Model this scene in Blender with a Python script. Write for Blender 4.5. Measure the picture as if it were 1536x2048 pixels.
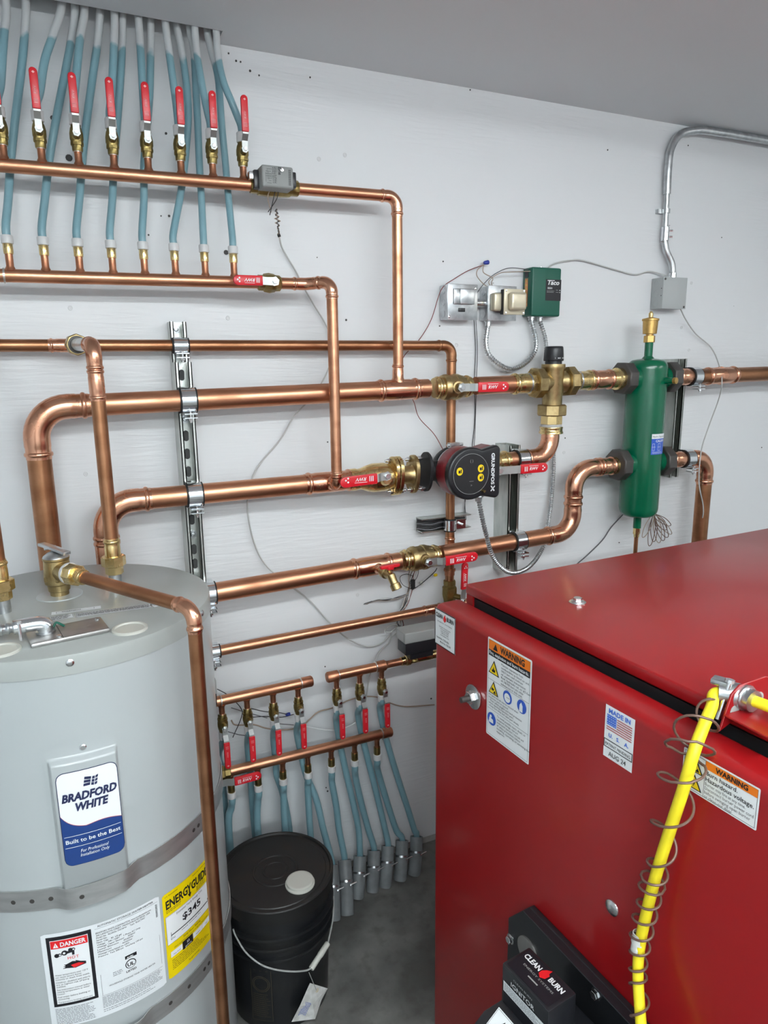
import bpy, bmesh, math, random
from mathutils import Vector, Matrix

random.seed(7)
for o in list(bpy.data.objects):
    bpy.data.objects.remove(o)
SC = bpy.context.scene
COL = SC.collection
PI = math.pi

# ------------------------------------------------------------------ camera
FPX, PITCH, ROLL, YAW = 1386.0, math.radians(12.0), math.radians(0.67), math.radians(24.4)
CAM = Vector((0.0, -1.90, 1.66))
FWD = Vector((math.sin(YAW) * math.cos(PITCH), math.cos(YAW) * math.cos(PITCH), -math.sin(PITCH)))
_r = Vector((math.cos(YAW), -math.sin(YAW), 0))
_d = FWD.cross(_r)
RGT = _r * math.cos(ROLL) + _d * math.sin(ROLL)
DWN = _d * math.cos(ROLL) - _r * math.sin(ROLL)
cam = bpy.data.cameras.new('camera')
camo = bpy.data.objects.new('camera', cam)
COL.objects.link(camo)
m3 = Matrix((RGT, -DWN, -FWD)).transposed()
camo.matrix_world = Matrix.Translation(CAM) @ m3.to_4x4()
cam.sensor_width = 36.0
cam.sensor_fit = 'AUTO'
cam.lens = FPX / 2048.0 * 36.0
cam.clip_start = 0.02
SC.camera = camo

# ------------------------------------------------------------------ world, lights, exposure
wd = bpy.data.worlds.new('world')
SC.world = wd
wd.use_nodes = True
wd.node_tree.nodes['Background'].inputs[0].default_value = (0.8, 0.88, 1.0, 1)
wd.node_tree.nodes['Background'].inputs[1].default_value = 0.15


def area(name, loc, sx, sy, power, color, rot=(0, 0, 0)):
    l = bpy.data.lights.new(name, 'AREA')
    l.shape = 'RECTANGLE'
    l.size, l.size_y = sx, sy
    l.energy = power
    l.color = color
    o = bpy.data.objects.new(name, l)
    o.location = loc
    o.rotation_euler = rot
    COL.objects.link(o)


# wraparound ceiling lamps, the far and left ones added as fill: (centre, direction, half length, radiance, colour)
TUBES = [((0.90, -2.15, 2.3825), 'x', 1.2, 27.0, (0.93, 0.985, 1.0)),
         ((0.20, -4.00, 2.3825), 'x', 1.2, 52.0, (0.91, 0.985, 1.0)),  # unseen lamp, added to fill the room and give ceiling bounce
         ((3.40, -2.90, 2.3825), 'y', 1.2, 15.0, (1.0, 0.985, 0.94)),
         ((-0.42, -3.00, 2.3825), 'y', 0.88, 23.0, (0.90, 0.98, 1.0))]  # unseen lamp, added to brighten the gap between heater and cabinet
vs = SC.view_settings
vs.view_transform = 'Standard'
vs.look = 'None'
vs.gamma = 1.0
vs.use_curve_mapping = False
vs.exposure = 0.73

# ------------------------------------------------------------------ measuring helpers


def plane(px, py, ax, v):
    q = FWD * FPX + RGT * (px - 768) + DWN * (py - 1024)
    t = (v - CAM[ax]) / q[ax]
    return CAM + q * t


def W(px, py, off=0.0):      # a point on the plane `off` in front of the back wall
    return plane(px, py, 1, -off)


def Fz(px, py, z):
    return plane(px, py, 2, z)


def V(x, off, z):
    return Vector((x, -off, z))


def X3(v):
    return Vector(v)


# ------------------------------------------------------------------ materials
MATS = {}


def mat(name, col, rough=0.5, metal=0.0, col2=None, nscale=8.0, nlo=0.35, nhi=0.65, stretch=(1, 1, 1),
        bump=0.0, bscale=60.0, rough2=None, coat=0.0, emit=None, trans=0.0, spec=None):
    m = bpy.data.materials.new(name)
    m.use_nodes = True
    nt = m.node_tree
    b = nt.nodes['Principled BSDF']
    b.inputs['Base Color'].default_value = (*col, 1)
    b.inputs['Roughness'].default_value = rough
    b.inputs['Metallic'].default_value = metal
    if coat:
        b.inputs['Coat Weight'].default_value = coat
        b.inputs['Coat Roughness'].default_value = 0.12
    if trans:
        b.inputs['Subsurface Weight'].default_value = trans
        b.inputs['Subsurface Radius'].default_value = (0.01, 0.01, 0.01)
    if spec is not None:
        b.inputs['Specular IOR Level'].default_value = spec
    if col2 or bump or rough2 is not None:
        g = nt.nodes.new('ShaderNodeNewGeometry')
        mp = nt.nodes.new('ShaderNodeMapping')
        mp.inputs['Scale'].default_value = stretch
        nt.links.new(g.outputs['Position'], mp.inputs['Vector'])
        n = nt.nodes.new('ShaderNodeTexNoise')
        n.inputs['Scale'].default_value = nscale
        n.inputs['Detail'].default_value = 5
        nt.links.new(mp.outputs[0], n.inputs['Vector'])
        mr = nt.nodes.new('ShaderNodeMapRange')
        mr.inputs[1].default_value = nlo
        mr.inputs[2].default_value = nhi
        nt.links.new(n.outputs['Fac'], mr.inputs[0])
        if col2:
            mx = nt.nodes.new('ShaderNodeMix')
            mx.data_type = 'RGBA'
            mx.inputs[6].default_value = (*col, 1)
            mx.inputs[7].default_value = (*col2, 1)
            nt.links.new(mr.outputs[0], mx.inputs[0])
            nt.links.new(mx.outputs[2], b.inputs['Base Color'])
        if rough2 is not None:
            mr2 = nt.nodes.new('ShaderNodeMapRange')
            mr2.inputs[1].default_value = nlo
            mr2.inputs[2].default_value = nhi
            mr2.inputs[3].default_value = rough
            mr2.inputs[4].default_value = rough2
            nt.links.new(n.outputs['Fac'], mr2.inputs[0])
            nt.links.new(mr2.outputs[0], b.inputs['Roughness'])
        if bump:
            n2 = nt.nodes.new('ShaderNodeTexNoise')
            n2.inputs['Scale'].default_value = bscale
            n2.inputs['Detail'].default_value = 6
            nt.links.new(mp.outputs[0], n2.inputs['Vector'])
            bp = nt.nodes.new('ShaderNodeBump')
            bp.inputs['Strength'].default_value = bump
            bp.inputs['Distance'].default_value = 0.01
            nt.links.new(n2.outputs['Fac'], bp.inputs['Height'])
            nt.links.new(bp.outputs[0], b.inputs['Normal'])
    MATS[name] = m
    return m


mat('copper', (0.64, 0.325, 0.195), 0.33, 1.0, (0.44, 0.195, 0.11), 9, 0.42, 0.75, (1, 3, 3), rough2=0.45)
mat('copper_fit', (0.74, 0.385, 0.25), 0.23, 1.0, (0.58, 0.275, 0.17), 16, 0.45, 0.75, rough2=0.34)
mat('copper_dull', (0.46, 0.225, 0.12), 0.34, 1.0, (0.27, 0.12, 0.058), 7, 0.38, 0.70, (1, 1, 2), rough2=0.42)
mat('copper_cut', (0.60, 0.27, 0.16), 0.36, 1.0, (0.36, 0.16, 0.09), 30, 0.40, 0.70, rough2=0.5)
mat('solder', (0.75, 0.72, 0.68), 0.3, 1.0)
mat('brass', (0.74, 0.56, 0.27), 0.24, 1.0, (0.55, 0.39, 0.17), 40, 0.45, 0.75, rough2=0.36)
mat('brass_cast', (0.47, 0.36, 0.18), 0.38, 1.0, (0.36, 0.26, 0.12), 60, 0.4, 0.7, bump=0.08, bscale=300)
mat('brass_dark', (0.34, 0.26, 0.10), 0.40, 1.0, (0.22, 0.16, 0.06), 50, 0.4, 0.7)
mat('brass_rough', (0.62, 0.40, 0.14), 0.45, 1.0, (0.5, 0.33, 0.12), 60, 0.4, 0.7)
mat('zinc', (0.62, 0.64, 0.65), 0.32, 1.0, (0.46, 0.48, 0.50), 45, 0.4, 0.65)
mat('strut_zinc', (0.60, 0.61, 0.58), 0.36, 1.0, (0.47, 0.50, 0.47), 14, 0.4, 0.65, (3, 3, 1))
mat('chrome', (0.78, 0.80, 0.82), 0.16, 1.0)
mat('bright_bolt', (0.72, 0.73, 0.74), 0.25, 1.0)
mat('lever_steel', (0.52, 0.54, 0.53), 0.38, 0.85)
mat('red_grip', (0.62, 0.012, 0.022), 0.32, 0, spec=0.5)
mat('white_ink', (0.80, 0.80, 0.80), 0.5)
mat('pink_ink', (0.80, 0.42, 0.42), 0.5)
mat('black_ink', (0.008, 0.008, 0.012), 0.5)
mat('grey_ink', (0.10, 0.10, 0.11), 0.5)
mat('navy_ink', (0.015, 0.022, 0.075), 0.5)
mat('label_white', (0.78, 0.80, 0.81), 0.35)
mat('label_paper', (0.72, 0.75, 0.77), 0.45)
mat('label_blue', (0.012, 0.045, 0.19), 0.3)
mat('sign_blue', (0.03, 0.10, 0.50), 0.4)
mat('flag_blue', (0.06, 0.16, 0.62), 0.4)
mat('flag_red', (0.45, 0.10, 0.11), 0.4)
mat('label_orange', (0.80, 0.19, 0.01), 0.4)
mat('label_yellow', (0.80, 0.60, 0.0), 0.4)
mat('hazard_yellow', (0.85, 0.60, 0.01), 0.4)
mat('label_red', (0.72, 0.015, 0.02), 0.4)
mat('print_grey', (0.22, 0.23, 0.25), 0.5)
mat('white_plastic', (0.62, 0.62, 0.62), 0.35, 0, trans=0.1)
mat('ivory_plastic', (0.52, 0.52, 0.47), 0.4)
mat('grey_plastic', (0.245, 0.255, 0.25), 0.45)
mat('grey_plastic_light', (0.33, 0.34, 0.33), 0.45)
mat('black_plastic', (0.014, 0.015, 0.018), 0.33)
mat('black_rubber', (0.010, 0.010, 0.011), 0.6)
mat('iron_black', (0.020, 0.020, 0.022), 0.5, 0.3)
mat('nut_dark', (0.085, 0.078, 0.074), 0.45, 0.5)
mat('dark_void', (0.006, 0.006, 0.008), 0.9)
mat('pump_red', (0.20, 0.012, 0.018), 0.36)
mat('screen_black', (0.020, 0.022, 0.024), 0.28)
mat('green_paint', (0.0, 0.115, 0.052), 0.22, 0, (0.0, 0.105, 0.047), 9, coat=0.15)
mat('green_box', (0.006, 0.095, 0.062), 0.42, 0)
mat('cream_metal', (0.62, 0.56, 0.42), 0.35, 0.4)
mat('blue_nut', (0.02, 0.04, 0.30), 0.4)
mat('grey_paint', (0.40, 0.42, 0.42), 0.42, 0.0)
mat('heater_grey', (0.41, 0.44, 0.445), 0.28, 0, (0.395, 0.425, 0.43), 3, coat=0.25)
mat('heater_top', (0.36, 0.38, 0.365), 0.36, 0, (0.335, 0.355, 0.34), 6, coat=0.15)
mat('plate_steel', (0.36, 0.35, 0.34), 0.42, 0.9, (0.42, 0.41, 0.40), 25)
mat('strap_steel', (0.50, 0.51, 0.51), 0.38, 0.8, (0.60, 0.60, 0.60), 10, stretch=(2, 2, 9))
mat('boiler_red', (0.285, 0.004, 0.006), 0.36, 0, (0.27, 0.004, 0.006), 3, coat=0.20)
mat('yellow_cord', (0.85, 0.70, 0.02), 0.42)
mat('brown_wire', (0.16, 0.095, 0.075), 0.42, 0.3)
mat('grey_cable', (0.46, 0.46, 0.45), 0.5)
mat('tan_wire', (0.34, 0.26, 0.20), 0.5)
mat('red_wire', (0.20, 0.035, 0.03), 0.5)
mat('black_wire', (0.012, 0.012, 0.014), 0.45)
mat('bucket_black', (0.009, 0.010, 0.012), 0.30, 0, (0.016, 0.016, 0.015), 9, 0.5, 0.75, rough2=0.45)
mat('bucket_lid', (0.010, 0.010, 0.010), 0.45, 0, (0.028, 0.022, 0.017), 14, 0.52, 0.72, rough2=0.65)
mat('faint_print', (0.085, 0.07, 0.04), 0.6)
mat('sleeve_grey', (0.20, 0.215, 0.225), 0.5, 0, (0.13, 0.14, 0.145), 18, 0.4, 0.7)
mat('paper', (0.72, 0.72, 0.70), 0.6, 0, (0.55, 0.55, 0.52), 60)
mat('led_blue', (0.02, 0.05, 0.3), 0.4)
mat('wood_trim', (0.45, 0.44, 0.42), 0.6, 0, (0.22, 0.21, 0.2), 20)


def pex_material():
    m = mat('pex_blue', (0.18, 0.33, 0.38), 0.36, 0, (0.21, 0.365, 0.415), 12, spec=0.5, trans=0.0)
    nt = m.node_tree
    b = nt.nodes['Principled BSDF']
    old = b.inputs['Base Color'].links[0].from_socket
    g = nt.nodes.new('ShaderNodeNewGeometry')
    sp = nt.nodes.new('ShaderNodeSeparateXYZ')
    nt.links.new(g.outputs['Position'], sp.inputs[0])
    n = nt.nodes.new('ShaderNodeTexNoise')
    n.inputs['Scale'].default_value = 22
    nt.links.new(g.outputs['Position'], n.inputs['Vector'])
    ma = nt.nodes.new('ShaderNodeMath')
    ma.operation = 'MULTIPLY_ADD'
    nt.links.new(n.outputs['Fac'], ma.inputs[0])
    ma.inputs[1].default_value = 0.06
    nt.links.new(sp.outputs['Z'], ma.inputs[2])
    mr = nt.nodes.new('ShaderNodeMapRange')
    mr.inputs[1].default_value = 2.395
    mr.inputs[2].default_value = 2.402
    nt.links.new(ma.outputs[0], mr.inputs[0])
    mx = nt.nodes.new('ShaderNodeMix')
    mx.data_type = 'RGBA'
    nt.links.new(mr.outputs[0], mx.inputs[0])
    nt.links.new(old, mx.inputs[6])
    mx.inputs[7].default_value = (0.60, 0.62, 0.63, 1)
    nt.links.new(mx.outputs[2], b.inputs['Base Color'])


pex_material()


def wall_material():
    m = bpy.data.materials.new('painted_plywood')
    m.use_nodes = True
    nt = m.node_tree
    b = nt.nodes['Principled BSDF']
    b.inputs['Roughness'].default_value = 0.42
    g = nt.nodes.new('ShaderNodeNewGeometry')
    mp = nt.nodes.new('ShaderNodeMapping')
    mp.inputs['Scale'].default_value = (3.5, 1, 42)
    nt.links.new(g.outputs['Position'], mp.inputs[0])
    n = nt.nodes.new('ShaderNodeTexNoise')
    n.inputs['Scale'].default_value = 2.2
    n.inputs['Detail'].default_value = 7
    n.inputs['Distortion'].default_value = 0.6
    nt.links.new(mp.outputs[0], n.inputs['Vector'])
    n3 = nt.nodes.new('ShaderNodeTexNoise')
    n3.inputs['Scale'].default_value = 2.2
    nt.links.new(g.outputs['Position'], n3.inputs['Vector'])
    mr3 = nt.nodes.new('ShaderNodeMapRange')
    mr3.inputs[1].default_value = 0.42
    mr3.inputs[2].default_value = 0.65
    nt.links.new(n3.outputs['Fac'], mr3.inputs[0])
    mul = nt.nodes.new('ShaderNodeMath')
    mul.operation = 'MULTIPLY'
    nt.links.new(n.outputs['Fac'], mul.inputs[0])
    nt.links.new(mr3.outputs[0], mul.inputs[1])
    bp = nt.nodes.new('ShaderNodeBump')
    bp.inputs['Strength'].default_value = 0.35
    bp.inputs['Distance'].default_value = 0.006
    nt.links.new(mul.outputs[0], bp.inputs['Height'])
    nt.links.new(bp.outputs[0], b.inputs['Normal'])
    # small scuffs and specks of dirt
    vo = nt.nodes.new('ShaderNodeTexVoronoi')
    vo.inputs['Scale'].default_value = 15
    mp2 = nt.nodes.new('ShaderNodeMapping')
    mp2.inputs['Scale'].default_value = (0.75, 1, 1.5)
    nt.links.new(g.outputs['Position'], mp2.inputs[0])
    nt.links.new(mp2.outputs[0], vo.inputs['Vector'])
    lt = nt.nodes.new('ShaderNodeMath')
    lt.operation = 'LESS_THAN'
    lt.inputs[1].default_value = 0.045
    nt.links.new(vo.outputs['Distance'], lt.inputs[0])
    sc = nt.nodes.new('ShaderNodeSeparateColor')
    nt.links.new(vo.outputs['Color'], sc.inputs[0])
    gt = nt.nodes.new('ShaderNodeMath')
    gt.operation = 'GREATER_THAN'
    gt.inputs[1].default_value = 0.90
    nt.links.new(sc.outputs[0], gt.inputs[0])
    mu = nt.nodes.new('ShaderNodeMath')
    mu.operation = 'MULTIPLY'
    nt.links.new(lt.outputs[0], mu.inputs[0])
    nt.links.new(gt.outputs[0], mu.inputs[1])
    mu2 = nt.nodes.new('ShaderNodeMath')
    mu2.operation = 'MULTIPLY'
    mu2.inputs[1].default_value = 0.55
    nt.links.new(mu.outputs[0], mu2.inputs[0])
    mx = nt.nodes.new('ShaderNodeMix')
    mx.data_type = 'RGBA'
    mx.inputs[6].default_value = (0.70, 0.715, 0.73, 1)
    mx.inputs[7].default_value = (0.12, 0.12, 0.12, 1)
    nt.links.new(mu2.outputs[0], mx.inputs[0])
    nt.links.new(mx.outputs[2], b.inputs['Base Color'])
    MATS['wall'] = m


wall_material()
mat('ceiling_paint', (0.71, 0.745, 0.77), 0.6, bump=0.02, bscale=30)
mat('room_wall', (0.66, 0.68, 0.70), 0.6)
mat('hole_dark', (0.07, 0.07, 0.07), 0.8)
mat('screw_paint', (0.62, 0.63, 0.64), 0.5)


def floor_material():
    m = mat('concrete', (0.095, 0.095, 0.088), 0.42, 0, (0.24, 0.24, 0.225), 5.5, 0.40, 0.72, bump=0.10, bscale=90, rough2=0.65)
    nt = m.node_tree
    b = nt.nodes['Principled BSDF']
    old = b.inputs['Base Color'].links[0].from_socket
    g = nt.nodes.new('ShaderNodeNewGeometry')
    n = nt.nodes.new('ShaderNodeTexNoise')
    n.inputs['Scale'].default_value = 28
    n.inputs['Detail'].default_value = 8
    nt.links.new(g.outputs['Position'], n.inputs['Vector'])
    mr = nt.nodes.new('ShaderNodeMapRange')
    mr.inputs[1].default_value = 0.5
    mr.inputs[2].default_value = 0.75
    mr.inputs[4].default_value = 0.55
    nt.links.new(n.outputs['Fac'], mr.inputs[0])
    mx = nt.nodes.new('ShaderNodeMix')
    mx.data_type = 'RGBA'
    nt.links.new(mr.outputs[0], mx.inputs[0])
    nt.links.new(old, mx.inputs[6])
    mx.inputs[7].default_value = (0.062, 0.056, 0.048, 1)
    nt.links.new(mx.outputs[2], b.inputs['Base Color'])


floor_material()
for i_, (c_, ax_, hl_, e_, col_) in enumerate(TUBES):
    m_ = mat('lamp_glow_%d' % i_, (0.8, 0.8, 0.8), 0.4)
    b_ = m_.node_tree.nodes['Principled BSDF']
    b_.inputs['Emission Color'].default_value = (*col_, 1)
    b_.inputs['Emission Strength'].default_value = e_

# ------------------------------------------------------------------ mesh building


def frame(axis):
    a = Vector(axis).normalized()
    h = Vector((0, 0, 1)) if abs(a.z) < 0.9 else Vector((1, 0, 0))
    u = h.cross(a).normalized()
    v = a.cross(u)
    return a, u, v


def smooth_path(pts, per=8):
    pts = [Vector(p) for p in pts]
    if len(pts) < 3:
        return pts
    out = []
    for i in range(len(pts) - 1):
        p0 = pts[i - 1] if i else pts[0] * 2 - pts[1]
        p1, p2 = pts[i], pts[i + 1]
        p3 = pts[i + 2] if i + 2 < len(pts) else pts[-1] * 2 - pts[-2]
        for k in range(per):
            t = k / per
            out.append(0.5 * ((2 * p1) + (p2 - p0) * t + (2 * p0 - 5 * p1 + 4 * p2 - p3) * t * t + (3 * p1 - p0 - 3 * p2 + p3) * t ** 3))
    out.append(pts[-1])
    return out


_TXT = {}


def text_geo(s, bold=0.0, shear=0.0, spacing=1.0):
    key = (s, bold, shear, spacing)
    if key in _TXT:
        return _TXT[key]
    c = bpy.data.curves.new('t', 'FONT')
    c.body = s
    c.size = 1.0
    c.resolution_u = 2
    c.offset = bold
    c.shear = shear
    c.space_character = spacing
    o = bpy.data.objects.new('t', c)
    COL.objects.link(o)
    dg = bpy.context.evaluated_depsgraph_get()
    me = bpy.data.meshes.new_from_object(o.evaluated_get(dg))
    vv = [(v.co.x, v.co.y) for v in me.vertices]
    ff = [tuple(p.vertices) for p in me.polygons]
    bpy.data.objects.remove(o)
    bpy.data.curves.remove(c)
    bpy.data.meshes.remove(me)
    if vv:
        x0, x1 = min(v[0] for v in vv), max(v[0] for v in vv)
        y0, y1 = min(v[1] for v in vv), max(v[1] for v in vv)
    else:
        x0 = x1 = y0 = y1 = 0
    _TXT[key] = (vv, ff, x0, x1, y0, y1)
    return _TXT[key]


ALL = []


class MB:
    def __init__(self):
        self.v = []
        self.f = []

    def add(self, vs_, fs_):
        b = len(self.v)
        self.v.extend([Vector(v) for v in vs_])
        self.f.extend([tuple(i + b for i in f) for f in fs_])
        return self

    def sweep(self, pts, r, n=12, cap=True, up=None):
        pts = [Vector(p) for p in pts]
        N = len(pts)
        rs = r if isinstance(r, (list, tuple)) else [r] * N
        tans = []
        for i in range(N):
            a = pts[max(i - 1, 0)]
            b = pts[min(i + 1, N - 1)]
            t = (b - a)
            if t.length < 1e-9:
                t = tans[-1] if tans else Vector((0, 0, 1))
            tans.append(t.normalized())
        _, u, v = frame(tans[0])
        vs_ = []
        for i in range(N):
            t = tans[i]
            u = (u - t * u.dot(t))
            if u.length < 1e-6:
                _, u, _v = frame(t)
            u.normalize()
            v = t.cross(u)
            for k in range(n):
                a = 2 * PI * k / n
                vs_.append(pts[i] + (u * math.cos(a) + v * math.sin(a)) * rs[i])
        fs_ = []
        for i in range(N - 1):
            for k in range(n):
                k2 = (k + 1) % n
                fs_.append((i * n + k, i * n + k2, (i + 1) * n + k2, (i + 1) * n + k))
        if cap:
            fs_.append(tuple(range(n - 1, -1, -1)))
            fs_.append(tuple((N - 1) * n + k for k in range(n)))
        return self.add(vs_, fs_)

    def lathe(self, o, axis, prof, n=20, cap=True, phase=0.0):
        a, u, v = frame(axis)
        o = Vector(o)
        vs_ = []
        for t, r in prof:
            for k in range(n):
                an = 2 * PI * k / n + phase
                vs_.append(o + a * t + (u * math.cos(an) + v * math.sin(an)) * r)
        fs_ = []
        N = len(prof)
        for i in range(N - 1):
            for k in range(n):
                k2 = (k + 1) % n
                fs_.append((i * n + k, i * n + k2, (i + 1) * n + k2, (i + 1) * n + k))
        if cap:
            fs_.append(tuple(range(n - 1, -1, -1)))
            fs_.append(tuple((N - 1) * n + k for k in range(n)))
        return self.add(vs_, fs_)

    def cyl(self, p0, p1, r, n=16, r1=None):
        p0, p1 = Vector(p0), Vector(p1)
        return self.lathe(p0, p1 - p0, [(0, r), ((p1 - p0).length, r if r1 is None else r1)], n)

    def hexa(self, p0, p1, r, n=6, ch=0.06, phase=0.0):
        p0, p1 = Vector(p0), Vector(p1)
        L = (p1 - p0).length
        c = min(L * 0.3, r * ch)
        return self.lathe(p0, p1 - p0, [(0, r * 0.93), (c, r), (L - c, r), (L, r * 0.93)], n, phase=phase)

    def ball(self, c, r, n=14, m=8, axis=(0, 0, 1), sc=1.0):
        prof = []
        for i in range(m + 1):
            th = PI * i / m
            prof.append((-math.cos(th) * r * sc, max(math.sin(th) * r, r * 0.01)))
        return self.lathe(c, axis, prof, n)

    def box(self, c, s, rz=0.0, M=None):
        c = Vector(c)
        x, y, z = s[0] / 2, s[1] / 2, s[2] / 2
        R = M if M is not None else Matrix.Rotation(rz, 3, 'Z')
        vs_ = [c + R @ Vector(p) for p in ((-x, -y, -z), (x, -y, -z), (x, y, -z), (-x, y, -z), (-x, -y, z), (x, -y, z), (x, y, z), (-x, y, z))]
        return self.add(vs_, [(0, 3, 2, 1), (4, 5, 6, 7), (0, 1, 5, 4), (1, 2, 6, 5), (2, 3, 7, 6), (3, 0, 4, 7)])

    def box2(self, a, b):
        a, b = Vector(a), Vector(b)
        return self.box((a + b) / 2, [abs(b[i] - a[i]) for i in range(3)])

    def prism(self, outline, o, u, v, w, depth):
        o, u, v, w = Vector(o), Vector(u), Vector(v), Vector(w)
        n = len(outline)
        vs_ = [o + u * a + v * b for a, b in outline] + [o + u * a + v * b + w * depth for a, b in outline]
        fs_ = [tuple(range(n - 1, -1, -1)), tuple(range(n, 2 * n))]
        for i in range(n):
            j = (i + 1) % n
            fs_.append((i, j, n + j, n + i))
        return self.add(vs_, fs_)

    def strip(self, pts, wdir, width, thick):      # flat bar swept along pts
        pts = [Vector(p) for p in pts]
        w = Vector(wdir).normalized()
        N = len(pts)
        vs_ = []
        for i in range(N):
            t = (pts[min(i + 1, N - 1)] - pts[max(i - 1, 0)]).normalized()
            nn = t.cross(w).normalized()
            for sa, sb in ((-1, -1), (1, -1), (1, 1), (-1, 1)):
                vs_.append(pts[i] + w * (sa * width / 2) + nn * (sb * thick / 2))
        fs_ = [(3, 2, 1, 0), tuple(4 * (N - 1) + k for k in range(4))]
        for i in range(N - 1):
            for k in range(4):
                k2 = (k + 1) % 4
                fs_.append((4 * i + k, 4 * i + k2, 4 * i + 4 + k2, 4 * i + 4 + k))
        return self.add(vs_, fs_)

    def grid(self, fn, u0, u1, v0, v1, nu=1, nv=1, h=0.0):
        vs_ = [fn(u0 + (u1 - u0) * i / nu, v0 + (v1 - v0) * j / nv, h) for j in range(nv + 1) for i in range(nu + 1)]
        fs_ = [(j * (nu + 1) + i, j * (nu + 1) + i + 1, (j + 1) * (nu + 1) + i + 1, (j + 1) * (nu + 1) + i) for j in range(nv) for i in range(nu)]
        return self.add(vs_, fs_)

    def poly(self, fn, pts, h=0.0):
        return self.add([fn(a, b, h) for a, b in pts], [tuple(range(len(pts)))])

    def text(self, fn, s, u, v, size, h=0.0, align='L', bold=0.0, shear=0.0, spacing=1.0, width=None, rot=0.0):
        vv, ff, x0, x1, y0, y1 = text_geo(s, bold, shear, spacing)
        if not vv:
            return self
        sx = sy = size
        if width:
            sx = width / (x1 - x0)
        ox = {'L': x0, 'C': (x0 + x1) / 2, 'R': x1}[align]
        c, sn = math.cos(rot), math.sin(rot)
        pts = []
        for a, b in vv:
            p, q = (a - ox) * sx, b * sy
            pts.append(fn(u + p * c - q * sn, v + p * sn + q * c, h))
        return self.add(pts, ff)

    def build(self, name, m, parent=None, bevel=0.0, seg=2, angle=35, smooth=True, label=None):
        me = bpy.data.meshes.new(name)
        me.from_pydata([tuple(v) for v in self.v], [], self.f)
        if bevel:
            bm = bmesh.new()
            bm.from_mesh(me)
            es = [e for e in bm.edges if len(e.link_faces) == 2 and e.calc_face_angle(0) > math.radians(angle)]
            bmesh.ops.bevel(bm, geom=es, offset=bevel, segments=seg, profile=0.5, affect='EDGES', clamp_overlap=True)
            bm.to_mesh(me)
            bm.free()
        me.validate()
        if smooth:
            me.polygons.foreach_set('use_smooth', [True] * len(me.polygons))
            me.set_sharp_from_angle(angle=math.radians(angle))
        me.materials.append(MATS[m])
        o = bpy.data.objects.new(name, me)
        COL.objects.link(o)
        if parent is not None:
            o.parent = parent
        if label:
            o['label'] = label
        ALL.append(o)
        return o


def thing(name, label, cat, group=None):
    o = bpy.data.objects.new(name, None)
    o.empty_display_size = 0.05
    COL.objects.link(o)
    o['label'] = label
    o['category'] = cat
    if group:
        o['group'] = group
    ALL.append(o)
    return o


def tag(o, label, cat, group=None):
    o['label'] = label
    o['category'] = cat
    if group:
        o['group'] = group
    return o


def struct(o, label=None):
    o['kind'] = 'structure'
    if label:
        o['label'] = label
    return o


def flat(o, u, v):
    o, u, v = Vector(o), Vector(u).normalized(), Vector(v).normalized()
    n = u.cross(v).normalized()
    return lambda a, b, h=0.0: o + u * a + v * b + n * h


def cylfn(c, R):          # u along the arc (metres, positive to the right seen from outside), v = height
    def fn(a, b, h=0.0):
        t = a / R
        return Vector((c[0] + math.sin(t) * (R + h), c[1] - math.cos(t) * (R + h), b))
    return fn


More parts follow.
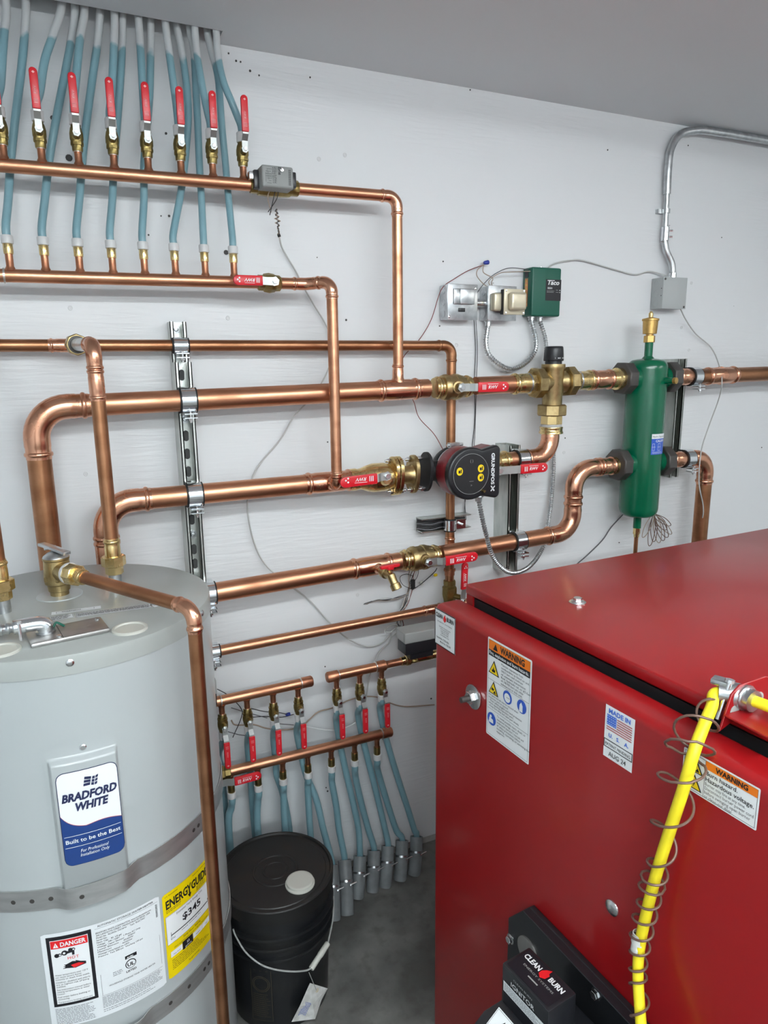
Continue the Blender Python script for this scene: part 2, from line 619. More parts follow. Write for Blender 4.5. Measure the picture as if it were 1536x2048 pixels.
class Lab:
    """a printed sticker: one sheet, its prints grouped by ink"""

    def __init__(self, fn, parent, name, u0, u1, v0, v1, m='label_white', nu=1, rad=0.0, label=None, h=0.0006):
        self.fn, self.h, self.inks = fn, h, {}
        b = MB()
        if rad:
            pts = []
            for cx, cy, a0 in ((u1 - rad, v1 - rad, 0), (u0 + rad, v1 - rad, 90), (u0 + rad, v0 + rad, 180), (u1 - rad, v0 + rad, 270)):
                for k in range(5):
                    a = math.radians(a0 + k * 22.5)
                    pts.append((cx + rad * math.cos(a), cy + rad * math.sin(a)))
            if nu > 1:
                top = []
                for k in range(nu + 1):
                    uu = u0 + (u1 - u0) * k / nu
                    e = min(uu - u0, u1 - uu)
                    ins = rad - math.sqrt(max(rad * rad - (rad - e) ** 2, 0)) if e < rad else 0
                    top.append((uu, v0 + ins, v1 - ins))
                for k in range(nu):
                    a, c = top[k], top[k + 1]
                    b.poly(fn, [(a[0], a[1]), (c[0], c[1]), (c[0], c[2]), (a[0], a[2])], h)
            else:
                b.poly(fn, pts, h)
        else:
            b.grid(fn, u0, u1, v0, v1, nu, 1, h)
        self.sheet = b.build(name, m, parent, smooth=nu > 1, label=label)
        self.nu = nu

    def ink(self, name, m):
        k = (name, m)
        if k not in self.inks:
            self.inks[k] = MB()
        return self.inks[k]

    def rect(self, name, m, u0, v0, u1, v1, lev=1):
        n = max(1, int(abs(u1 - u0) / 0.008)) if self.nu > 1 else 1
        self.ink(name, m).grid(self.fn, u0, u1, v0, v1, n, 1, self.h + 0.0005 * lev)

    def poly(self, name, m, pts, lev=1):
        self.ink(name, m).poly(self.fn, pts, self.h + 0.0005 * lev)

    def disc(self, name, m, u, v, r, lev=1, r2=None, n=20):
        self.poly(name, m, [(u + r * math.cos(2 * PI * k / n), v + (r2 or r) * math.sin(2 * PI * k / n)) for k in range(n)], lev)

    def frame(self, name, m, u0, v0, u1, v1, t, lev=1):
        self.rect(name, m, u0, v0, u1, v0 + t, lev)
        self.rect(name, m, u0, v1 - t, u1, v1, lev)
        self.rect(name, m, u0, v0, u0 + t, v1, lev)
        self.rect(name, m, u1 - t, v0, u1, v1, lev)

    def text(self, name, m, s, u, v, size, lev=2, **k):
        self.ink(name, m).text(self.fn, s, u, v, size, self.h + 0.0005 * lev, **k)

    def lines(self, name, m, u0, u1, v1, step, n, th, lev=1, rag=0.25):
        """rows of print too small to read: word-long dashes"""
        for i in range(n):
            x = u0
            end = u1 - (u1 - u0) * rag * random.random()
            while x < end:
                w = min(random.uniform(1.5, 6) * th, end - x)
                self.rect(name, m, x, v1 - i * step - th, x + w, v1 - i * step, lev)
                x += w + th * 0.8

    def done(self):
        for (name, m), b in self.inks.items():
            b.build(name, m, self.sheet, smooth=False)
        return self.sheet


def lerp(a, b, t):
    return a + (b - a) * t


# ------------------------------------------------------------------ pipe pieces
SOCK = [(0.0, 1.04), (0.006, 1.05), (0.0075, 1.15), (0.0115, 1.19), (0.0155, 1.15), (0.017, 1.06), (0.026, 1.05), (0.030, 1.09)]


def sock(r):
    k = min(max(r / 0.0265, 0.62), 1.2)
    return [(a * k, b) for a, b in SOCK]


def elbow(parent, p, d0, d1, r, leg, R, name='elbow', m='copper_fit', plain0=False, n=20):
    """press elbow with its corner at p, sockets towards d0 and d1"""
    p, d0, d1 = Vector(p), Vector(d0).normalized(), Vector(d1).normalized()
    ang = math.acos(max(-1, min(1, d0.dot(d1))))
    turn = PI - ang
    tl = R * math.tan(turn / 2)
    s = sock(r)
    pts, rad = [], []
    for a, b in s:
        pts.append(p + d0 * (leg - a))
        rad.append(r * b)
    a0 = p + d0 * tl
    a1 = p + d1 * tl
    bis = (d0 + d1).normalized()
    cc = p + bis * (R / math.sin(ang / 2))
    e0 = (a0 - cc).normalized()
    e1 = (a1 - cc).normalized()
    N = 10
    for k in range(N + 1):
        t = k / N
        w = (e0 * math.sin((1 - t) * turn) + e1 * math.sin(t * turn)) / math.sin(turn)
        pts.append(cc + w * R)
        rad.append(r * 1.09)
    for a, b in reversed(s):
        pts.append(p + d1 * (leg - a))
        rad.append(r * b)
    # drop points that run backwards
    q, qr = [pts[0]], [rad[0]]
    for a, b in zip(pts[1:], rad[1:]):
        if (a - q[-1]).length > 1e-4:
            q.append(a)
            qr.append(b)
    return MB().sweep(q, qr, n).build(name, m, parent, angle=50)


def coupling(parent, p0, p1, r, name='coupling', m='copper_fit', n=20):
    p0, p1 = Vector(p0), Vector(p1)
    L = (p1 - p0).length
    d = (p1 - p0) / L
    s = sock(r)
    prof = [(a, r * b) for a, b in s if a < L / 2] + [(L - a, r * b) for a, b in reversed(s) if a < L / 2]
    return MB().lathe(p0, d, prof, n).build(name, m, parent, angle=50)


def tee(parent, p0, p1, r, bd, bl, br, bpos=0.5, m='copper_fit', n=20):
    p0, p1, bd = Vector(p0), Vector(p1), Vector(bd).normalized()
    L = (p1 - p0).length
    s = sock(r)
    prof = [(a, r * b) for a, b in s if a < L / 2] + [(L - a, r * b) for a, b in reversed(s) if a < L / 2]
    b = MB().lathe(p0, p1 - p0, prof, n)
    c = p0.lerp(p1, bpos)
    sb = sock(br)
    pb = [(0, br * 1.5), (r * 1.02, br * 1.35), (r * 1.25, br * 1.12)] + [(bl - a, br * k) for a, k in reversed(sb) if bl - a > r * 1.3]
    b.lathe(c, bd, pb, n)
    return b.build('tee', m, parent, angle=50)


def pipe(parent, p0, p1, r, m='copper', n=20, name='pipe'):
    return MB().cyl(p0, p1, r, n).build(name, m, parent, angle=50)


def press_end(b, p0, d, r, L, n=20):
    """brass press socket from the open end p0 going along d"""
    s = sock(r)
    b.lathe(p0, d, [(a, r * k * 1.04) for a, k in s] + [(L, r * 1.14)], n)


def lever_handle(parent, pv, d, L, g0, wl, wg, out, n_=Vector((0, -1, 0)), lettering='big', neg=False):
    """lever from pivot pv along d; grip from g0 to L, lifted by `out` from the valve"""
    pv, d, nn = Vector(pv), Vector(d).normalized(), Vector(n_).normalized()
    side = nn.cross(d).normalized()
    a = g0 * 0.55
    lv = MB()
    st = [(-0.35 * wl, -0.30 * wl), (a, -0.5 * wl), (a, 0.5 * wl), (-0.35 * wl, 0.30 * wl)]
    hexo = [(wl * 0.62 * math.cos(PI / 3 * k + .3), wl * 0.62 * math.sin(PI / 3 * k + .3)) for k in range(6)]
    lv.prism(hexo, pv, d, side, nn, 0.003)
    lv.strip([pv + d * 0.0 + nn * 0.0015, pv + d * a + nn * 0.0015, pv + d * (a + 0.012) + nn * (out + 0.0015), pv + d * (g0 + 0.012) + nn * (out + 0.0015)], side, wl, 0.003)
    lv.build('lever', 'lever_steel', parent)
    MB().hexa(pv + nn * 0.003, pv + nn * 0.009, wl * 0.36).build('lever_nut', 'bright_bolt', parent)
    gp = []
    hw = wg / 2
    gp += [(g0, -hw), (L - hw, -hw)]
    for k in range(1, 8):
        t = -PI / 2 + PI * k / 8
        gp.append((L - hw + hw * math.cos(t), hw * math.sin(t)))
    gp += [(L - hw, hw), (g0, hw)]
    g = MB().prism(gp, pv + nn * (out - 0.003), d, side, nn, 0.009).build('grip', 'red_grip', parent, bevel=0.0025, seg=2)
    top = pv + nn * (out + 0.0064)
    # the print runs along the handle
    if abs(d.x) > 0.5:
        u = Vector((1, 0, 0)) if d.x > 0 else Vector((-1, 0, 0))
    else:
        u = d
    if neg:
        u = -u
    vv = nn.cross(u)
    fn = lambda a_, b_, h=0.0: top + u * a_ + vv * b_ + nn * h
    s = 1 if u.dot(d) > 0 else -1
    t = MB()
    gl = L - g0
    if lettering == 'big':
        t.text(fn, 'RWV', s * (g0 + gl * 0.46), -wg * 0.16, wg * 0.46, 0.0004, align='C', bold=0.02, shear=0.25)
        t.grid(fn, s * (g0 + gl * 0.46) - gl * 0.17, s * (g0 + gl * 0.46) + gl * 0.17, wg * 0.27, wg * 0.31, 1, 1, 0.0004)
        for k in range(3):
            c = s * (g0 + gl * 0.18)
            t.grid(fn, c - gl * 0.06 + k * gl * 0.045, c - gl * 0.04 + k * gl * 0.045, -wg * 0.25, wg * 0.25, 1, 1, 0.0004)
        c = s * (g0 + gl * 0.80)
        for a_, b_ in ((0, 0.18), (0, -0.18), (0.06, 0)):
            t.poly(fn, [(c + s * a_ * gl + math.cos(PI / 2 * k) * wg * 0.11, b_ * wg + math.sin(PI / 2 * k) * wg * 0.11) for k in range(4)], 0.0004)
        t.build('lettering', 'white_ink', g, smooth=False)
    else:
        c = s * (L - wg * 0.62)
        t.poly(fn, [(c + math.cos(PI / 2 * k) * wg * 0.17, math.sin(PI / 2 * k) * wg * 0.2) for k in range(4)], 0.0004)
        t.text(fn, 'RWV', s * (g0 + gl * 0.45), -wg * 0.14, wg * 0.42, 0.0004, align='C', shear=0.2)
        c = s * (g0 + gl * 0.18)
        for k in range(3):
            t.grid(fn, c + (k - 1) * gl * 0.04 - 0.0004, c + (k - 1) * gl * 0.04 + 0.0004, -wg * 0.25, wg * 0.25, 1, 1, 0.0004)
        t.build('lettering', 'pink_ink', g, smooth=False)
    return g


def pipe_clamp(label, c, r, width=0.034, ax=(1, 0, 0), back=None, bolt=-1, group=None, cushion=True):
    """two-piece strut clamp around a pipe with cushion and bolt ears"""
    t = thing('pipe_clamp', label, 'pipe clamp', group)
    c = Vector(c)
    a = Vector(ax).normalized()
    w = width / 2
    if cushion:
        MB().lathe(c - a * (w + 0.004), a, [(0, r + 0.0005), (0, r + 0.005), (2 * w + 0.008, r + 0.005), (2 * w + 0.008, r + 0.0005)], 28, cap=False).build('cushion', 'black_rubber', t)
    ro = r + 0.0065
    MB().lathe(c - a * w, a, [(0, r + 0.004), (0, ro), (2 * w, ro), (2 * w, r + 0.004)], 28, cap=False).build('band', 'chrome', t)
    y = Vector((0, -1, 0)) if abs(a.x) > 0.5 or abs(a.z) > 0.5 else Vector((0, 0, 1))
    s = a.cross(y).normalized()
    if s.z < 0 and abs(a.x) > 0.5:
        s = -s
    if abs(a.x) > 0.5:
        e = c + y * (ro * 0.55) + s * (bolt * ro * 0.95)
        MB().box(e + y * 0.010, (width * 0.92, 0.026, 0.0026)).build('bolt_ear', 'chrome', t)
        MB().box(e + y * 0.010 + s * (bolt * 0.010), (width * 0.92, 0.026, 0.0026)).build('bolt_ear', 'chrome', t)
        k = MB().cyl(e + y * 0.015 + s * 0.006, e + y * 0.015 - s * 0.022, 0.0026, 10)
        k.hexa(e + y * 0.015 + s * (bolt * 0.012), e + y * 0.015 + s * (bolt * 0.017), 0.0055)
        k.build('bolt', 'bright_bolt', t)
    # feet into the strut
    if back is not None and abs(a.x) > 0.5:
        for sg in (-1, 1):
            MB().box2((c.x - w, -back + 0.001, c.z + sg * (r + 0.0015) - 0.0015), (c.x + w, c.y + 0.004, c.z + sg * (r + 0.0055))).build('strap_leg', 'chrome', t)
    return t


def strut(name_label, x, z0, z1, y0, y1, slots=(), w=0.041, horizontal=False, screws=()):
    """C channel standing on the wall between depths y0 (back) and y1 (open front)"""
    t = thing('strut_channel', name_label, 'strut channel')
    th = 0.0027
    lip = 0.0095
    b = MB()
    b.box2((x - w / 2, -y0, z0), (x - w / 2 + th, -y1, z1))
    b.box2((x + w / 2 - th, -y0, z0), (x + w / 2, -y1, z1))
    for s in (-1, 1):
        xa = x + s * w / 2
        b.box2((xa, -y1 + 0.0, z0), (xa - s * lip, -y1 + th, z1))
        b.box2((xa - s * lip, -y1, z0), (xa - s * (lip - th), -y1 + 0.008, z1))
    b.build('channel', 'strut_zinc', t)
    zs = sorted(slots)
    k = MB()
    k.box2((x - w / 2 + th, -y0, z0), (x + w / 2 - th, -y0 - th, z1))
    bk = k.build('back_web', 'strut_zinc', t)
    for zc in zs:
        MB().prism([(math.cos(a) * 0.007, math.sin(a) * 0.007 + (0.007 if math.sin(a) > 0 else -0.007)) for a in [2 * PI * i / 16 + 0.01 for i in range(16)]],
                   (x, -y0 - th - 0.0001, zc), (1, 0, 0), (0, 0, 1), (0, -1, 0), 0.0008).build('slot', 'hole_dark', bk)
    for zc in screws:
        s_ = MB().lathe((x, -y0 - th, zc), (0, -1, 0), [(0, 0.011), (0.002, 0.011), (0.0022, 0.006), (0.006, 0.005), (0.0065, 0.002)], 16)
        s_.build('screw', 'zinc', t)
    return t


# ================================================================== the room
CEIL = 2.436
XL, XR, YF = -1.9, 4.6, -5.2
SLX0, SLX1, SLY = -1.2, 0.425, -0.072      # opening in the ceiling where the tubes go up
b = MB()
b.box2((XL, 0.0, 0.034), (XR, 0.10, CEIL + 0.30))
struct(b.build('wall_back', 'wall', smooth=False), 'white painted plywood wall behind the pipes')
WALL = ALL[-1]
struct(MB().box2((XL, 0.012, 0.0), (XR, 0.10, 0.034)).build('baseboard_back', 'wood_trim', smooth=False))
struct(MB().box2((XL, YF, -0.1), (XR, 0.1, 0.0)).build('floor', 'concrete', smooth=False), 'dark stained concrete floor')
b = MB()
b.box2((XL, YF, CEIL), (XR, SLY, CEIL + 0.016))
b.box2((SLX1, SLY, CEIL), (XR, 0.0, CEIL + 0.016))
b.box2((XL, SLY, CEIL), (SLX0, 0.0, CEIL + 0.016))
b.box2((XL, YF, CEIL + 0.30), (XR, 0.1, CEIL + 0.32))
struct(b.build('ceiling', 'ceiling_paint', smooth=False), 'plain grey painted ceiling')
struct(MB().box2((XL - 0.1, YF, 0), (XL, 0.1, CEIL + 0.3)).build('wall_left', 'room_wall', smooth=False))
struct(MB().box2((XR, YF, 0), (XR + 0.1, 0.1, CEIL + 0.3)).build('wall_right', 'room_wall', smooth=False))
struct(MB().box2((XL, YF - 0.1, 0), (XR, YF, CEIL + 0.3)).build('wall_front', 'room_wall', smooth=False))

# wraparound lamps under the ceiling, behind the viewer; far and left are added fill
for i_, (c_, ax_, hl_, e_, col_) in enumerate(TUBES):
    c_ = Vector(c_)
    a_ = Vector((1, 0, 0)) if ax_ == 'x' else Vector((0, 1, 0))
    s_ = Vector((0, 1, 0)) if ax_ == 'x' else Vector((1, 0, 0))
    t = thing('tube_light', 'long wraparound ceiling lamp ' + ('above the viewer', 'added as fill at the far end of the room', 'over the right side of the room', 'added as fill over the left side of the room')[i_], 'light')
    hs = [abs(a_[k]) * (2 * hl_ + 0.06) + abs(s_[k]) * 0.07 for k in range(2)]
    MB().box((c_.x, c_.y, CEIL - 0.015), (hs[0] + 0.02, hs[1] + 0.02, 0.030)).build('housing', 'label_white', t, bevel=0.003)
    ds = [abs(a_[k]) * 2 * hl_ + abs(s_[k]) * 0.100 for k in range(2)]
    MB().box(c_ + Vector((0, 0, 0.004)), (ds[0], ds[1], 0.034)).build('diffuser', 'lamp_glow_%d' % i_, t, bevel=0.012, seg=3)

# holes and screws in the plywood
for px, py, r in ((138, 316, 0.0075), (105, 236, 0.005), (338, 432, 0.004), (322, 432, 0.0025), (297, 470, 0.003), (452, 505, 0.006),
                  (332, 267, 0.004), (472, 122, 0.0035), (481, 124, 0.003), (457, 107, 0.003), (500, 142, 0.004), (518, 151, 0.003),
                  (886, 523, 0.003), (879, 652, 0.003), (692, 640, 0.004), (634, 515, 0.002), (1215, 300, 0.003), (1376, 291, 0.003),
                  (1443, 475, 0.0025), (655, 884, 0.003), (1130, 876, 0.003), (1238, 1085, 0.003), (650, 1333, 0.003), (655, 1582, 0.004), (652, 1575, 0.003),
                  (862, 1397, 0.004), (1523, 895, 0.003), (690, 128, 0.003), (620, 155, 0.003), (940, 180, 0.003)):
    p = W(px, py)
    r *= 0.72 if r < 0.005 else 1.0
    MB().lathe((p.x, -0.0002, p.z), (0, -1, 0), [(0, r), (0.0012, r * 1.05), (0.0013, r * 0.7), (0.0004, r * 0.6)], 10).build('screw_hole', 'hole_dark', WALL)
for px, py in ((141, 616), (456, 636), (638, 318), (690, 310), (913, 690), (1052, 912), (1383, 566), (1363, 655), (172, 948), (250, 800), (715, 1190), (1378, 700), (1128, 905)):
    p = W(px, py)
    MB().lathe((p.x, 0.0, p.z), (0, -1, 0), [(0, 0.006), (0.0008, 0.0056), (0.0009, 0.004), (0.0003, 0.0037)], 14).build('screw_head', 'screw_paint', WALL)

# ================================================================== pipe runs on the wall
R2 = 0.0265      # two-inch copper
R1 = 0.0143      # one-inch copper
RH = 0.0080      # half-inch copper
OFF = 0.11


def zM(x): return 1.5735 + 0.0195 * x        # top main
def zT(x): return 1.3380 + 0.0090 * x        # pumped line, left of the pump
def zR(x): return 1.0630 + 0.0290 * x        # lower return
def zU(x): return 2.0860 + 0.0145 * x        # supply manifold
def zL(x): return 1.8610 + 0.0090 * x        # return manifold


def on(f, x, off=OFF):
    return V(x, off, f(x))


def dirx(f):
    return (on(f, 1.0) - on(f, 0.0)).normalized()


# ---- strut channels and their clamps
strut('long slotted strut channel standing left of the pumped pipes', 0.279, 0.62, 1.772, 0.0, 0.041, screws=(1.755,))
strut('strut channel layered on the long one, slots showing between the big pipes', 0.279, 0.62, 1.672, 0.041, 0.082,
      slots=[1.640, 1.485, 1.438, 1.391, 1.262, 1.18, 1.14, 1.02], screws=(1.528, 1.222))
strut('short strut channel on the wall behind the pump head', 1.283, 0.985, 1.406, 0.0, 0.082)
strut('short strut channel on the wall behind the green tank', 1.976, 1.25, 1.668, 0.0, 0.082)

# ---- supply manifold (top left) with its drop to the main
t = thing('supply_manifold', 'upper copper manifold feeding a row of upright red-handled valves', 'manifold')
du = dirx(zU)
pipe(t, on(zU, -1.88), on(zU, 0.466), R1, 'copper', name='header')
XS = [-0.067 + 0.0736 * i for i in range(8)]
for x in XS:
    MB().lathe(on(zU, x) + Vector((0, 0, 0.010)), (0, 0, 1), [(0, 0.0125), (0.006, 0.0100), (0.010, RH), (0.034, RH)], 14).build('stub', 'copper_cut', t)
t = thing('copper_pipe', 'copper pipe from the upper manifold actuator turning down into the big main', 'pipe')
xc = 0.861
pipe(t, on(zU, 0.585), on(zU, xc - 0.045), R1, 'copper')
elbow(t, on(zU, xc), (-1, 0, -0.0145), (0, 0, -1), R1, 0.050, 0.028)
pipe(t, V(xc, OFF, zU(xc) - 0.045), V(xc, OFF, zM(xc) + 0.055), R1, 'copper')

# ---- return manifold below it, with jog and drop to the pumped line
t = thing('return_manifold', 'second copper manifold taking eight blue tubes from above', 'manifold')
pipe(t, on(zL, -1.88), on(zL, 0.475), R1, 'copper', name='header')
MB().lathe(on(zL, -0.095), (1, 0, 0), [(0, R1), (0.0, R1 + 0.0022), (0.004, R1 + 0.0022), (0.004, R1)], 20, cap=False).build('solder_joint', 'solder', t)
XB = [-0.0795 + 0.0703 * i for i in range(8)]
for x in XB:
    MB().lathe(on(zL, x) + Vector((0, 0, 0.010)), (0, 0, 1), [(0, 0.0120), (0.006, 0.0098), (0.010, RH), (0.040, RH)], 14).build('stub', 'copper_cut', t)
    MB().lathe(V(x, OFF, zL(x) + 0.0450), (0, 0, 1), [(0, 0.0088), (0, 0.0096), (0.004, 0.0100), (0.022, 0.0100), (0.023, 0.0095)], 16).build('adapter', 'brass', t)
    MB().lathe(V(x, OFF, zL(x) + 0.0660), (0, 0, 1), [(0, 0.0105), (0.001, 0.0122), (0.016, 0.0122), (0.018, 0.0108)], 16).build('crimp_ring', 'white_plastic', t)
XD, OD = 0.650, 0.160
t = thing('copper_pipe', 'copper pipe jogging forward from the second manifold and dropping past the main', 'pipe')
xj = 0.600
pipe(t, on(zL, 0.528), on(zL, xj - 0.02), R1, 'copper')
pj = on(zL, xj)
pf = Vector((XD, -OD, zL(xj) + 0.003))
dj = (pf - pj).normalized()
elbow(t, pj, (-1, 0, -0.009), dj, R1, 0.040, 0.040, name='elbow_inner')
elbow(t, pf, -dj, (0, 0, -1), R1, 0.044, 0.026, name='elbow_outer')
zb = zT(XD) - 0.004
pipe(t, pf + Vector((0, 0, -0.04)), Vector((XD, -OD, zb + 0.035)), R1, 'copper')
elbow(t, Vector((XD, -OD, zb)), (0, 0, 1), (0, 1, 0), R1, 0.040, 0.024)

# ---- one-inch cold line high on the wall, turning down behind the pump
t = thing('cold_pipe', 'brownish one-inch copper pipe running close to the wall and down behind the pump', 'pipe')
OC, ZC, XV = 0.055, 1.713, 1.064
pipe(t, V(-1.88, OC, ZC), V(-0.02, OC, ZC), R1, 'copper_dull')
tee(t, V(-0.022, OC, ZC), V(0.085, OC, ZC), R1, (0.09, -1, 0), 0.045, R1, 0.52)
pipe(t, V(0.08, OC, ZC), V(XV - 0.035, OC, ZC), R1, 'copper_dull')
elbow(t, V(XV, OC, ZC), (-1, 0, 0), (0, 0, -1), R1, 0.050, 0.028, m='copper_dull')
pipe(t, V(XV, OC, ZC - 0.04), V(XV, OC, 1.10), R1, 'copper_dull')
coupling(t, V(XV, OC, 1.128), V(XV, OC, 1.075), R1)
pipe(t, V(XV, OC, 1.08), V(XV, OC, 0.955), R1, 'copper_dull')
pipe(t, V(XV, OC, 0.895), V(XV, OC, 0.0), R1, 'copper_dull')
MB().lathe(V(XV, OC, 1.022), (0, 0, -1), [(0, R1), (0, 0.019), (0.006, 0.019), (0.007, 0.016), (0.02, 0.016), (0.02, R1)], 18, cap=False).build('collar', 'copper_cut', t)

# ---- heater outlet pipe up to the cold line
XH, YH, ZH = 0.063, -0.352, 1.706
t = thing('copper_pipe', 'copper riser from the heater top bending back to the brass union', 'pipe')
ph = Vector((XH, YH, ZH))
pu = V(0.038, 0.118, ZC)
dh = (pu - ph).normalized()
elbow(t, ph, dh, (0, 0, -1), R1, 0.052, 0.026)
coupling(t, ph + Vector((0, 0, -0.046)), ph + Vector((0, 0, -0.112)), R1)
pipe(t, ph + Vector((0, 0, -0.105)), Vector((XH, YH, 1.29)), R1, 'copper_dull')
pipe(t, ph + dh * 0.045, pu - dh * 0.015, R1 * 0.98, 'zinc')
t = thing('pipe_union', 'brass union nut joining the heater riser to the high pipe', 'pipe fitting')
MB().hexa(pu - dh * 0.014, pu + dh * 0.016, 0.0245, 8).build('union_nut', 'brass_cast', t)
MB().lathe(pu - dh * 0.0145, -dh, [(0, 0.0200), (0.001, 0.0195), (0.001, 0.0160), (0.006, 0.0155)], 20).build('thread_tape', 'nut_dark', t)
MB().lathe(pu + dh * 0.014, dh, [(0, 0.021), (0.010, 0.021), (0.02, R1 * 1.15), (0.03, R1 * 1.1)], 18).build('tailpiece', 'brass', t)

# ---- big main (supply) along the wall
t = thing('main_pipe', 'large upper copper main from the left bend to the brass valve', 'pipe')
x0 = -0.066
pm = on(zM, x0)
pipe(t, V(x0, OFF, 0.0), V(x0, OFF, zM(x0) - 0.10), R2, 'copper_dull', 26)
elbow(t, pm, (1, 0, 0.0195), (0, 0, -1), R2, 0.118, 0.072, n=26)
pipe(t, on(zM, x0 + 0.10), on(zM, 0.80), R2, 'copper', 26)
tee(t, on(zM, 0.795), on(zM, 0.925), R2, (0, 0, 1), 0.072, R1, 0.50, n=26)
pipe(t, on(zM, 0.90), on(zM, 0.955), R2, 'copper', 26)
tm2 = thing('copper_pipe', 'short copper pipe between the top brass valve and the mixing valve', 'pipe')
pipe(tm2, on(zM, 1.115), on(zM, 1.275), R2, 'copper', 26)

# ---- pumped line left of the pump
t = thing('pump_line', 'copper line with left bend feeding the circulator pump', 'pipe')
x0 = 0.062
pt = on(zT, x0)
elbow(t, pt, (1, 0, 0.009), (0, 0, -1), R2, 0.112, 0.070, n=26)
coupling(t, V(x0, OFF, zT(x0) - 0.075), V(x0, OFF, zT(x0) - 0.20), R2, n=26)
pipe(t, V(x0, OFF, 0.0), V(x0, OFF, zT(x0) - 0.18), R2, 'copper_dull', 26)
pipe(t, on(zT, x0 + 0.10), on(zT, 0.585), R2, 'copper', 26)
tee(t, on(zT, 0.575), on(zT, 0.715), R2, (0, -1, 0), 0.046, R1, 0.52, n=26)
zP = 1.366
XE = 1.396
t = thing('copper_pipe', 'copper pipe right of the pump bending up into the mixing valve', 'pipe')
pipe(t, V(1.185, OFF, zP - 0.004), V(XE - 0.08, OFF, zP), R2, 'copper', 26)
elbow(t, V(XE, OFF, zP), (-1, 0, -0.02), (0, 0, 1), R2, 0.098, 0.062, n=26)

# ---- lower return with double bend up to the green tank
t = thing('return_pipe', 'low copper return pipe left of the drain tap and brass valve', 'pipe')
pipe(t, on(zR, 0.13), on(zR, 0.715), R2, 'copper', 26)
tee(t, on(zR, 0.705), on(zR, 0.835), R2, (0.15, -1, -0.1), 0.050, R1 * 0.8, 0.55, n=26)
pipe(t, on(zR, 0.81), on(zR, 0.86), R2, 'copper', 26)
t = thing('return_pipe', 'low copper return pipe right of its valve, stepping up to the green tank', 'pipe')
xe = 1.500
pipe(t, on(zR, 1.00), on(zR, xe - 0.09), R2, 'copper', 26)
elbow(t, on(zR, xe), (-1, 0, -0.029), (0, 0, 1), R2, 0.108, 0.066, n=26)
zq = 1.318
elbow(t, V(xe, OFF, zq), (0, 0, -1), (1, 0, 0), R2, 0.104, 0.066, n=26)
pipe(t, V(xe, OFF, zR(xe) + 0.10), V(xe, OFF, zq - 0.10), R2, 'copper', 26)
coupling(t, V(xe + 0.095, OFF, zq), V(xe + 0.165, OFF, zq), R2, n=26)

# ---- thin line under it
t = thing('copper_pipe', 'slim copper pipe below the drain tap, running behind the red cabinet', 'pipe')
z4 = lambda x: 0.8965 + 0.018 * x
pipe(t, V(0.13, 0.10, z4(0.13)), V(1.16, 0.10, z4(1.16)), R1, 'copper')
elbow(t, V(1.20, 0.10, z4(1.20)), (-1, 0, 0), (0, 1, 0), R1, 0.05, 0.028)
pipe(t, V(1.20, 0.06, z4(1.20)), V(1.20, 0.0, z4(1.20)), R1, 'copper')
coupling(t, V(0.945, 0.10, z4(0.945)), V(1.01, 0.10, z4(1.01)), R1)

# ---- clamps

pipe_clamp('bright clamp on the thin high pipe at the long strut', V(0.279, OC, ZC), R1, back=0.041)
pipe_clamp('bright cushioned clamp holding the large upper main to the strut', on(zM, 0.279), R2, back=0.082)
pipe_clamp('bright cushioned clamp holding the pump line to the long strut', on(zT, 0.279), R2, back=0.082)
pipe_clamp('bright clamp on the low return pipe beside the heater edge', on(zR, 0.296), R2, back=0.082)
pipe_clamp('bright clamp on the slim lowest pipe beside the heater edge', V(0.300, 0.10, z4(0.3)), R1, back=0.082)
pipe_clamp('cushioned clamp above the red lever just right of the pump', V(1.283, OFF, zP - 0.002), R2, back=0.082)
pipe_clamp('cushioned clamp on the low return pipe under the short strut', on(zR, 1.283), R2, back=0.082)

# ================================================================== ball valves


def big_valve(label, c, d, zf, L, g0, length=0.12, rb=0.038, out=0.012, cast='brass_cast', hoff=0.0):
    """two-inch press ball valve on an x-axis pipe; lever along d"""
    t = thing('ball_valve', label, 'valve')
    a = dirx(zf)
    c = Vector(c)
    h = length / 2
    b = MB()
    b.lathe(c - a * 0.036, a, [(0, R2 * 1.1), (0.002, rb * 0.92), (0.010, rb), (0.018, rb), (0.020, rb * 0.94), (0.040, rb * 0.94), (0.042, rb), (0.052, rb), (0.062, rb * 0.9), (0.072, R2 * 1.2)], 26)
    b.lathe(c - Vector((0, rb * 0.7, 0)), (0, -1, 0), [(0, 0.020), (0.012, 0.018), (0.013, 0.013), (0.022, 0.012)], 16)
    b.build('body', cast, t)
    for sg in (-1, 1):
        e = MB()
        press_end(e, c + a * h * sg, -a * sg, R2, h - 0.030, 26)
        e.build('press_socket', 'brass', t, angle=50)
    pv = c + Vector((0, -rb - 0.018, hoff))
    lever_handle(t, pv, d, L, g0, 0.022, 0.029, out)
    return t


big_valve('brass ball valve on the top main, red lever pointing right at the mixing valve', on(zM, 1.035), (1, 0, 0), zM, 0.150, 0.045)
big_valve('brass ball valve on the low return beside the drain tap, red lever pointing right', on(zR, 0.930), (1, 0, 0.02), zR, 0.158, 0.048)

# flanged valve left of the pump
t = thing('flange_valve', 'brass flanged ball valve left of the pump, red lever pointing left', 'valve')
c = on(zT, 0.800)
a = dirx(zT)
b = MB()
b.lathe(c - a * 0.098, a, [(0, R2 * 1.08), (0.004, R2 * 1.16), (0.022, R2 * 1.2), (0.03, R2 * 1.1), (0.042, R2 * 1.18), (0.055, 0.036), (0.075, 0.041), (0.11, 0.041), (0.13, 0.036), (0.142, 0.030)], 26)
b.lathe(c + Vector((0, -0.03, 0)), (0, -1, 0), [(0, 0.020), (0.014, 0.018), (0.024, 0.012)], 16)
b.build('body', 'brass', t)


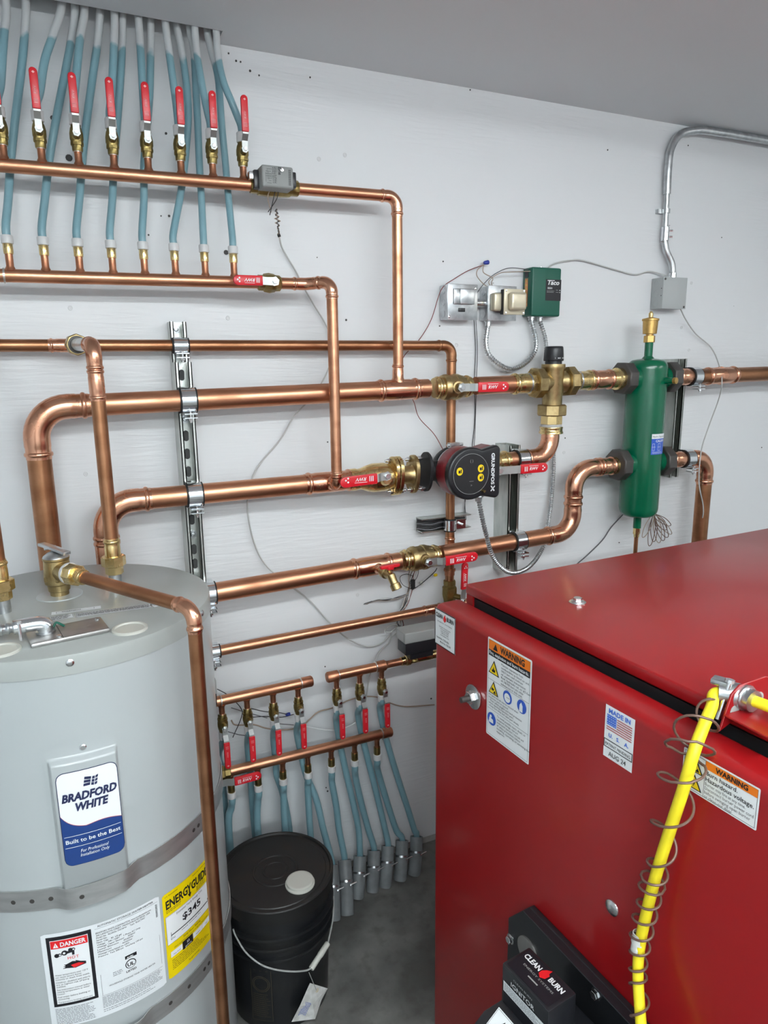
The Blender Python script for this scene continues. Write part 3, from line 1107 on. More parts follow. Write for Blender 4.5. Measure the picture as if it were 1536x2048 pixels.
def flange(parent, c, a, m, name='flange', r=0.052, th=0.012):
    o = []
    for k in range(40):
        an = 2 * PI * k / 40
        y, z = math.cos(an), math.sin(an)
        # two-bolt oval flange, long axis upright and leaning
        lr = r * (0.74 + 0.36 * abs(math.cos(an - PI / 2 - 0.15)) ** 2.2)
        o.append((y * lr, z * lr))
    return MB().prism(o, c, (0, 1, 0), (0, 0, 1), a, th).build(name, m, parent, bevel=0.0015, seg=1)


def flange_bolts(parent, c, a, span):
    for s in (-1, 1):
        p = Vector(c) + Vector((0, 0.007 * s, s * 0.0435))
        b = MB().cyl(p - a * 0.016, p + a * (span + 0.016), 0.0042, 12)
        b.hexa(p - a * 0.008, p - a * 0.0005, 0.0085)
        b.hexa(p + a * (span + 0.0005), p + a * (span + 0.008), 0.0085)
        b.build('bolt', 'bright_bolt', parent)


flange(t, c + a * 0.036, a, 'brass')
f2 = flange(t, c + a * 0.050, a, 'brass', 'flange_plate')
flange_bolts(t, c + a * 0.036, a, 0.026)
MB().lathe(c + a * 0.060, a, [(0, 0.030), (0.006, 0.027), (0.034, 0.027), (0.04, 0.030)], 24).build('neck', 'brass_cast', t)
flange(t, c + a * 0.100, a, 'brass_cast', 'pump_flange')
flange_bolts(t, c + a * 0.100, a, 0.026)
lever_handle(t, c + Vector((-0.005, -0.060, 0.012)), (-1, 0, -0.04), 0.145, 0.036, 0.022, 0.029, 0.012)

# valve right of the pump, mostly hidden by the pump head
t = thing('ball_valve', 'brass valve right of the pump with a red lever pointing right', 'valve')
b = MB()
press_end(b, V(1.235, OFF, zP - 0.003), (-1, 0, 0), R2, 0.045, 26)
b.lathe(V(1.195, OFF, zP - 0.003), (-1, 0, 0), [(0, R2 * 1.2), (0.01, 0.038), (0.05, 0.038), (0.06, 0.03)], 26)
b.build('body', 'brass', t)
lever_handle(t, V(1.17, OFF + 0.055, zP - 0.022), (1, 0, 0.0), 0.172, 0.072, 0.024, 0.029, 0.004)


# manifold valve on the second manifold
t = thing('ball_valve', 'dark brass ball valve at the right end of the second manifold, red lever lying left', 'valve')
c = on(zL, 0.500)
b = MB()
b.lathe(c - Vector((0.03, 0, 0)), (1, 0, 0), [(0, 0.0165), (0.002, 0.019), (0.014, 0.019), (0.016, 0.022), (0.030, 0.0245), (0.044, 0.022), (0.046, 0.020), (0.058, 0.019), (0.060, 0.0165)], 8)
b.lathe(c + Vector((0, -0.018, 0)), (0, -1, 0), [(0, 0.012), (0.012, 0.010), (0.018, 0.007)], 12)
b.build('body', 'brass_dark', t)
lever_handle(t, c + Vector((0.004, -0.038, 0)), (-1, 0, -0.01), 0.105, 0.032, 0.019, 0.024, 0.004)


def small_valve(label, base, s, group, ring=True):
    """half-inch manifold valve; s=+1 stands on its stub, s=-1 hangs from it"""
    t = thing('ball_valve', label, 'valve', group)
    base = Vector(base)
    ax = Vector((0, 0, s))
    MB().lathe(base - ax * 0.001, ax, [(0, RH + 0.0004), (0, 0.0098), (0.0025, 0.0098), (0.003, RH)], 14).build('solder_joint', 'solder', t)
    MB().lathe(base, ax, [(0, 0.0105), (0.003, 0.0116), (0.012, 0.0118), (0.0125, 0.0136), (0.016, 0.0140), (0.022, 0.0132), (0.025, 0.0146), (0.036, 0.0146), (0.046, 0.0125), (0.050, 0.0105), (0.056, 0.0105)], 10).lathe(
        base + ax * 0.030 + Vector((0, -0.008, 0)), (0, -1, 0), [(0, 0.009), (0.012, 0.008), (0.018, 0.006)], 10).build('body', 'brass_dark', t)
    MB().lathe(base + ax * 0.053, ax, [(0, 0.0105), (0.001, 0.0125), (0.021, 0.0125), (0.023, 0.0108)], 16).build('crimp_ring', 'white_plastic', t)
    lever_handle(t, base + ax * 0.032 + Vector((0, -0.026, 0)), ax, 0.113, 0.034, 0.0135, 0.0165, 0.012, lettering='small', neg=False)
    return t


ORD = ['leftmost', 'second', 'third', 'fourth', 'fifth', 'sixth', 'seventh', 'eighth']
for i, x in enumerate(XS):
    lab = 'upright red-handled valve on the top manifold, ' + (
        'cut by the left photo edge' if i == 0 else 'nearest the grey actuator' if i == 7 else ORD[i] + ' from the left')
    small_valve(lab, V(x, OFF, zU(x) + 0.040), 1, 'valves on the top manifold')

# ================================================================== blue tubes above
PEXR = 0.0086


def tube(label, pts, group, r=PEXR):
    o = MB().sweep(smooth_path(pts, 7), r, 12).build('pex_tube', 'pex_blue')
    return tag(o, label, 'tube', group)


def s1(x, y):
    return (x / 3.072, y / 3.072)


SUP = [[(36, 30), (25, 200), (14, 350), (3, 520)], [(380, 5), (330, 200), (275, 370), (245, 560)], [(520, 35), (490, 250), (460, 560)],
       [(702, 65), (700, 280), (686, 560)], [(848, 90), (862, 280), (878, 560)], [(1015, 125), (1035, 290), (1072, 560)],
       [(1195, 160), (1207, 310), (1237, 500), (1272, 680)], [(1327, 180), (1340, 350), (1372, 500), (1420, 620), (1452, 700)]]
RET = [[(158, 0), (150, 220), (130, 430), (90, 760), (65, 1000), (50, 1229)], [(460, 15), (440, 230), (400, 450), (340, 760), (300, 1000), (275, 1229)],
       [(612, 45), (600, 250), (575, 430), (530, 760), (505, 1000), (487, 1229)], [(750, 70), (750, 280), (735, 560), (712, 850), (698, 1050), (690, 1229)],
       [(925, 105), (925, 300), (920, 560), (900, 820), (885, 1000), (884, 1229)], [(1083, 135), (1115, 300), (1150, 560), (1155, 760), (1130, 1050), (1103, 1229)],
       [(1160, 145), (1190, 310), (1205, 560), (1215, 760), (1225, 1000), (1238, 1229)], [(1270, 165), (1295, 300), (1340, 480), (1362, 760), (1385, 1000), (1405, 1229)]]
RNG = [(45, 400), (265, 420), (478, 430), (685, 440), (882, 455), (1072, 460), (1250, 470), (1428, 480)]
for i, path in enumerate(SUP):
    n = len(path)
    pts = []
    p0 = W(*s1(*path[0]), 0.040)
    pts.append(Vector((p0.x - 0.002, p0.y, 2.56)))
    for k, (a, b_) in enumerate(path):
        f = min(1.0, b_ / 560.0)
        pts.append(W(*s1(a, b_), 0.042 + 0.060 * f))
    x = XS[i]
    zt = zU(x) + 0.040 + 0.060
    pts.append(V(x, OFF, zt + 0.028))
    pts.append(V(x, OFF, zt))
    tube('blue tube with white-painted top rising from the ' + ('valve cut by the left photo edge' if i == 0 else 'valve nearest the grey actuator' if i == 7 else ORD[i] + ' upright valve'), pts, 'supply tubes')
for i, path in enumerate(RET):
    pts = []
    p0 = W(*s1(*path[0]), 0.036)
    pts.append(Vector((p0.x, p0.y, 2.56)))
    for k, (a, b_) in enumerate(path[:-1]):
        f = b_ / 1229.0
        pts.append(W(*s1(a, b_), 0.036 + 0.024 * min(1, f * 1.3)))
    pts.append(W(*s1(*path[-1]), 0.082))
    x = XB[i]
    zt = zL(x) + 0.080
    pts.append(V(x + 0.001, OFF - 0.003, zt + 0.026))
    pts.append(V(x, OFF, zt))
    tube('blue tube passing behind the top manifold into the second manifold, ' + ('leftmost' if i == 0 else 'nearest its lever valve' if i == 7 else ORD[i] + ' from the left'), pts, 'return tubes')

# ================================================================== lower manifolds
ZA = lambda x: 0.757 + 0.012 * x
ZB_ = 0.541


def s5(x, y):
    return (400 + x / 3.2, 1300 + y / 3.2)


t = thing('floor_manifold', 'low copper manifold with a capped right end and four hanging valves', 'manifold')
pipe(t, V(0.10, OFF, ZA(0.1)), V(0.548, OFF, ZA(0.548)), R1, 'copper', name='header')
MB().lathe(V(0.543, OFF, ZA(0.543)), (1, 0, 0.012), [(0, R1), (0, R1 + 0.0018), (0.030, R1 + 0.0018), (0.034, R1 - 0.001)], 20).build('end_cap', 'copper_cut', t)
MB().lathe(V(0.540, OFF, ZA(0.54)), (1, 0, 0.012), [(0, R1), (0.001, R1 + 0.0022), (0.0035, R1 + 0.0022), (0.004, R1)], 20, cap=False).build('solder_joint', 'solder', t)
MB().lathe(V(0.310, OFF, ZA(0.31)), (1, 0, 0.012), [(0, R1), (0.001, R1 + 0.0022), (0.0035, R1 + 0.0022), (0.004, R1)], 20, cap=False).build('solder_joint', 'solder', t)
tB = thing('floor_manifold', 'low copper manifold with a capped left end and three hanging valves', 'manifold')
pipe(tB, V(0.650, OFF, ZA(0.65)), V(0.800, OFF, ZA(0.80)), R1, 'copper', name='header')
MB().lathe(V(0.655, OFF, ZA(0.655)), (-1, 0, -0.012), [(0, R1), (0, R1 + 0.0018), (0.030, R1 + 0.0018), (0.034, R1 - 0.001)], 20).build('end_cap', 'copper_cut', tB)
MB().lathe(V(0.655, OFF, ZA(0.655)), (1, 0, 0.012), [(0, R1), (0.001, R1 + 0.0022), (0.0035, R1 + 0.0022), (0.004, R1)], 20, cap=False).build('solder_joint', 'solder', tB)
MB().lathe(V(0.780, OFF, ZA(0.78)), (1, 0, 0.012), [(0, R1), (0, R1 + 0.002), (0.028, R1 + 0.002), (0.034, 0.012), (0.038, 0.0112), (0.085, 0.0112)], 20).build('reducer', 'copper_cut', tB)
MB().lathe(V(0.776, OFF, ZA(0.776)), (1, 0, 0.012), [(0, R1), (0.001, R1 + 0.0022), (0.0035, R1 + 0.0022), (0.004, R1)], 20, cap=False).build('solder_joint', 'solder', tB)
VPX = [(443.8, 1422), (494, 1408), (546, 1394), (596, 1383), (673, 1364), (719, 1353), (763, 1344)]
XA = [W(px, py, OFF).x for px, py in VPX]
names = ['leftmost on the low left manifold', 'second on the low left manifold', 'third on the low left manifold', 'nearest the end cap of the low left manifold',
         'nearest the end cap of the low right manifold', 'middle one of the low right manifold', 'rightmost on the low right manifold']
for i, x in enumerate(XA):
    par = t if i < 4 else tB
    MB().lathe(V(x, OFF, ZA(x) - 0.010), (0, 0, -1), [(0, 0.0125), (0.006, 0.0100), (0.010, RH), (0.036, RH)], 14).build('stub', 'copper_cut', par)
    small_valve('hanging red-handled valve, ' + names[i], V(x, OFF, ZA(x) - 0.040), -1, 'valves on the low manifolds')
tC = thing('floor_manifold', 'lowest long copper manifold behind the hanging valve handles', 'manifold')
pipe(tC, V(0.318, OFF, ZB_), V(0.800, OFF, ZB_), R1, 'copper', name='header')
MB().lathe(V(0.795, OFF, ZB_), (1, 0, 0), [(0, R1), (0, R1 + 0.0018), (0.030, R1 + 0.0018), (0.034, R1 - 0.001)], 20).build('end_cap', 'copper_cut', tC)
MB().lathe(V(0.793, OFF, ZB_), (1, 0, 0), [(0, R1), (0.001, R1 + 0.0022), (0.0035, R1 + 0.0022), (0.004, R1)], 20, cap=False).build('solder_joint', 'solder', tC)
LPX = [(462.5, 1575), (516, 1559), (565.6, 1540), (615.6, 1528), (662.5, 1512), (709, 1500), (754, 1487.5)]
XC_ = [W(px, py, OFF).x for px, py in LPX]
for x in XC_:
    MB().lathe(V(x, OFF, ZB_ - 0.010), (0, 0, -1), [(0, 0.0120), (0.006, 0.0098), (0.010, RH), (0.038, RH)], 14).build('stub', 'copper_cut', tC)
    MB().lathe(V(x, OFF, ZB_ - 0.040), (0, 0, -1), [(0, 0.0088), (0, 0.0098), (0.004, 0.0102), (0.026, 0.0102), (0.027, 0.0095)], 16).build('adapter', 'brass_dark', tC)
    MB().lathe(V(x, OFF, ZB_ - 0.064), (0, 0, -1), [(0, 0.0105), (0.001, 0.0125), (0.018, 0.0125), (0.020, 0.0108)], 16).build('crimp_ring', 'white_plastic', tC)
# valve on its left end, half behind the heater
t = thing('ball_valve', 'brass valve at the heater edge with a red lever under the lowest manifold', 'valve')
MB().lathe(V(0.325, OFF, ZB_), (-1, 0, 0), [(0, 0.0165), (0.002, 0.019), (0.016, 0.019), (0.018, 0.022), (0.032, 0.0245), (0.046, 0.022), (0.062, 0.019), (0.064, 0.0165)], 8).build('body', 'brass_dark', t)
lever_handle(t, V(0.285, OFF + 0.036, ZB_ - 0.008), (1, 0, 0.01), 0.118, 0.042, 0.020, 0.024, 0.006)

# ---- floor sleeves and tubes
SLP = [((833, 1673), (831, 1750)), ((804, 1681), (803, 1761)), ((776, 1692), (772, 1775)), ((748, 1701), (747, 1784)), ((720, 1712), (717, 1797)),
       ((689, 1720), (697, 1831)), ((664, 1730), (670, 1842))]
SN = ['nearest the red cabinet', 'second from the red cabinet', 'third from the red cabinet', 'fourth from the red cabinet', 'fifth from the red cabinet',
      'long one with a bent foot', 'half behind the bucket']
tops = []
for i, (a, b_) in enumerate(SLP):
    top = Fz(*a, 0.105 if i < 5 else 0.125)
    bot = Fz(*b_, 0.0)
    bot = Vector((bot.x, bot.y + 0.010, 0.0))
    bot.y = min(bot.y, -0.026)
    top.y = min(top.y, -0.024)
    tops.append(top)
    t = thing('floor_sleeve', 'grey plastic floor sleeve around a blue tube, ' + SN[i], 'pipe sleeve', 'floor sleeves')
    d = (top - bot)
    r = 0.0210
    mid = bot.lerp(top, 0.55) + Vector((0, -0.004, 0))
    path = smooth_path([bot - Vector((0, 0, 0.004)), mid, top], 4)
    bb = MB().sweep(path, r, 18, cap=False)
    nv = len(bb.v)
    # inner wall
    bb.sweep(list(reversed(path))[:3], r * 0.84, 18, cap=False)
    rim0 = nv - 18
    bb.f.extend([(rim0 + k, rim0 + (k + 1) % 18, nv + (18 - k - 1) % 18, nv + (18 - k) % 18) for k in range(0)])
    ax = (path[-1] - path[-2]).normalized()
    bb.lathe(path[-1], ax, [(0, r), (0.0006, r), (0.0006, r * 0.84), (-0.001, r * 0.84)], 18, cap=False)
    bb.build('sleeve', 'sleeve_grey', t)
    # band clamp with a screw
    c = bot.lerp(top, 0.62) + Vector((0, -0.004, 0))
    MB().lathe(c - ax * 0.003, ax, [(0, r), (0, r + 0.0015), (0.006, r + 0.0015), (0.006, r)], 18, cap=False).build('band_clamp', 'zinc', t)
    sd = Vector((0.5, -0.85, 0)).normalized()
    sv = MB().cyl(c + sd * (r + 0.002) - Vector((0.004, 0, 0.002)), c + sd * (r + 0.004) + Vector((0.015, 0, 0.003)), 0.0020, 8)
    sv.hexa(c + sd * (r + 0.002) - Vector((0.007, 0, 0.003)), c + sd * (r + 0.002) - Vector((0.002, 0, 0.001)), 0.0045)
    sv.build('clamp_screw', 'bright_bolt', t)

UPT = [[(120, 660), (135, 760), (150, 900), (175, 1150)], [(305, 600), (320, 760), (330, 900), (350, 1150)], [(470, 560), (485, 700), (492, 800), (530, 920), (572, 1150)],
       [(620, 520), (645, 650), (680, 800), (745, 960), (790, 1150)], [(872, 450), (900, 620), (950, 850), (985, 1000), (1015, 1150)],
       [(1012, 420), (1050, 600), (1100, 800), (1145, 980), (1185, 1150)], [(1152, 380), (1190, 560), (1260, 800), (1325, 1000), (1372, 1150)]]
LOT = [[(200, 1010), (185, 1150)], [(370, 975), (370, 1150)], [(535, 930), (545, 1150)], [(690, 885), (705, 1150)], [(845, 850), (872, 1000), (890, 1150)],
       [(995, 810), (1030, 970), (1078, 1150)], [(1138, 770), (1190, 950), (1255, 1150)]]


def floor_tube(label, x, z, path, dest, grp, o0):
    pts = [V(x, OFF, z), V(x, OFF, z - 0.020)]
    n = len(path)
    for k, (a, b_) in enumerate(path):
        f = (k + 1) / n
        o1 = -dest.y if dest is not None else (0.045 if o0 < 0.08 else 0.095)
        pts.append(W(*s5(a, b_), lerp(o0, o1, f)))
    if dest is not None:
        pts.append(dest + Vector((0, 0, 0.010)))
        pts.append(dest - Vector((0, 0, 0.05)))
    else:
        q = pts[-1]
        pts.append(Vector((q.x + 0.01, q.y, 0.02)))
    return tube(label, pts, grp, 0.0102)


UD = {6: tops[0], 5: tops[2], 4: tops[4], 3: tops[6]}
LD = {6: tops[1], 5: tops[3], 4: tops[5]}
for i in range(7):
    x = XA[i]
    floor_tube('blue floor tube from the valve ' + names[i], x, ZA(x) - 0.040 - 0.060, UPT[i], UD.get(i), 'tubes from the hanging valves', 0.068)
LN = ['leftmost', 'second from the left', 'third from the left', 'middle one', 'third from the right', 'second from the right', 'rightmost']
for i in range(7):
    x = XC_[i]
    floor_tube('blue tube fixed under the lowest manifold, ' + LN[i], x, ZB_ - 0.075, LOT[i], LD.get(i), 'tubes under the lowest manifold', 0.10)

# ================================================================== zone actuators
t = thing('zone_actuator', 'grey boxed actuator on the top manifold pipe with wires hanging below', 'actuator')
xa0, xa1, za0, za1 = 0.478, 0.556, 2.078, 2.128
MB().box2((xa0, -0.085, za0), (xa1, -0.168, za1)).build('cover', 'grey_plastic', t, bevel=0.005, seg=3)
MB().box2((xa0 - 0.012, -0.105, za0 + 0.002), (xa0 + 0.004, -0.140, za1 - 0.006)).build('end_piece', 'black_plastic', t, bevel=0.003)
MB().box2((xa1 - 0.004, -0.110, za0 + 0.006), (xa1 + 0.010, -0.160, za1 - 0.008)).build('end_piece', 'black_plastic', t, bevel=0.003)
MB().box2((xa0 + 0.002, -0.060, za0 + 0.004), (xa1 - 0.002, -0.088, za1 - 0.006)).build('base_plate', 'grey_plastic_light', t, bevel=0.002)
MB().lathe(V(0.462, OFF, zU(0.462)), (1, 0, 0.0145), [(0, R1), (0.001, 0.0185), (0.018, 0.0185), (0.02, 0.022), (0.05, 0.024), (0.10, 0.022), (0.105, 0.0185), (0.122, 0.0185), (0.124, R1)], 10).build('valve_body', 'brass_dark', t)
MB().box2((xa0 - 0.022, -0.115, zU(0.47) + 0.008), (xa0 - 0.006, -0.135, zU(0.47) + 0.026)).build('manual_lever', 'zinc', t, bevel=0.002)
fa = flat((xa0, -0.168, za0), (1, 0, 0), (0, 0, 1))
L = Lab(fa, t, 'wiring_label', 0.006, 0.036, 0.006, 0.046, 'grey_plastic', h=0.0004)
for k in range(7):
    L.rect('diagram', 'black_ink', 0.008 + random.uniform(0, .012), 0.009 + k * 0.0052, 0.022 + random.uniform(0, .004), 0.0096 + k * 0.0052)
for k in range(5):
    L.rect('diagram', 'black_ink', 0.009 + k * 0.0035, 0.010 + random.uniform(0, .012), 0.0095 + k * 0.0035, 0.030 + random.uniform(0, .012))
L.ink('lettering', 'black_ink').text(fa, 'Erie', 0.040, 0.046, 0.011, 0.0014, align='L', bold=0.02, rot=-PI / 2)
for k in range(4):
    for j in range(9):
        L.rect('small_print', 'black_ink', 0.026 + k * 0.0026, 0.010 + j * 0.004, 0.0272 + k * 0.0026, 0.0125 + j * 0.004 + random.uniform(-.001, .001))
for k in range(2):
    for j in range(9):
        L.rect('small_print', 'black_ink', 0.066 + k * 0.003, 0.008 + j * 0.004, 0.0675 + k * 0.003, 0.0108 + j * 0.004)
L.done()
MB().lathe((xa0 + 0.050, -0.168, za1 - 0.008), (0, -1, 0), [(0, 0.0042), (0.001, 0.0042), (0.0012, 0.0028), (0.003, 0.002)], 14).build('screw', 'bright_bolt', t)
for k, (dx, dz) in enumerate(((0.028, -0.045), (0.042, -0.052), (0.050, -0.045))):
    MB().sweep(smooth_path([(xa0 + dx, -0.13, za0 + 0.002), (xa0 + dx - 0.004, -0.125, za0 - 0.016), (xa0 + 0.034 - 0.004 * k, -0.115, za0 + dz)], 6), 0.0011, 6).build('lead', 'black_wire' if k else 'tan_wire', t)

t = thing('zone_actuator', 'grey and black actuator above the low right manifold, beside the red cabinet', 'actuator')
xb0, xb1 = 0.858, 0.990
MB().box2((xb0, -0.085, 0.838), (xb1, -0.150, 0.872)).build('cover', 'grey_plastic_light', t, bevel=0.004, seg=3)
MB().box2((xb0 + 0.003, -0.090, 0.800), (xb1, -0.147, 0.840)).build('base', 'black_plastic', t, bevel=0.004)
MB().box2((xb0 + 0.022, -0.098, 0.780), (xb1 - 0.03, -0.140, 0.802)).build('mount', 'black_plastic', t, bevel=0.003)
MB().lathe(V(0.862, OFF, ZA(0.862)), (1, 0, 0.012), [(0, 0.0112), (0.001, 0.0135), (0.016, 0.0135), (0.018, 0.0165), (0.030, 0.0165), (0.032, 0.013), (0.15, 0.013)], 16).build('valve_body', 'brass', t)
MB().cyl(V(1.0, OFF, ZA(1.0)), V(1.28, OFF, ZA(1.28)), 0.0112, 14).build('outlet_pipe', 'copper', t)
MB().cyl(V(1.275, OFF + 0.008, ZA(1.28)), V(1.275, 0.0, ZA(1.28)), 0.0112, 14).build('wall_pipe', 'copper', t)
MB().lathe(V(0.905, OFF + 0.005, ZA(0.9) - 0.005), (0, 0, 1), [(0, 0.012), (0.005, 0.014), (0.012, 0.010), (0.024, 0.010)], 14).build('valve_neck', 'brass_dark', t)
fn = flat((xb0, -0.085, 0.838), (0, -1, 0), (0, 0, 1))
Lab(fn, t, 'rating_label', 0.012, 0.055, 0.006, 0.030, 'grey_paint', h=0.0004).done()

t = thing('zone_actuator', 'grey actuator edge peeking out from behind the heater', 'actuator')
ap = W(428, 1372, 0.13)
MB().box2((ap.x - 0.10, -0.09, ap.z - 0.016), (ap.x + 0.004, -0.15, ap.z + 0.026)).build('cover', 'grey_plastic_light', t, bevel=0.004)
MB().box2((ap.x - 0.10, -0.095, ap.z - 0.050), (ap.x + 0.003, -0.147, ap.z - 0.014)).build('base', 'black_plastic', t, bevel=0.003)

# ================================================================== drain tap
t = thing('drain_tap', 'small brass hose tap with a red wing handle on the low return', 'tap')
dp = on(zR, 0.705 + 0.13 * 0.55)
dd = Vector((0.15, -1, -0.1)).normalized()
q0 = dp + dd * 0.050
b = MB().lathe(q0 - dd * 0.006, dd, [(0, R1 * 0.95), (0.010, R1 * 0.95), (0.011, 0.017), (0.024, 0.017), (0.026, 0.0125), (0.055, 0.0115)], 12)
q1 = q0 + dd * 0.044
dn = Vector((0.22, -0.45, -0.85)).normalized()
b.lathe(q1 - dn * 0.004, dn, [(0, 0.0125), (0.026, 0.0115), (0.028, 0.0150), (0.044, 0.0150), (0.045, 0.0105)], 14)
b.build('spout', 'brass_cast', t)
q2 = q0 + dd * 0.030
MB().cyl(q2, q2 + Vector((0, -0.004, 0.022)), 0.006, 10).build('stem', 'brass', t)
q3 = q2 + Vector((0.002, -0.004, 0.022))
MB().box(q3 + Vector((0, 0, 0.004)), (0.062, 0.013, 0.010), 0.1).box(q3, (0.020, 0.018, 0.012), 0.1).build('wing_handle', 'red_grip', t, bevel=0.003)

# upright lever valve on the cold line behind the cabinet corner
t = thing('ball_valve', 'dark brass valve low on the thin vertical pipe, red lever upright beside the cabinet', 'valve')
MB().lathe(V(XV, OC, 0.985), (0, 0, -1), [(0, 0.0165), (0.002, 0.020), (0.016, 0.020), (0.018, 0.017), (0.024, 0.024), (0.05, 0.024), (0.07, 0.019), (0.10, 0.017)], 8).cyl(V(XV, OC, 0.935), V(XV + 0.02, OC + 0.04, 0.935), 0.009, 10).build('body', 'brass_dark', t)
lever_handle(t, V(XV + 0.022, OC + 0.045, 0.925), (0.03, 0, 1), 0.128, 0.040, 0.018, 0.023, 0.003, n_=Vector((0.15, -1, 0)).normalized())

# ================================================================== mixing valve
t = thing('mixing_valve', 'cast brass three-way mixing valve with a black temperature knob on top', 'valve')
xm = 1.398
cm = on(zM, xm)
a = dirx(zM)
b = MB()
b.lathe(cm - a * 0.052, a, [(0, 0.030), (0.006, 0.034), (0.020, 0.034), (0.026, 0.030), (0.08, 0.030), (0.086, 0.034), (0.098, 0.034), (0.104, 0.030)], 28)
b.lathe(cm + Vector((0, 0, 0.055)), (0, 0, -1), [(0, 0.0365), (0.006, 0.037), (0.012, 0.037), (0.020, 0.034), (0.088, 0.034), (0.096, 0.031), (0.128, 0.031)], 28)
b.build('body', 'brass_cast', t)
MB().lathe(cm + Vector((0, 0, 0.054)), (0, 0, 1), [(0, 0.026), (0.010, 0.026)], 24).build('knob_collar', 'black_plastic', t)
MB().lathe(cm + Vector((0, 0, 0.064)), (0, 0, 1), [(0, 0.0305), (0.004, 0.0315), (0.034, 0.0295), (0.042, 0.0285), (0.045, 0.026)], 12).build('knob', 'black_plastic', t, bevel=0.001)
fk = cylfn((cm.x, cm.y), 0.0313)
k = MB()
k.text(fk, 'MIX', -0.003, cm.z + 0.071, 0.0055, 0.0008, align='C', bold=0.01)
k.text(fk, 'MAX', 0.014, cm.z + 0.071, 0.0055, 0.0008, align='C', bold=0.01)
k.text(fk, 'I', -0.016, cm.z + 0.071, 0.0055, 0.0008, align='C', bold=0.01)
k.build('lettering', 'white_ink', t, smooth=False)
for s, nm in ((-1, 'left'), (1, 'right')):
    o = cm + a * s * 0.046
    MB().hexa(o, o + a * s * 0.030, 0.0475, 8, phase=0.3).build('union_nut', 'brass_cast', t)
    MB().hexa(o + a * s * 0.029, o + a * s * 0.048, 0.034, 8).build('hex_collar', 'brass', t)
    MB().lathe(o + a * s * 0.047, a * s, [(0, 0.031), (0.002, 0.0318), (0.006, 0.031)], 24).build('gasket', 'zinc', t)
    e = MB()
    press_end(e, o + a * s * 0.108, -a * s, R2, 0.058, 26)
    e.build('press_socket', 'brass', t, angle=50)
ob = cm + Vector((0, 0, -0.070))
MB().hexa(ob, ob - Vector((0, 0, 0.034)), 0.0475, 8, phase=0.2).build('union_nut', 'brass_cast', t)
MB().hexa(ob - Vector((0, 0, 0.033)), ob - Vector((0, 0, 0.062)), 0.035, 8, phase=0.2).build('hex_collar', 'brass', t)
MB().lathe(ob - Vector((0, 0, 0.061)), (0, 0, -1), [(0, 0.033), (0.003, 0.0335), (0.008, 0.033)], 24).build('gasket', 'grey_cable', t)
e = MB()
e.lathe(ob - Vector((0, 0, 0.069)), (0, 0, -1), [(0, 0.036), (0.003, 0.0375), (0.006, 0.036), (0.014, 0.036), (0.016, 0.038), (0.022, 0.038), (0.023, 0.032)], 8)
press_end(e, Vector((xm, -OFF, zP + 0.088)), (0, 0, 1), R2, 0.050, 26)
e.build('press_socket', 'brass', t, angle=50)
k = MB()
fm = flat(cm + Vector((0, -0.0345, 0)), (1, 0, 0), (0, 0, 1))
k.text(fm, 'L', -0.004, -0.008, 0.012, 0.0006, align='C')
k.build('cast_mark', 'brass_dark', t, smooth=False)
k = thing('copper_adapter', 'copper press adapter between the mixing valve and the green tank', 'pipe fitting')
coupling(k, on(zM, 1.545), on(zM, 1.635), R2 * 1.04, n=26)
MB().lathe(on(zM, 1.630), a, [(0, R2 * 1.1), (0.018, R2 * 1.14), (0.022, R2 * 1.35), (0.045, R2 * 1.35)], 26).build('tailpiece', 'brass', k)

# ================================================================== green hydraulic separator
XSP, RS = 1.787, 0.0655
ZS0, ZS1 = 1.128, 1.672
cs = (XSP, -OFF)
t = thing('hydro_separator', 'tall green steel tank with four ports and a brass vent on top', 'tank')
b = MB()
prof = []
for k in range(7):
    an = PI / 2 * k / 6
    prof.append((0.030 * (1 - math.cos(an)), max(RS - 0.022 + 0.022 * math.sin(an), 0.002)))
prof = [(0, 0.004), (0.004, 0.035)] + [(0.006 + p, r) for p, r in prof]
top = [(ZS1 - ZS0 - p, r) for p, r in reversed(prof)]
b.lathe((XSP, -OFF, ZS0), (0, 0, 1), prof + top, 40)
b.build('shell', 'green_paint', t, angle=60)
MB().lathe((XSP, -OFF, ZS1 - 0.006), (0, 0, 1), [(0, 0.024), (0.008, 0.017), (0.012, 0.0135), (0.058, 0.0135)], 20).build('top_nipple', 'green_paint', t)
MB().lathe((XSP, -OFF, ZS0 + 0.006), (0, 0, -1), [(0, 0.018), (0.008, 0.0135), (0.045, 0.0135)], 20).build('bottom_nipple', 'green_paint', t)
zp1, zp2 = 1.607, 1.320
for z, s in ((zp1, -1), (zp1, 1), (zp2, -1), (zp2, 1)):
    MB().lathe((XSP + s * 0.055, -OFF, z), (s, 0, 0), [(0, 0.040), (0.012, 0.0365), (0.055, 0.0365)], 26).build('port', 'green_paint', t)
    MB().hexa((XSP + s * 0.080, -OFF, z), (XSP + s * 0.118, -OFF, z), 0.054, 8, phase=0.35).build('union_nut', 'nut_dark', t, bevel=0.001)
MB().lathe((XSP + 0.02, -OFF - 0.055, 1.598), (0.25, -1, 0), [(0, 0.012), (0.034, 0.010)], 18).build('sensor_port', 'green_paint', t)
MB().lathe(Vector((XSP + 0.02, -OFF - 0.055, 1.598)) + Vector((0.25, -1, 0)).normalized() * 0.033, (0.25, -1, 0), [(0, 0.009), (0.002, 0.0105), (0.012, 0.0105), (0.013, 0.007)], 12).build('plug', 'brass_rough', t)
fs = cylfn(cs, RS)
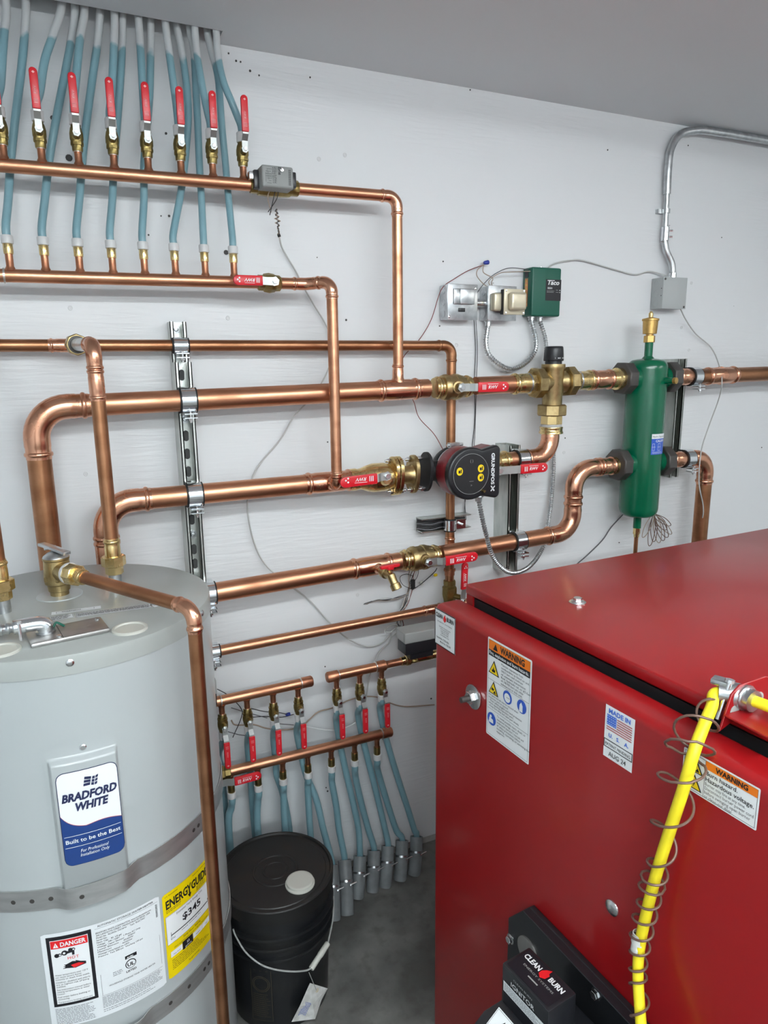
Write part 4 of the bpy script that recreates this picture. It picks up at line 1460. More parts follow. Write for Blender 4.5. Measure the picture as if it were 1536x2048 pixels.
# label position on the shell
th = math.radians(6)
u0, u1 = RS * math.radians(-20), RS * math.radians(36)
L = Lab(fs, t, 'maker_label', u0, u1, 1.355, 1.424, 'sign_blue', nu=10)
L.rect('header_band', 'label_white', u0, 1.408, u1, 1.424)
L.text('lettering', 'black_ink', 'Hydro Separator', (u0 + u1) / 2, 1.4125, 0.0085, align='C', width=(u1 - u0) * 0.88)
L.text('brand_lettering', 'label_white', 'CALEFFI', (u0 + u1) / 2 + 0.003, 1.397, 0.0105, align='C', bold=0.02, width=(u1 - u0) * 0.62)
for k in range(2):
    L.frame('diagram', 'label_white', u0 + 0.004 + k * 0.022, 1.368, u0 + 0.012 + k * 0.026, 1.392, 0.0008)
    L.rect('diagram', 'label_white', u0 + 0.002 + k * 0.022, 1.380, u0 + 0.016 + k * 0.024, 1.3808)
L.lines('small_print', 'label_white', u0 + 0.004, u1 - 0.004, 1.364, 0.004, 2, 0.0012)
L.done()
t = thing('air_vent', 'brass float air vent standing on the green tank', 'air vent')
z = ZS1 + 0.050
MB().hexa((XSP, -OFF, z), (XSP, -OFF, z + 0.022), 0.0185).build('hex_base', 'brass_rough', t)
MB().lathe((XSP, -OFF, z + 0.021), (0, 0, 1), [(0, 0.012), (0.006, 0.012), (0.007, 0.022), (0.048, 0.0245), (0.049, 0.027), (0.055, 0.027), (0.057, 0.018), (0.060, 0.007)], 24).build('float_chamber', 'brass_rough', t)
MB().lathe((XSP, -OFF, z + 0.080), (0, 0, 1), [(0, 0.0075), (0.014, 0.0075), (0.016, 0.005), (0.020, 0.004)], 14).build('vent_cap', 'brass', t)
t = thing('drain_line', 'thin copper drain tube with a brass fitting under the green tank', 'pipe')
z = ZS0 - 0.035
MB().hexa((XSP, -OFF, z), (XSP, -OFF, z - 0.026), 0.0125).lathe((XSP, -OFF, z - 0.025), (0, 0, -1), [(0, 0.010), (0.012, 0.009)], 14).build('fitting', 'brass', t)
MB().cyl((XSP, -OFF, z - 0.03), (XSP, -OFF, 0.55), 0.0072, 14).build('tube', 'copper_dull', t)

# ports' brass tails and the pipes beyond
k = thing('copper_adapter', 'copper and brass adapter between the low return and the green tank', 'pipe fitting')
MB().lathe((xe + 0.155, -OFF, zq), (1, 0, 0), [(0, R2 * 1.06), (0.018, R2 * 1.12), (0.020, R2 * 1.30), (0.026, R2 * 1.34), (0.040, R2 * 1.34)], 26).build('tailpiece', 'brass', k)
k = thing('supply_pipe', 'copper tee and pipe leaving the green tank at the upper right', 'pipe')
MB().lathe((XSP + 0.112, -OFF, zp1), (1, 0, 0), [(0, R2 * 1.34), (0.018, R2 * 1.34), (0.020, R2 * 1.12), (0.03, R2 * 1.05)], 26).build('tailpiece', 'brass', k)
coupling(k, (XSP + 0.130, -OFF, zp1), (XSP + 0.21, -OFF, zp1), R2, n=26)
tee(k, (2.06, -OFF, zp1), (2.205, -OFF, zp1 + 0.003), R2, (0.3, 1, 0), 0.050, R2 * 0.8, 0.5, n=26)
pipe(k, (XSP + 0.19, -OFF, zp1), (2.08, -OFF, zp1), R2, 'copper_dull', 26)
pipe(k, (2.19, -OFF, zp1 + 0.002), (4.58, -OFF, zp1 + 0.03), R2, 'copper_dull', 26)
k = thing('boiler_pipe', 'copper pipe from the green tank bending down behind the red cabinet', 'pipe')
MB().lathe((XSP + 0.112, -OFF, zp2), (1, 0, 0), [(0, R2 * 1.34), (0.018, R2 * 1.34), (0.020, R2 * 1.12), (0.03, R2 * 1.05)], 26).build('tailpiece', 'brass', k)
coupling(k, (XSP + 0.130, -OFF, zp2), (XSP + 0.21, -OFF, zp2), R2, n=26)
xw = 2.098
pipe(k, (XSP + 0.19, -OFF, zp2), (xw - 0.07, -OFF, zp2), R2, 'copper_dull', 26)
elbow(k, (xw, -OFF, zp2), (-1, 0, 0), (0, 0, -1), R2, 0.100, 0.060, n=26)
pipe(k, (xw, -OFF, zp2 - 0.085), (xw, -OFF, 0.0), R2, 'copper_dull', 26)
pipe_clamp('bright clamp right of the green tank on the upper pipe', V(2.000, OFF, zp1), R2, back=0.082)
pipe_clamp('bright clamp right of the green tank on the lower pipe', V(2.000, OFF, zp2), R2, back=0.082)

# ================================================================== circulator pump
t = thing('circulator_pump', 'red and black circulator pump with a round control face', 'pump')
XP, ZP = 1.045, 1.352
a = Vector((1, 0, 0))
flange(t, V(0.944, OFF, ZP - 0.002), a, 'iron_black', 'inlet_flange', 0.054, 0.010)
b = MB()
b.lathe(V(0.953, OFF, ZP - 0.001), a, [(0, 0.030), (0.02, 0.030), (0.05, 0.0375), (0.13, 0.0375), (0.16, 0.032), (0.185, 0.030)], 24)
b.lathe((XP, -0.072, ZP), (0, -1, 0), [(0, 0.046), (0.008, 0.062), (0.033, 0.070), (0.048, 0.066), (0.054, 0.060)], 32)
b.build('volute', 'iron_black', t)
flange(t, V(1.130, OFF, ZP + 0.004), a, 'iron_black', 'outlet_flange', 0.054, 0.010)
MB().lathe((XP, -0.116, ZP), (0, -1, 0), [(0, 0.060), (0, 0.0665), (0.004, 0.069), (0.012, 0.069), (0.016, 0.0665), (0.016, 0.060)], 36, cap=False).build('clamp_band', 'zinc', t)
MB().box((XP - 0.012, -0.126, ZP + 0.074), (0.034, 0.016, 0.014), 0.2).cyl((XP - 0.034, -0.128, ZP + 0.074), (XP + 0.020, -0.124, ZP + 0.074), 0.004, 10).build('band_screw', 'zinc', t)
MB().lathe((XP, -0.130, ZP), (0, -1, 0), [(0, 0.056), (0.004, 0.059), (0.014, 0.059)], 32).build('motor_neck', 'chrome', t)
# D-shaped head: round on the left, squared on the right
rh = 0.076
hd = []
for k in range(0, 21):
    an = math.radians(62 + (298 - 62) * k / 20)
    hd.append((rh * math.cos(an) - 0.012, rh * math.sin(an) * 1.0))
xr = 0.086
cr = 0.016
for cx, cz, a0, a1 in ((xr - cr, -0.066 + cr * 0.3, 270, 360), (xr - cr, 0.066 - cr * 0.3, 0, 90)):
    for k in range(7):
        an = math.radians(a0 + (a1 - a0) * k / 6)
        hd.append((cx + cr * math.cos(an), cz + cr * math.sin(an)))
sc_ = lambda f: [(p * f, q * f) for p, q in hd]
MB().prism(sc_(0.97), (XP + 0.004, -0.140, ZP), (1, 0, 0), (0, 0, 1), (0, -1, 0), 0.062).build('head', 'pump_red', t, bevel=0.004, seg=2)
MB().prism(hd, (XP + 0.004, -0.196, ZP), (1, 0, 0), (0, 0, 1), (0, -1, 0), 0.026).build('cover', 'black_plastic', t, bevel=0.007, seg=3)
fp = flat((XP + 0.004, -0.222, ZP), (1, 0, 0), (0, 0, 1))
dc = [(0.058 * math.cos(2 * PI * k / 40) - 0.014, 0.058 * math.sin(2 * PI * k / 40)) for k in range(40)]
face = MB().prism(dc, (XP + 0.004, -0.222, ZP), (1, 0, 0), (0, 0, 1), (0, -1, 0), 0.0012).build('control_face', 'screen_black', t)
ring = MB()
ring.lathe((XP + 0.004 - 0.014, -0.2228, ZP), (0, -1, 0), [(0, 0.0580), (0.0008, 0.0588), (0.0008, 0.0578)], 40, cap=False)
ring.build('face_rim', 'grey_plastic_light', face)
for u, v in ((-0.052, 0.010), (0.018, 0.014), (0.018, -0.012)):
    s_ = MB()
    s_.poly(fp, [(u + 0.0105 * math.cos(2 * PI * k / 20), v + 0.0115 * math.sin(2 * PI * k / 20)) for k in range(20)], 0.0018)
    st_ = s_.build('warning_sticker', 'hazard_yellow', face, smooth=False)
    s_ = MB()
    s_.grid(fp, u - 0.004, u + 0.002, v - 0.005, v + 0.003, 1, 1, 0.0023)
    s_.grid(fp, u + 0.003, u + 0.006, v - 0.005, v + 0.006, 1, 1, 0.0023)
    s_.build('pictogram', 'black_ink', st_, smooth=False)
k = MB()
k.text(fp, '( )', -0.013, 0.034, 0.012, 0.0018, align='C')
k.text(fp, '>', -0.013, -0.036, 0.010, 0.0018, align='C')
k.grid(fp, -0.020, -0.006, -0.0215, -0.0205, 1, 1, 0.0018)
k.build('key_print', 'grey_plastic_light', face, smooth=False)
k = MB()
k.text(fp, 'GRUNDFOS', 0.054, 0.056, 0.0155, 0.0008, align='L', bold=0.035, rot=-PI / 2, width=0.092)
k.poly(fp, [(0.052, -0.040), (0.056, -0.039), (0.067, -0.054), (0.063, -0.056)], 0.0008)
k.poly(fp, [(0.066, -0.039), (0.068, -0.042), (0.055, -0.056), (0.052, -0.054)], 0.0008)
k.build('lettering', 'label_white', t, smooth=False)
MB().cyl((XP + 0.027, -0.222, ZP - 0.050), (XP + 0.030, -0.234, ZP - 0.052), 0.004, 10).build('brass_stud', 'brass', t)
MB().lathe((XP + 0.040, -0.185, ZP - 0.066), (0, 0, -1), [(0, 0.012), (0.006, 0.016), (0.010, 0.016), (0.012, 0.011), (0.024, 0.010)], 8).build('conduit_connector', 'zinc', t)

# ================================================================== electrical
def knockouts(parent, x, y0, z0, z1, n, sgn=-1):
    for k in range(n):
        z = lerp(z0, z1, (k + 0.5) / n)
        MB().lathe((x, y0, z), (sgn, 0, 0), [(0, 0.0105), (0.0008, 0.0105), (0.0008, 0.0092), (0.0002, 0.009)], 18).build('knockout', 'zinc', parent)


def handy_box(label, x0, x1, z0, z1, d, group=None):
    t = thing('junction_box', label, 'electrical box', group)
    MB().box2((x0, -0.001, z0), (x1, -d, z1)).build('box', 'zinc', t, bevel=0.003)
    knockouts(t, x0 - 0.0001, -d * 0.5, z0, z1, 3)
    return t


BX0, BX1, BZ0, BZ1, BD = 1.052, 1.154, 1.789, 1.889, 0.048
t = handy_box('galvanised square box with a switch and hinged cover, left of the transformer', BX0, BX1, BZ0, BZ1, BD)
MB().box2((BX0 + 0.001, -BD, BZ0 - 0.001), (BX1 + 0.001, -BD - 0.003, BZ1 + 0.001)).build('cover_plate', 'zinc', t, bevel=0.0014)
MB().box2((BX0 + 0.018, -BD - 0.003, BZ0 + 0.043), (BX0 + 0.040, -BD - 0.008, BZ0 + 0.088)).box2((BX0 + 0.038, -BD - 0.003, BZ0 + 0.043), (BX0 + 0.088, -BD - 0.012, BZ0 + 0.088)).build('hinged_cover', 'zinc', t, bevel=0.003)
MB().box2((BX0 + 0.036, -BD - 0.003, BZ0 + 0.022), (BX0 + 0.058, -BD - 0.007, BZ0 + 0.033)).build('toggle_switch', 'black_plastic', t, bevel=0.001)
for dx, dz in ((0.005, 0.008), (0.095, 0.09)):
    MB().lathe((BX0 + dx, -BD - 0.003, BZ0 + dz), (0, -1, 0), [(0, 0.004), (0.002, 0.004), (0.003, 0.002)], 10).build('screw', 'bright_bolt', t)
t = thing('conduit_nipple', 'short steel nipple joining the two square galvanised boxes', 'conduit')
MB().cyl((BX1, -0.026, 1.840), (1.192, -0.026, 1.840), 0.0125, 18).build('tube', 'chrome', t)
MB().lathe((BX1 + 0.001, -0.026, 1.840), (1, 0, 0), [(0, 0.016), (0.005, 0.016)], 8).build('locknut', 'zinc', t)
CX0, CX1 = 1.192, 1.294
t = handy_box('galvanised square box carrying the cream transformer', CX0, CX1, BZ0, BZ1, BD)
MB().box2((CX0 + 0.001, -BD, BZ0 - 0.001), (CX1 + 0.001, -BD - 0.003, BZ1 + 0.001)).build('cover_plate', 'zinc', t, bevel=0.0014)
MB().lathe((CX0 + 0.018, -BD * 0.5, BZ0), (0, 0, -1), [(0, 0.013), (0.004, 0.013), (0.005, 0.010), (0.016, 0.010)], 10).build('conduit_connector', 'zinc', t)
t = thing('transformer', 'small transformer with black core and cream bell covers', 'transformer')
MB().box2((CX0 + 0.006, -BD - 0.003, 1.815), (CX0 + 0.052, -BD - 0.028, 1.867)).build('bell_cover', 'cream_metal', t, bevel=0.006, seg=3)
MB().box2((CX0 + 0.030, -BD - 0.024, 1.804), (CX0 + 0.105, -BD - 0.040, 1.876)).build('core', 'iron_black', t, bevel=0.001)
MB().box2((CX0 + 0.030, -BD - 0.040, 1.803), (CX0 + 0.105, -BD - 0.044, 1.877)).build('frame_plate', 'cream_metal', t, bevel=0.001)
MB().box2((CX0 + 0.042, -BD - 0.044, 1.815), (CX0 + 0.098, -BD - 0.066, 1.867)).build('bell_cover', 'cream_metal', t, bevel=0.008, seg=3)
for dx in (0.036, 0.100):
    for z in (1.808, 1.872):
        MB().lathe((CX0 + dx, -BD - 0.044, z), (0, -1, 0), [(0, 0.0035), (0.001, 0.0035), (0.0012, 0.002)], 10).build('rivet', 'bright_bolt', t)

GX0, GX1, GZ0, GZ1, GD = 1.350, 1.462, 1.803, 1.950, 0.052
t = thing('relay_controller', 'dark green relay control box with a black maker panel', 'control box')
MB().box2((GX0, -0.001, GZ0), (GX1, -GD, GZ1)).build('case', 'green_box', t, bevel=0.006, seg=3)
MB().box2((GX0 - 0.0012, -0.016, GZ0 + 0.030), (GX0 + 0.001, -0.030, GZ0 + 0.115)).build('terminal_strip', 'copper_cut', t)
for k in range(7):
    MB().box2((GX0 - 0.0022, -0.018, GZ0 + 0.034 + k * 0.0115), (GX0, -0.028, GZ0 + 0.041 + k * 0.0115)).build('terminal', 'brass_rough', t)
MB().box2((GX0 - 0.0014, -0.014, GZ0 + 0.118), (GX0 + 0.001, -0.032, GZ0 + 0.138)).build('relay_window', 'black_plastic', t)
fg = flat((GX0, -GD, GZ0), (1, 0, 0), (0, 0, 1))
L = Lab(fg, t, 'maker_panel', 0.052, 0.111, 0.048, 0.112, 'black_ink', h=0.0006)
L.text('lettering', 'label_white', 'Taco', 0.058, 0.096, 0.019, bold=0.03, shear=0.25, width=0.045)
L.rect('lettering', 'label_white', 0.0575, 0.1075, 0.0850, 0.1095)
L.text('lettering', 'label_white', 'SR501', 0.058, 0.083, 0.0075, bold=0.02)
L.lines('small_print', 'grey_plastic_light', 0.056, 0.085, 0.078, 0.004, 2, 0.0013)
L.lines('small_print', 'grey_plastic_light', 0.091, 0.102, 0.081, 0.0065, 2, 0.0013)
L.disc('indicator', 'label_white', 0.106, 0.080, 0.0016)
L.disc('indicator', 'label_white', 0.106, 0.0735, 0.0013)
L.done()
MB().cyl((GX0 + 0.048, -0.03, GZ1 - 0.001), (GX0 + 0.048, -0.03, GZ1 + 0.004), 0.003, 8).build('screw', 'bright_bolt', t)
for dx in (0.020, 0.052):
    MB().lathe((GX0 + dx, -0.026, GZ0 + 0.002), (0, 0, -1), [(0, 0.013), (0.005, 0.013), (0.006, 0.010), (0.014, 0.010)], 10).build('conduit_connector', 'zinc', t)

JX0, JX1, JZ0, JZ1, JD = 1.889, 1.996, 1.838, 1.940, 0.054
t = thing('junction_box', 'grey square junction box under the bent conduit on the right', 'electrical box')
MB().box2((JX0, -0.001, JZ0), (JX1, -JD, JZ1)).build('box', 'grey_paint', t, bevel=0.002)
MB().box2((JX0 - 0.001, -JD, JZ0 - 0.001), (JX1 + 0.002, -JD - 0.002, JZ1 + 0.001)).build('cover_plate', 'grey_paint', t, bevel=0.0015)
for k in range(3):
    z = lerp(JZ0, JZ1, (k + 0.5) / 3)
    MB().lathe((JX0 - 0.0001, -JD * 0.45, z), (-1, 0, 0), [(0, 0.0105), (0.0008, 0.0105), (0.0008, 0.0095), (0.0002, 0.009)], 18).build('knockout', 'grey_paint', t)
for dx, dz in ((0.006, 0.096), (0.100, 0.006)):
    MB().lathe((JX0 + dx, -JD - 0.002, JZ0 + dz), (0, -1, 0), [(0, 0.0038), (0.0015, 0.0038), (0.002, 0.002)], 10).build('screw', 'nut_dark', t)
for dz in (0.042, 0.066):
    MB().lathe((JX0 - 0.0002, -JD + 0.006, JZ0 + dz), (-1, 0, 0), [(0, 0.0018), (0.0004, 0.0018)], 8).build('screw_hole', 'black_ink', t)

t = thing('steel_conduit', 'galvanised conduit rising from the grey box and bending along the ceiling', 'conduit')
pts = [(1.955, -0.028, JZ1), (1.955, -0.028, 1.955), (1.948, -0.027, 1.990), (1.925, -0.022, 2.030), (1.916, -0.020, 2.060)]
MB().sweep(smooth_path(pts, 6), 0.0112, 16).build('offset_bend', 'zinc', t)
MB().cyl((1.916, -0.020, 2.060), (1.912, -0.020, 2.215), 0.0090, 16).build('tube', 'zinc', t)
MB().sweep(smooth_path([(1.912, -0.020, 2.21), (1.910, -0.020, 2.30), (1.918, -0.020, 2.355), (1.950, -0.022, 2.398), (2.01, -0.026, 2.416), (2.10, -0.030, 2.421), (2.5, -0.034, 2.4215), (4.58, -0.034, 2.4215)], 8), 0.0125, 18).build('ceiling_bend', 'zinc', t)
MB().lathe((1.9155, -0.020, 2.062), (0, 0, 1), [(0, 0.0122), (0.001, 0.0130), (0.044, 0.0130), (0.045, 0.0122)], 16).build('coupling', 'chrome', t)
for dz in (0.012, 0.032):
    MB().cyl((1.926, -0.030, 2.062 + dz), (1.934, -0.036, 2.062 + dz), 0.0035, 8).build('set_screw', 'bright_bolt', t)
MB().lathe((1.955, -0.028, JZ1 - 0.002), (0, 0, 1), [(0, 0.014), (0.020, 0.0135), (0.021, 0.012)], 14).build('connector', 'chrome', t)
MB().lathe((1.9145, -0.020, 2.150), (0, 0, 1), [(0, 0.0095), (0, 0.0125), (0.014, 0.0125), (0.014, 0.0095)], 16, cap=False).box((1.895, -0.008, 2.157), (0.020, 0.014, 0.014)).build('strap', 'zinc', t)


def even_path(pts, st):
    path = smooth_path(pts, 10)
    out = [path[0]]
    acc = 0.0
    for a_, b_ in zip(path[:-1], path[1:]):
        L_ = (b_ - a_).length
        d_ = st - acc
        while d_ < L_:
            out.append(a_.lerp(b_, d_ / L_))
            d_ += st
        acc = L_ - (d_ - st)
    return out


def flex(label, pts, r=0.0085, name='flex_conduit', m='zinc', pitch=0.0076):
    """armoured flexible conduit: wound steel strip"""
    out = even_path(pts, pitch / 4)
    rr = [r * (1.0, 1.0, 0.70, 0.70)[i % 4] for i in range(len(out))]
    o = MB().sweep(out, rr, 10).build(name, m)
    return tag(o, label, 'conduit')


flex('armoured flexible conduit looping between the transformer box and the green controller',
     [(CX0 + 0.018, -0.024, BZ0 - 0.012), W(972, 690, 0.03), W(985, 718, 0.035), W(1020, 738, 0.04), W(1055, 722, 0.035), W(1072, 690, 0.03), (GX0 + 0.020, -0.026, GZ0 - 0.010)])
flex('armoured flexible conduit dropping behind the mixing valve and looping up to the pump',
     [(GX0 + 0.052, -0.026, GZ0 - 0.010), W(1091, 680, 0.026), W(1093, 720, 0.024), W(1100, 800, 0.022), W(1107, 915, 0.022), W(1104, 985, 0.03), W(1095, 1055, 0.045),
      W(1083, 1100, 0.06), W(1056, 1135, 0.10), W(1020, 1145, 0.15), W(987, 1115, 0.175), W(970, 1060, 0.185), (XP + 0.040, -0.185, ZP - 0.085)], 0.0075)


def wire(label, pts, r, m, cat='wire', name='wire', per=7, group=None):
    o = MB().sweep(smooth_path(pts, per), r, 7).build(name, m)
    return tag(o, label, cat, group)


wire('reddish thin wire hanging from the blue connector down past the drop pipe',
     [W(966, 530, 0.02), W(935, 542, 0.012), W(905, 560, 0.02), W(888, 572, 0.03), W(878, 590, 0.03), W(862, 640, 0.012), W(838, 680, 0.010), W(806, 716, 0.012), W(800, 760, 0.02), W(826, 800, 0.03),
      W(838, 835, 0.03), W(868, 868, 0.05), W(888, 903, 0.09)], 0.0012, 'red_wire')
wire('tan twin wire from the blue connector into the transformer box', [W(966, 530, 0.02), W(955, 540, 0.03), W(954, 552, 0.035), W(966, 567, 0.03), (CX0 + 0.014, -0.028, BZ1 - 0.002)], 0.0014, 'tan_wire')
wire('tan wire curling from the blue connector to the transformer box top', [W(967, 530, 0.02), W(967, 545, 0.035), W(985, 556, 0.04), W(983, 565, 0.035), (CX0 + 0.030, -0.028, BZ1 - 0.002)], 0.0014, 'tan_wire')
wire('grey wire from the green controller across the transformer box', [(GX0 + 0.004, -0.030, GZ1 - 0.006), W(1020, 536, 0.035), W(995, 545, 0.04), W(975, 560, 0.03), W(955, 585, 0.02), W(952, 605, 0.015)], 0.0013, 'grey_ink')
wire('brown wire from the green controller behind the transformer', [(GX0 + 0.004, -0.040, GZ1 - 0.012), W(1022, 544, 0.045), W(998, 547, 0.045), W(978, 562, 0.035), (CX0 + 0.024, -0.030, BZ1 - 0.002)], 0.0013, 'tan_wire')
t = thing('wire_connector', 'blue twist-on wire connector above the transformer', 'wire connector')
c = W(972, 526, 0.02)
MB().lathe(c - Vector((0.008, 0, 0)), (1, 0, 0.15), [(0, 0.0035), (0.003, 0.0055), (0.014, 0.0068), (0.017, 0.006)], 10).build('cap', 'blue_nut', t)
for k, dx in enumerate((0, 4)):
    wire('thin dark wire hanging from the switch box behind the main' if not k else 'second thin wire hanging beside it from the switch box', [W(948 + dx, 640, 0.01), W(951 + dx, 700, 0.004), W(949 + dx, 760, 0.006), W(950 + dx * 0.3, 830, 0.004), W(944 + dx, 895, 0.006), W(934 + dx, 960, 0.006), W(930, 1005, 0.006), W(932 - dx, 1040, 0.02)], 0.0011, 'black_wire' if not k else 'grey_ink')
wire('grey cable running from the green controller to the grey junction box', [(GX0 + 0.075, -0.02, GZ1 - 0.002), W(1110, 527, 0.012), W(1140, 521, 0.008), W(1165, 521, 0.008), W(1215, 535, 0.006), W(1236, 541, 0.006), W(1270, 549, 0.008), W(1300, 543, 0.01), (JX0 + 0.045, -0.02, JZ1 + 0.010)], 0.0024, 'grey_cable', 'cable', 'cable')
wire('white cable drooping from the grey box past the pipe tee on the right',
     [(JX1 - 0.012, -0.045, JZ0 + 0.004), W(1372, 640, 0.03), W(1392, 668, 0.02), W(1422, 695, 0.02), W(1438, 730, 0.10), W(1444, 765, 0.145), W(1437, 800, 0.11), W(1415, 860, 0.09), W(1402, 905, 0.135), W(1398, 965, 0.145), W(1406, 1010, 0.14), W(1405, 1035, 0.13), W(1393, 1060, 0.06), W(1384, 1085, 0.02)], 0.0022, 'grey_cable', 'cable', 'cable')
wire('grey cable on the wall dropping left from the green tank', [W(1262, 1010, 0.02), W(1245, 1030, 0.008), W(1222, 1055, 0.006), W(1205, 1080, 0.006), W(1175, 1110, 0.006), W(1150, 1132, 0.006), W(1120, 1165, 0.006)], 0.0022, 'grey_ink', 'cable', 'cable')
# twisted lead and long cable from the top actuator
pts = []
for k in range(25):
    f = k / 24
    c = W(lerp(552, 558, f), lerp(418, 470, f), lerp(0.11, 0.03, f))
    rr = 0.004 * math.sin(PI * min(1, f * 1.2 + 0.1)) + 0.001
    pts.append(c + Vector((math.cos(k * 1.7) * rr, math.sin(k * 1.7) * rr * 0.5, 0)))
t = thing('cable', 'long grey cable hanging from the top actuator down behind the pipes', 'cable')
MB().sweep(pts, 0.0016, 7).build('twisted_leads', 'grey_ink', t)
MB().sweep([p + Vector((0.003 * math.sin(i * 1.3), 0, 0)) for i, p in enumerate(pts)], 0.0014, 7).build('twisted_leads', 'tan_wire', t)
MB().cyl(W(557, 468, 0.03), W(559, 474, 0.03), 0.004, 10).build('tape_wrap', 'black_rubber', t)
MB().sweep(smooth_path([W(558, 471, 0.03), W(564, 495, 0.016), W(578, 520, 0.01), W(592, 543, 0.01), W(605, 570, 0.01), W(625, 605, 0.01), W(653, 652, 0.012), W(664, 690, 0.03), W(658, 735, 0.03), W(628, 790, 0.03),
                        W(590, 830, 0.03), W(560, 880, 0.012), W(515, 935, 0.01), W(497, 985, 0.03), W(496, 1030, 0.03), W(508, 1085, 0.01), W(530, 1128, 0.02), W(570, 1165, 0.04), W(600, 1185, 0.015), W(625, 1207, 0.008), W(650, 1235, 0.008),
                        W(672, 1258, 0.03), W(700, 1280, 0.02), W(735, 1293, 0.012), W(765, 1285, 0.012), W(785, 1262, 0.02), W(800, 1248, 0.04)], 6), 0.0022, 8).build('sheath', 'grey_cable', t)
# wire bundle by the low return
t = thing('wire_bundle', 'tangle of thin spliced wires hanging below the low brass valve', 'wires')
cols = ['black_wire', 'grey_cable', 'tan_wire', 'black_wire', 'grey_ink', 'grey_cable', 'tan_wire', 'red_wire']
for k in range(8):
    j = lambda s: random.uniform(-s, s)
    MB().sweep(smooth_path([W(838 + j(8), 1110 + j(6), 0.03), W(828 + j(10), 1150 + j(4), 0.02), W(822 + j(6), 1176 + j(4), 0.018), W(812 + j(5), 1205 + j(4), 0.018), W(803 + j(4), 1228 + j(4), 0.04), W(798 + j(10), 1248 + j(4), 0.04 + j(0.02)), W(806 + j(14), 1262 + j(5), 0.05)], 6), 0.0011, 6).build('strand', cols[k], t)
MB().sweep(smooth_path([W(824, 1178, 0.02), W(806, 1170, 0.03), W(800, 1155, 0.03), W(812, 1148, 0.03), W(826, 1152, 0.02)], 8), 0.0009, 6).build('strand', 'black_wire', t)
MB().sweep(smooth_path([W(824, 1180, 0.02), W(842, 1168, 0.03), W(868, 1145, 0.03), W(874, 1136, 0.03)], 8), 0.0014, 6).build('strand', 'black_wire', t)
MB().box(W(826, 1168, 0.024), (0.012, 0.010, 0.030), 0.3).build('splice_wrap', 'black_rubber', t, bevel=0.002)
MB().box(W(843, 1166, 0.024), (0.010, 0.008, 0.014), 0.3).build('splice_cap', 'ivory_plastic', t, bevel=0.002)
MB().box(W(871, 1150, 0.03), (0.012, 0.008, 0.009), 0.3).build('splice_cap', 'hazard_yellow', t, bevel=0.002)
t = thing('cut_cable_ends', 'frayed cable ends pulled to a point through the wall left of the tangle', 'wires')
for k in range(5):
    j = lambda s: random.uniform(-s, s)
    MB().sweep(smooth_path([W(730 + j(4), 1208 + j(1), 0.002), W(752, 1202 + j(3), 0.012), W(775, 1199 + j(3), 0.014), W(800, 1194 + j(3), 0.016), W(816, 1188 + j(3), 0.018)], 6), 0.0012, 6).build('strand', cols[k], t)
wire('pale flat cable looping from the wire tangle to the low right manifold', [W(800, 1250, 0.05), W(785, 1250, 0.04), W(772, 1258, 0.035), W(770, 1264, 0.035), W(782, 1264, 0.03), W(784, 1262, 0.025), W(778, 1285, 0.015), W(762, 1300, 0.015), W(750, 1322, 0.05), W(740, 1350, 0.05), W(734, 1385, 0.03), W(731, 1402, 0.02)], 0.0022, 'grey_cable', 'cable', 'cable')
wire('pale cable from the wire tangle to the lower actuator', [W(782, 1275, 0.02), W(795, 1265, 0.02), W(812, 1257, 0.05), W(830, 1254, 0.09)], 0.0020, 'grey_cable', 'cable', 'cable')
wire('grey cable strung behind the hanging valves', [W(*s5(200, 450), 0.02), W(*s5(230, 480), 0.02), W(*s5(345, 478), 0.03), W(*s5(420, 500), 0.03), W(*s5(520, 512), 0.02), W(*s5(640, 495), 0.02), W(*s5(700, 445), 0.02), W(*s5(760, 395), 0.02), W(*s5(850, 370), 0.02),
      W(*s5(960, 318), 0.02), W(*s5(1060, 298), 0.02), W(*s5(1150, 305), 0.02), W(*s5(1220, 340), 0.02), W(*s5(1320, 362), 0.02), W(*s5(1500, 350), 0.02)], 0.0022, 'tan_wire', 'cable', 'cable')
wire('white thin cable crossing behind the middle hanging valves', [W(*s5(640, 480), 0.03), W(*s5(720, 498), 0.03), W(*s5(810, 512), 0.03), W(*s5(880, 510), 0.03), W(*s5(960, 485), 0.03), W(*s5(1010, 455), 0.03)], 0.0016, 'label_white', 'cable', 'cable')
BW_ = [[(110, 250), (180, 290), (260, 370), (265, 430), (210, 560)], [(200, 370), (300, 400), (430, 435)], [(330, 375), (420, 395), (500, 400), (560, 412)], [(170, 520), (240, 540), (290, 548)], [(340, 430), (420, 425), (520, 430), (600, 412)], [(490, 470), (530, 475), (600, 480)]]
t = thing('loose_wires', 'tangle of thin loose wires behind the left hanging valves', 'wires')
for k, p in enumerate(BW_):
    MB().sweep(smooth_path([W(*s5(*q), 0.025 + 0.006 * (k % 3)) for q in p], 7), 0.0012, 7).build('strand', 'black_wire' if k % 2 == 0 else 'grey_ink', t)
t = thing('wire_connector', 'small blue wire connector behind the third hanging valve', 'wire connector')
c = W(*s5(560, 412), 0.03)
MB().lathe(c - Vector((0.006, 0, 0)), (1, 0, 0), [(0, 0.003), (0.003, 0.0045), (0.012, 0.0052), (0.014, 0.0045)], 10).build('cap', 'blue_nut', t)
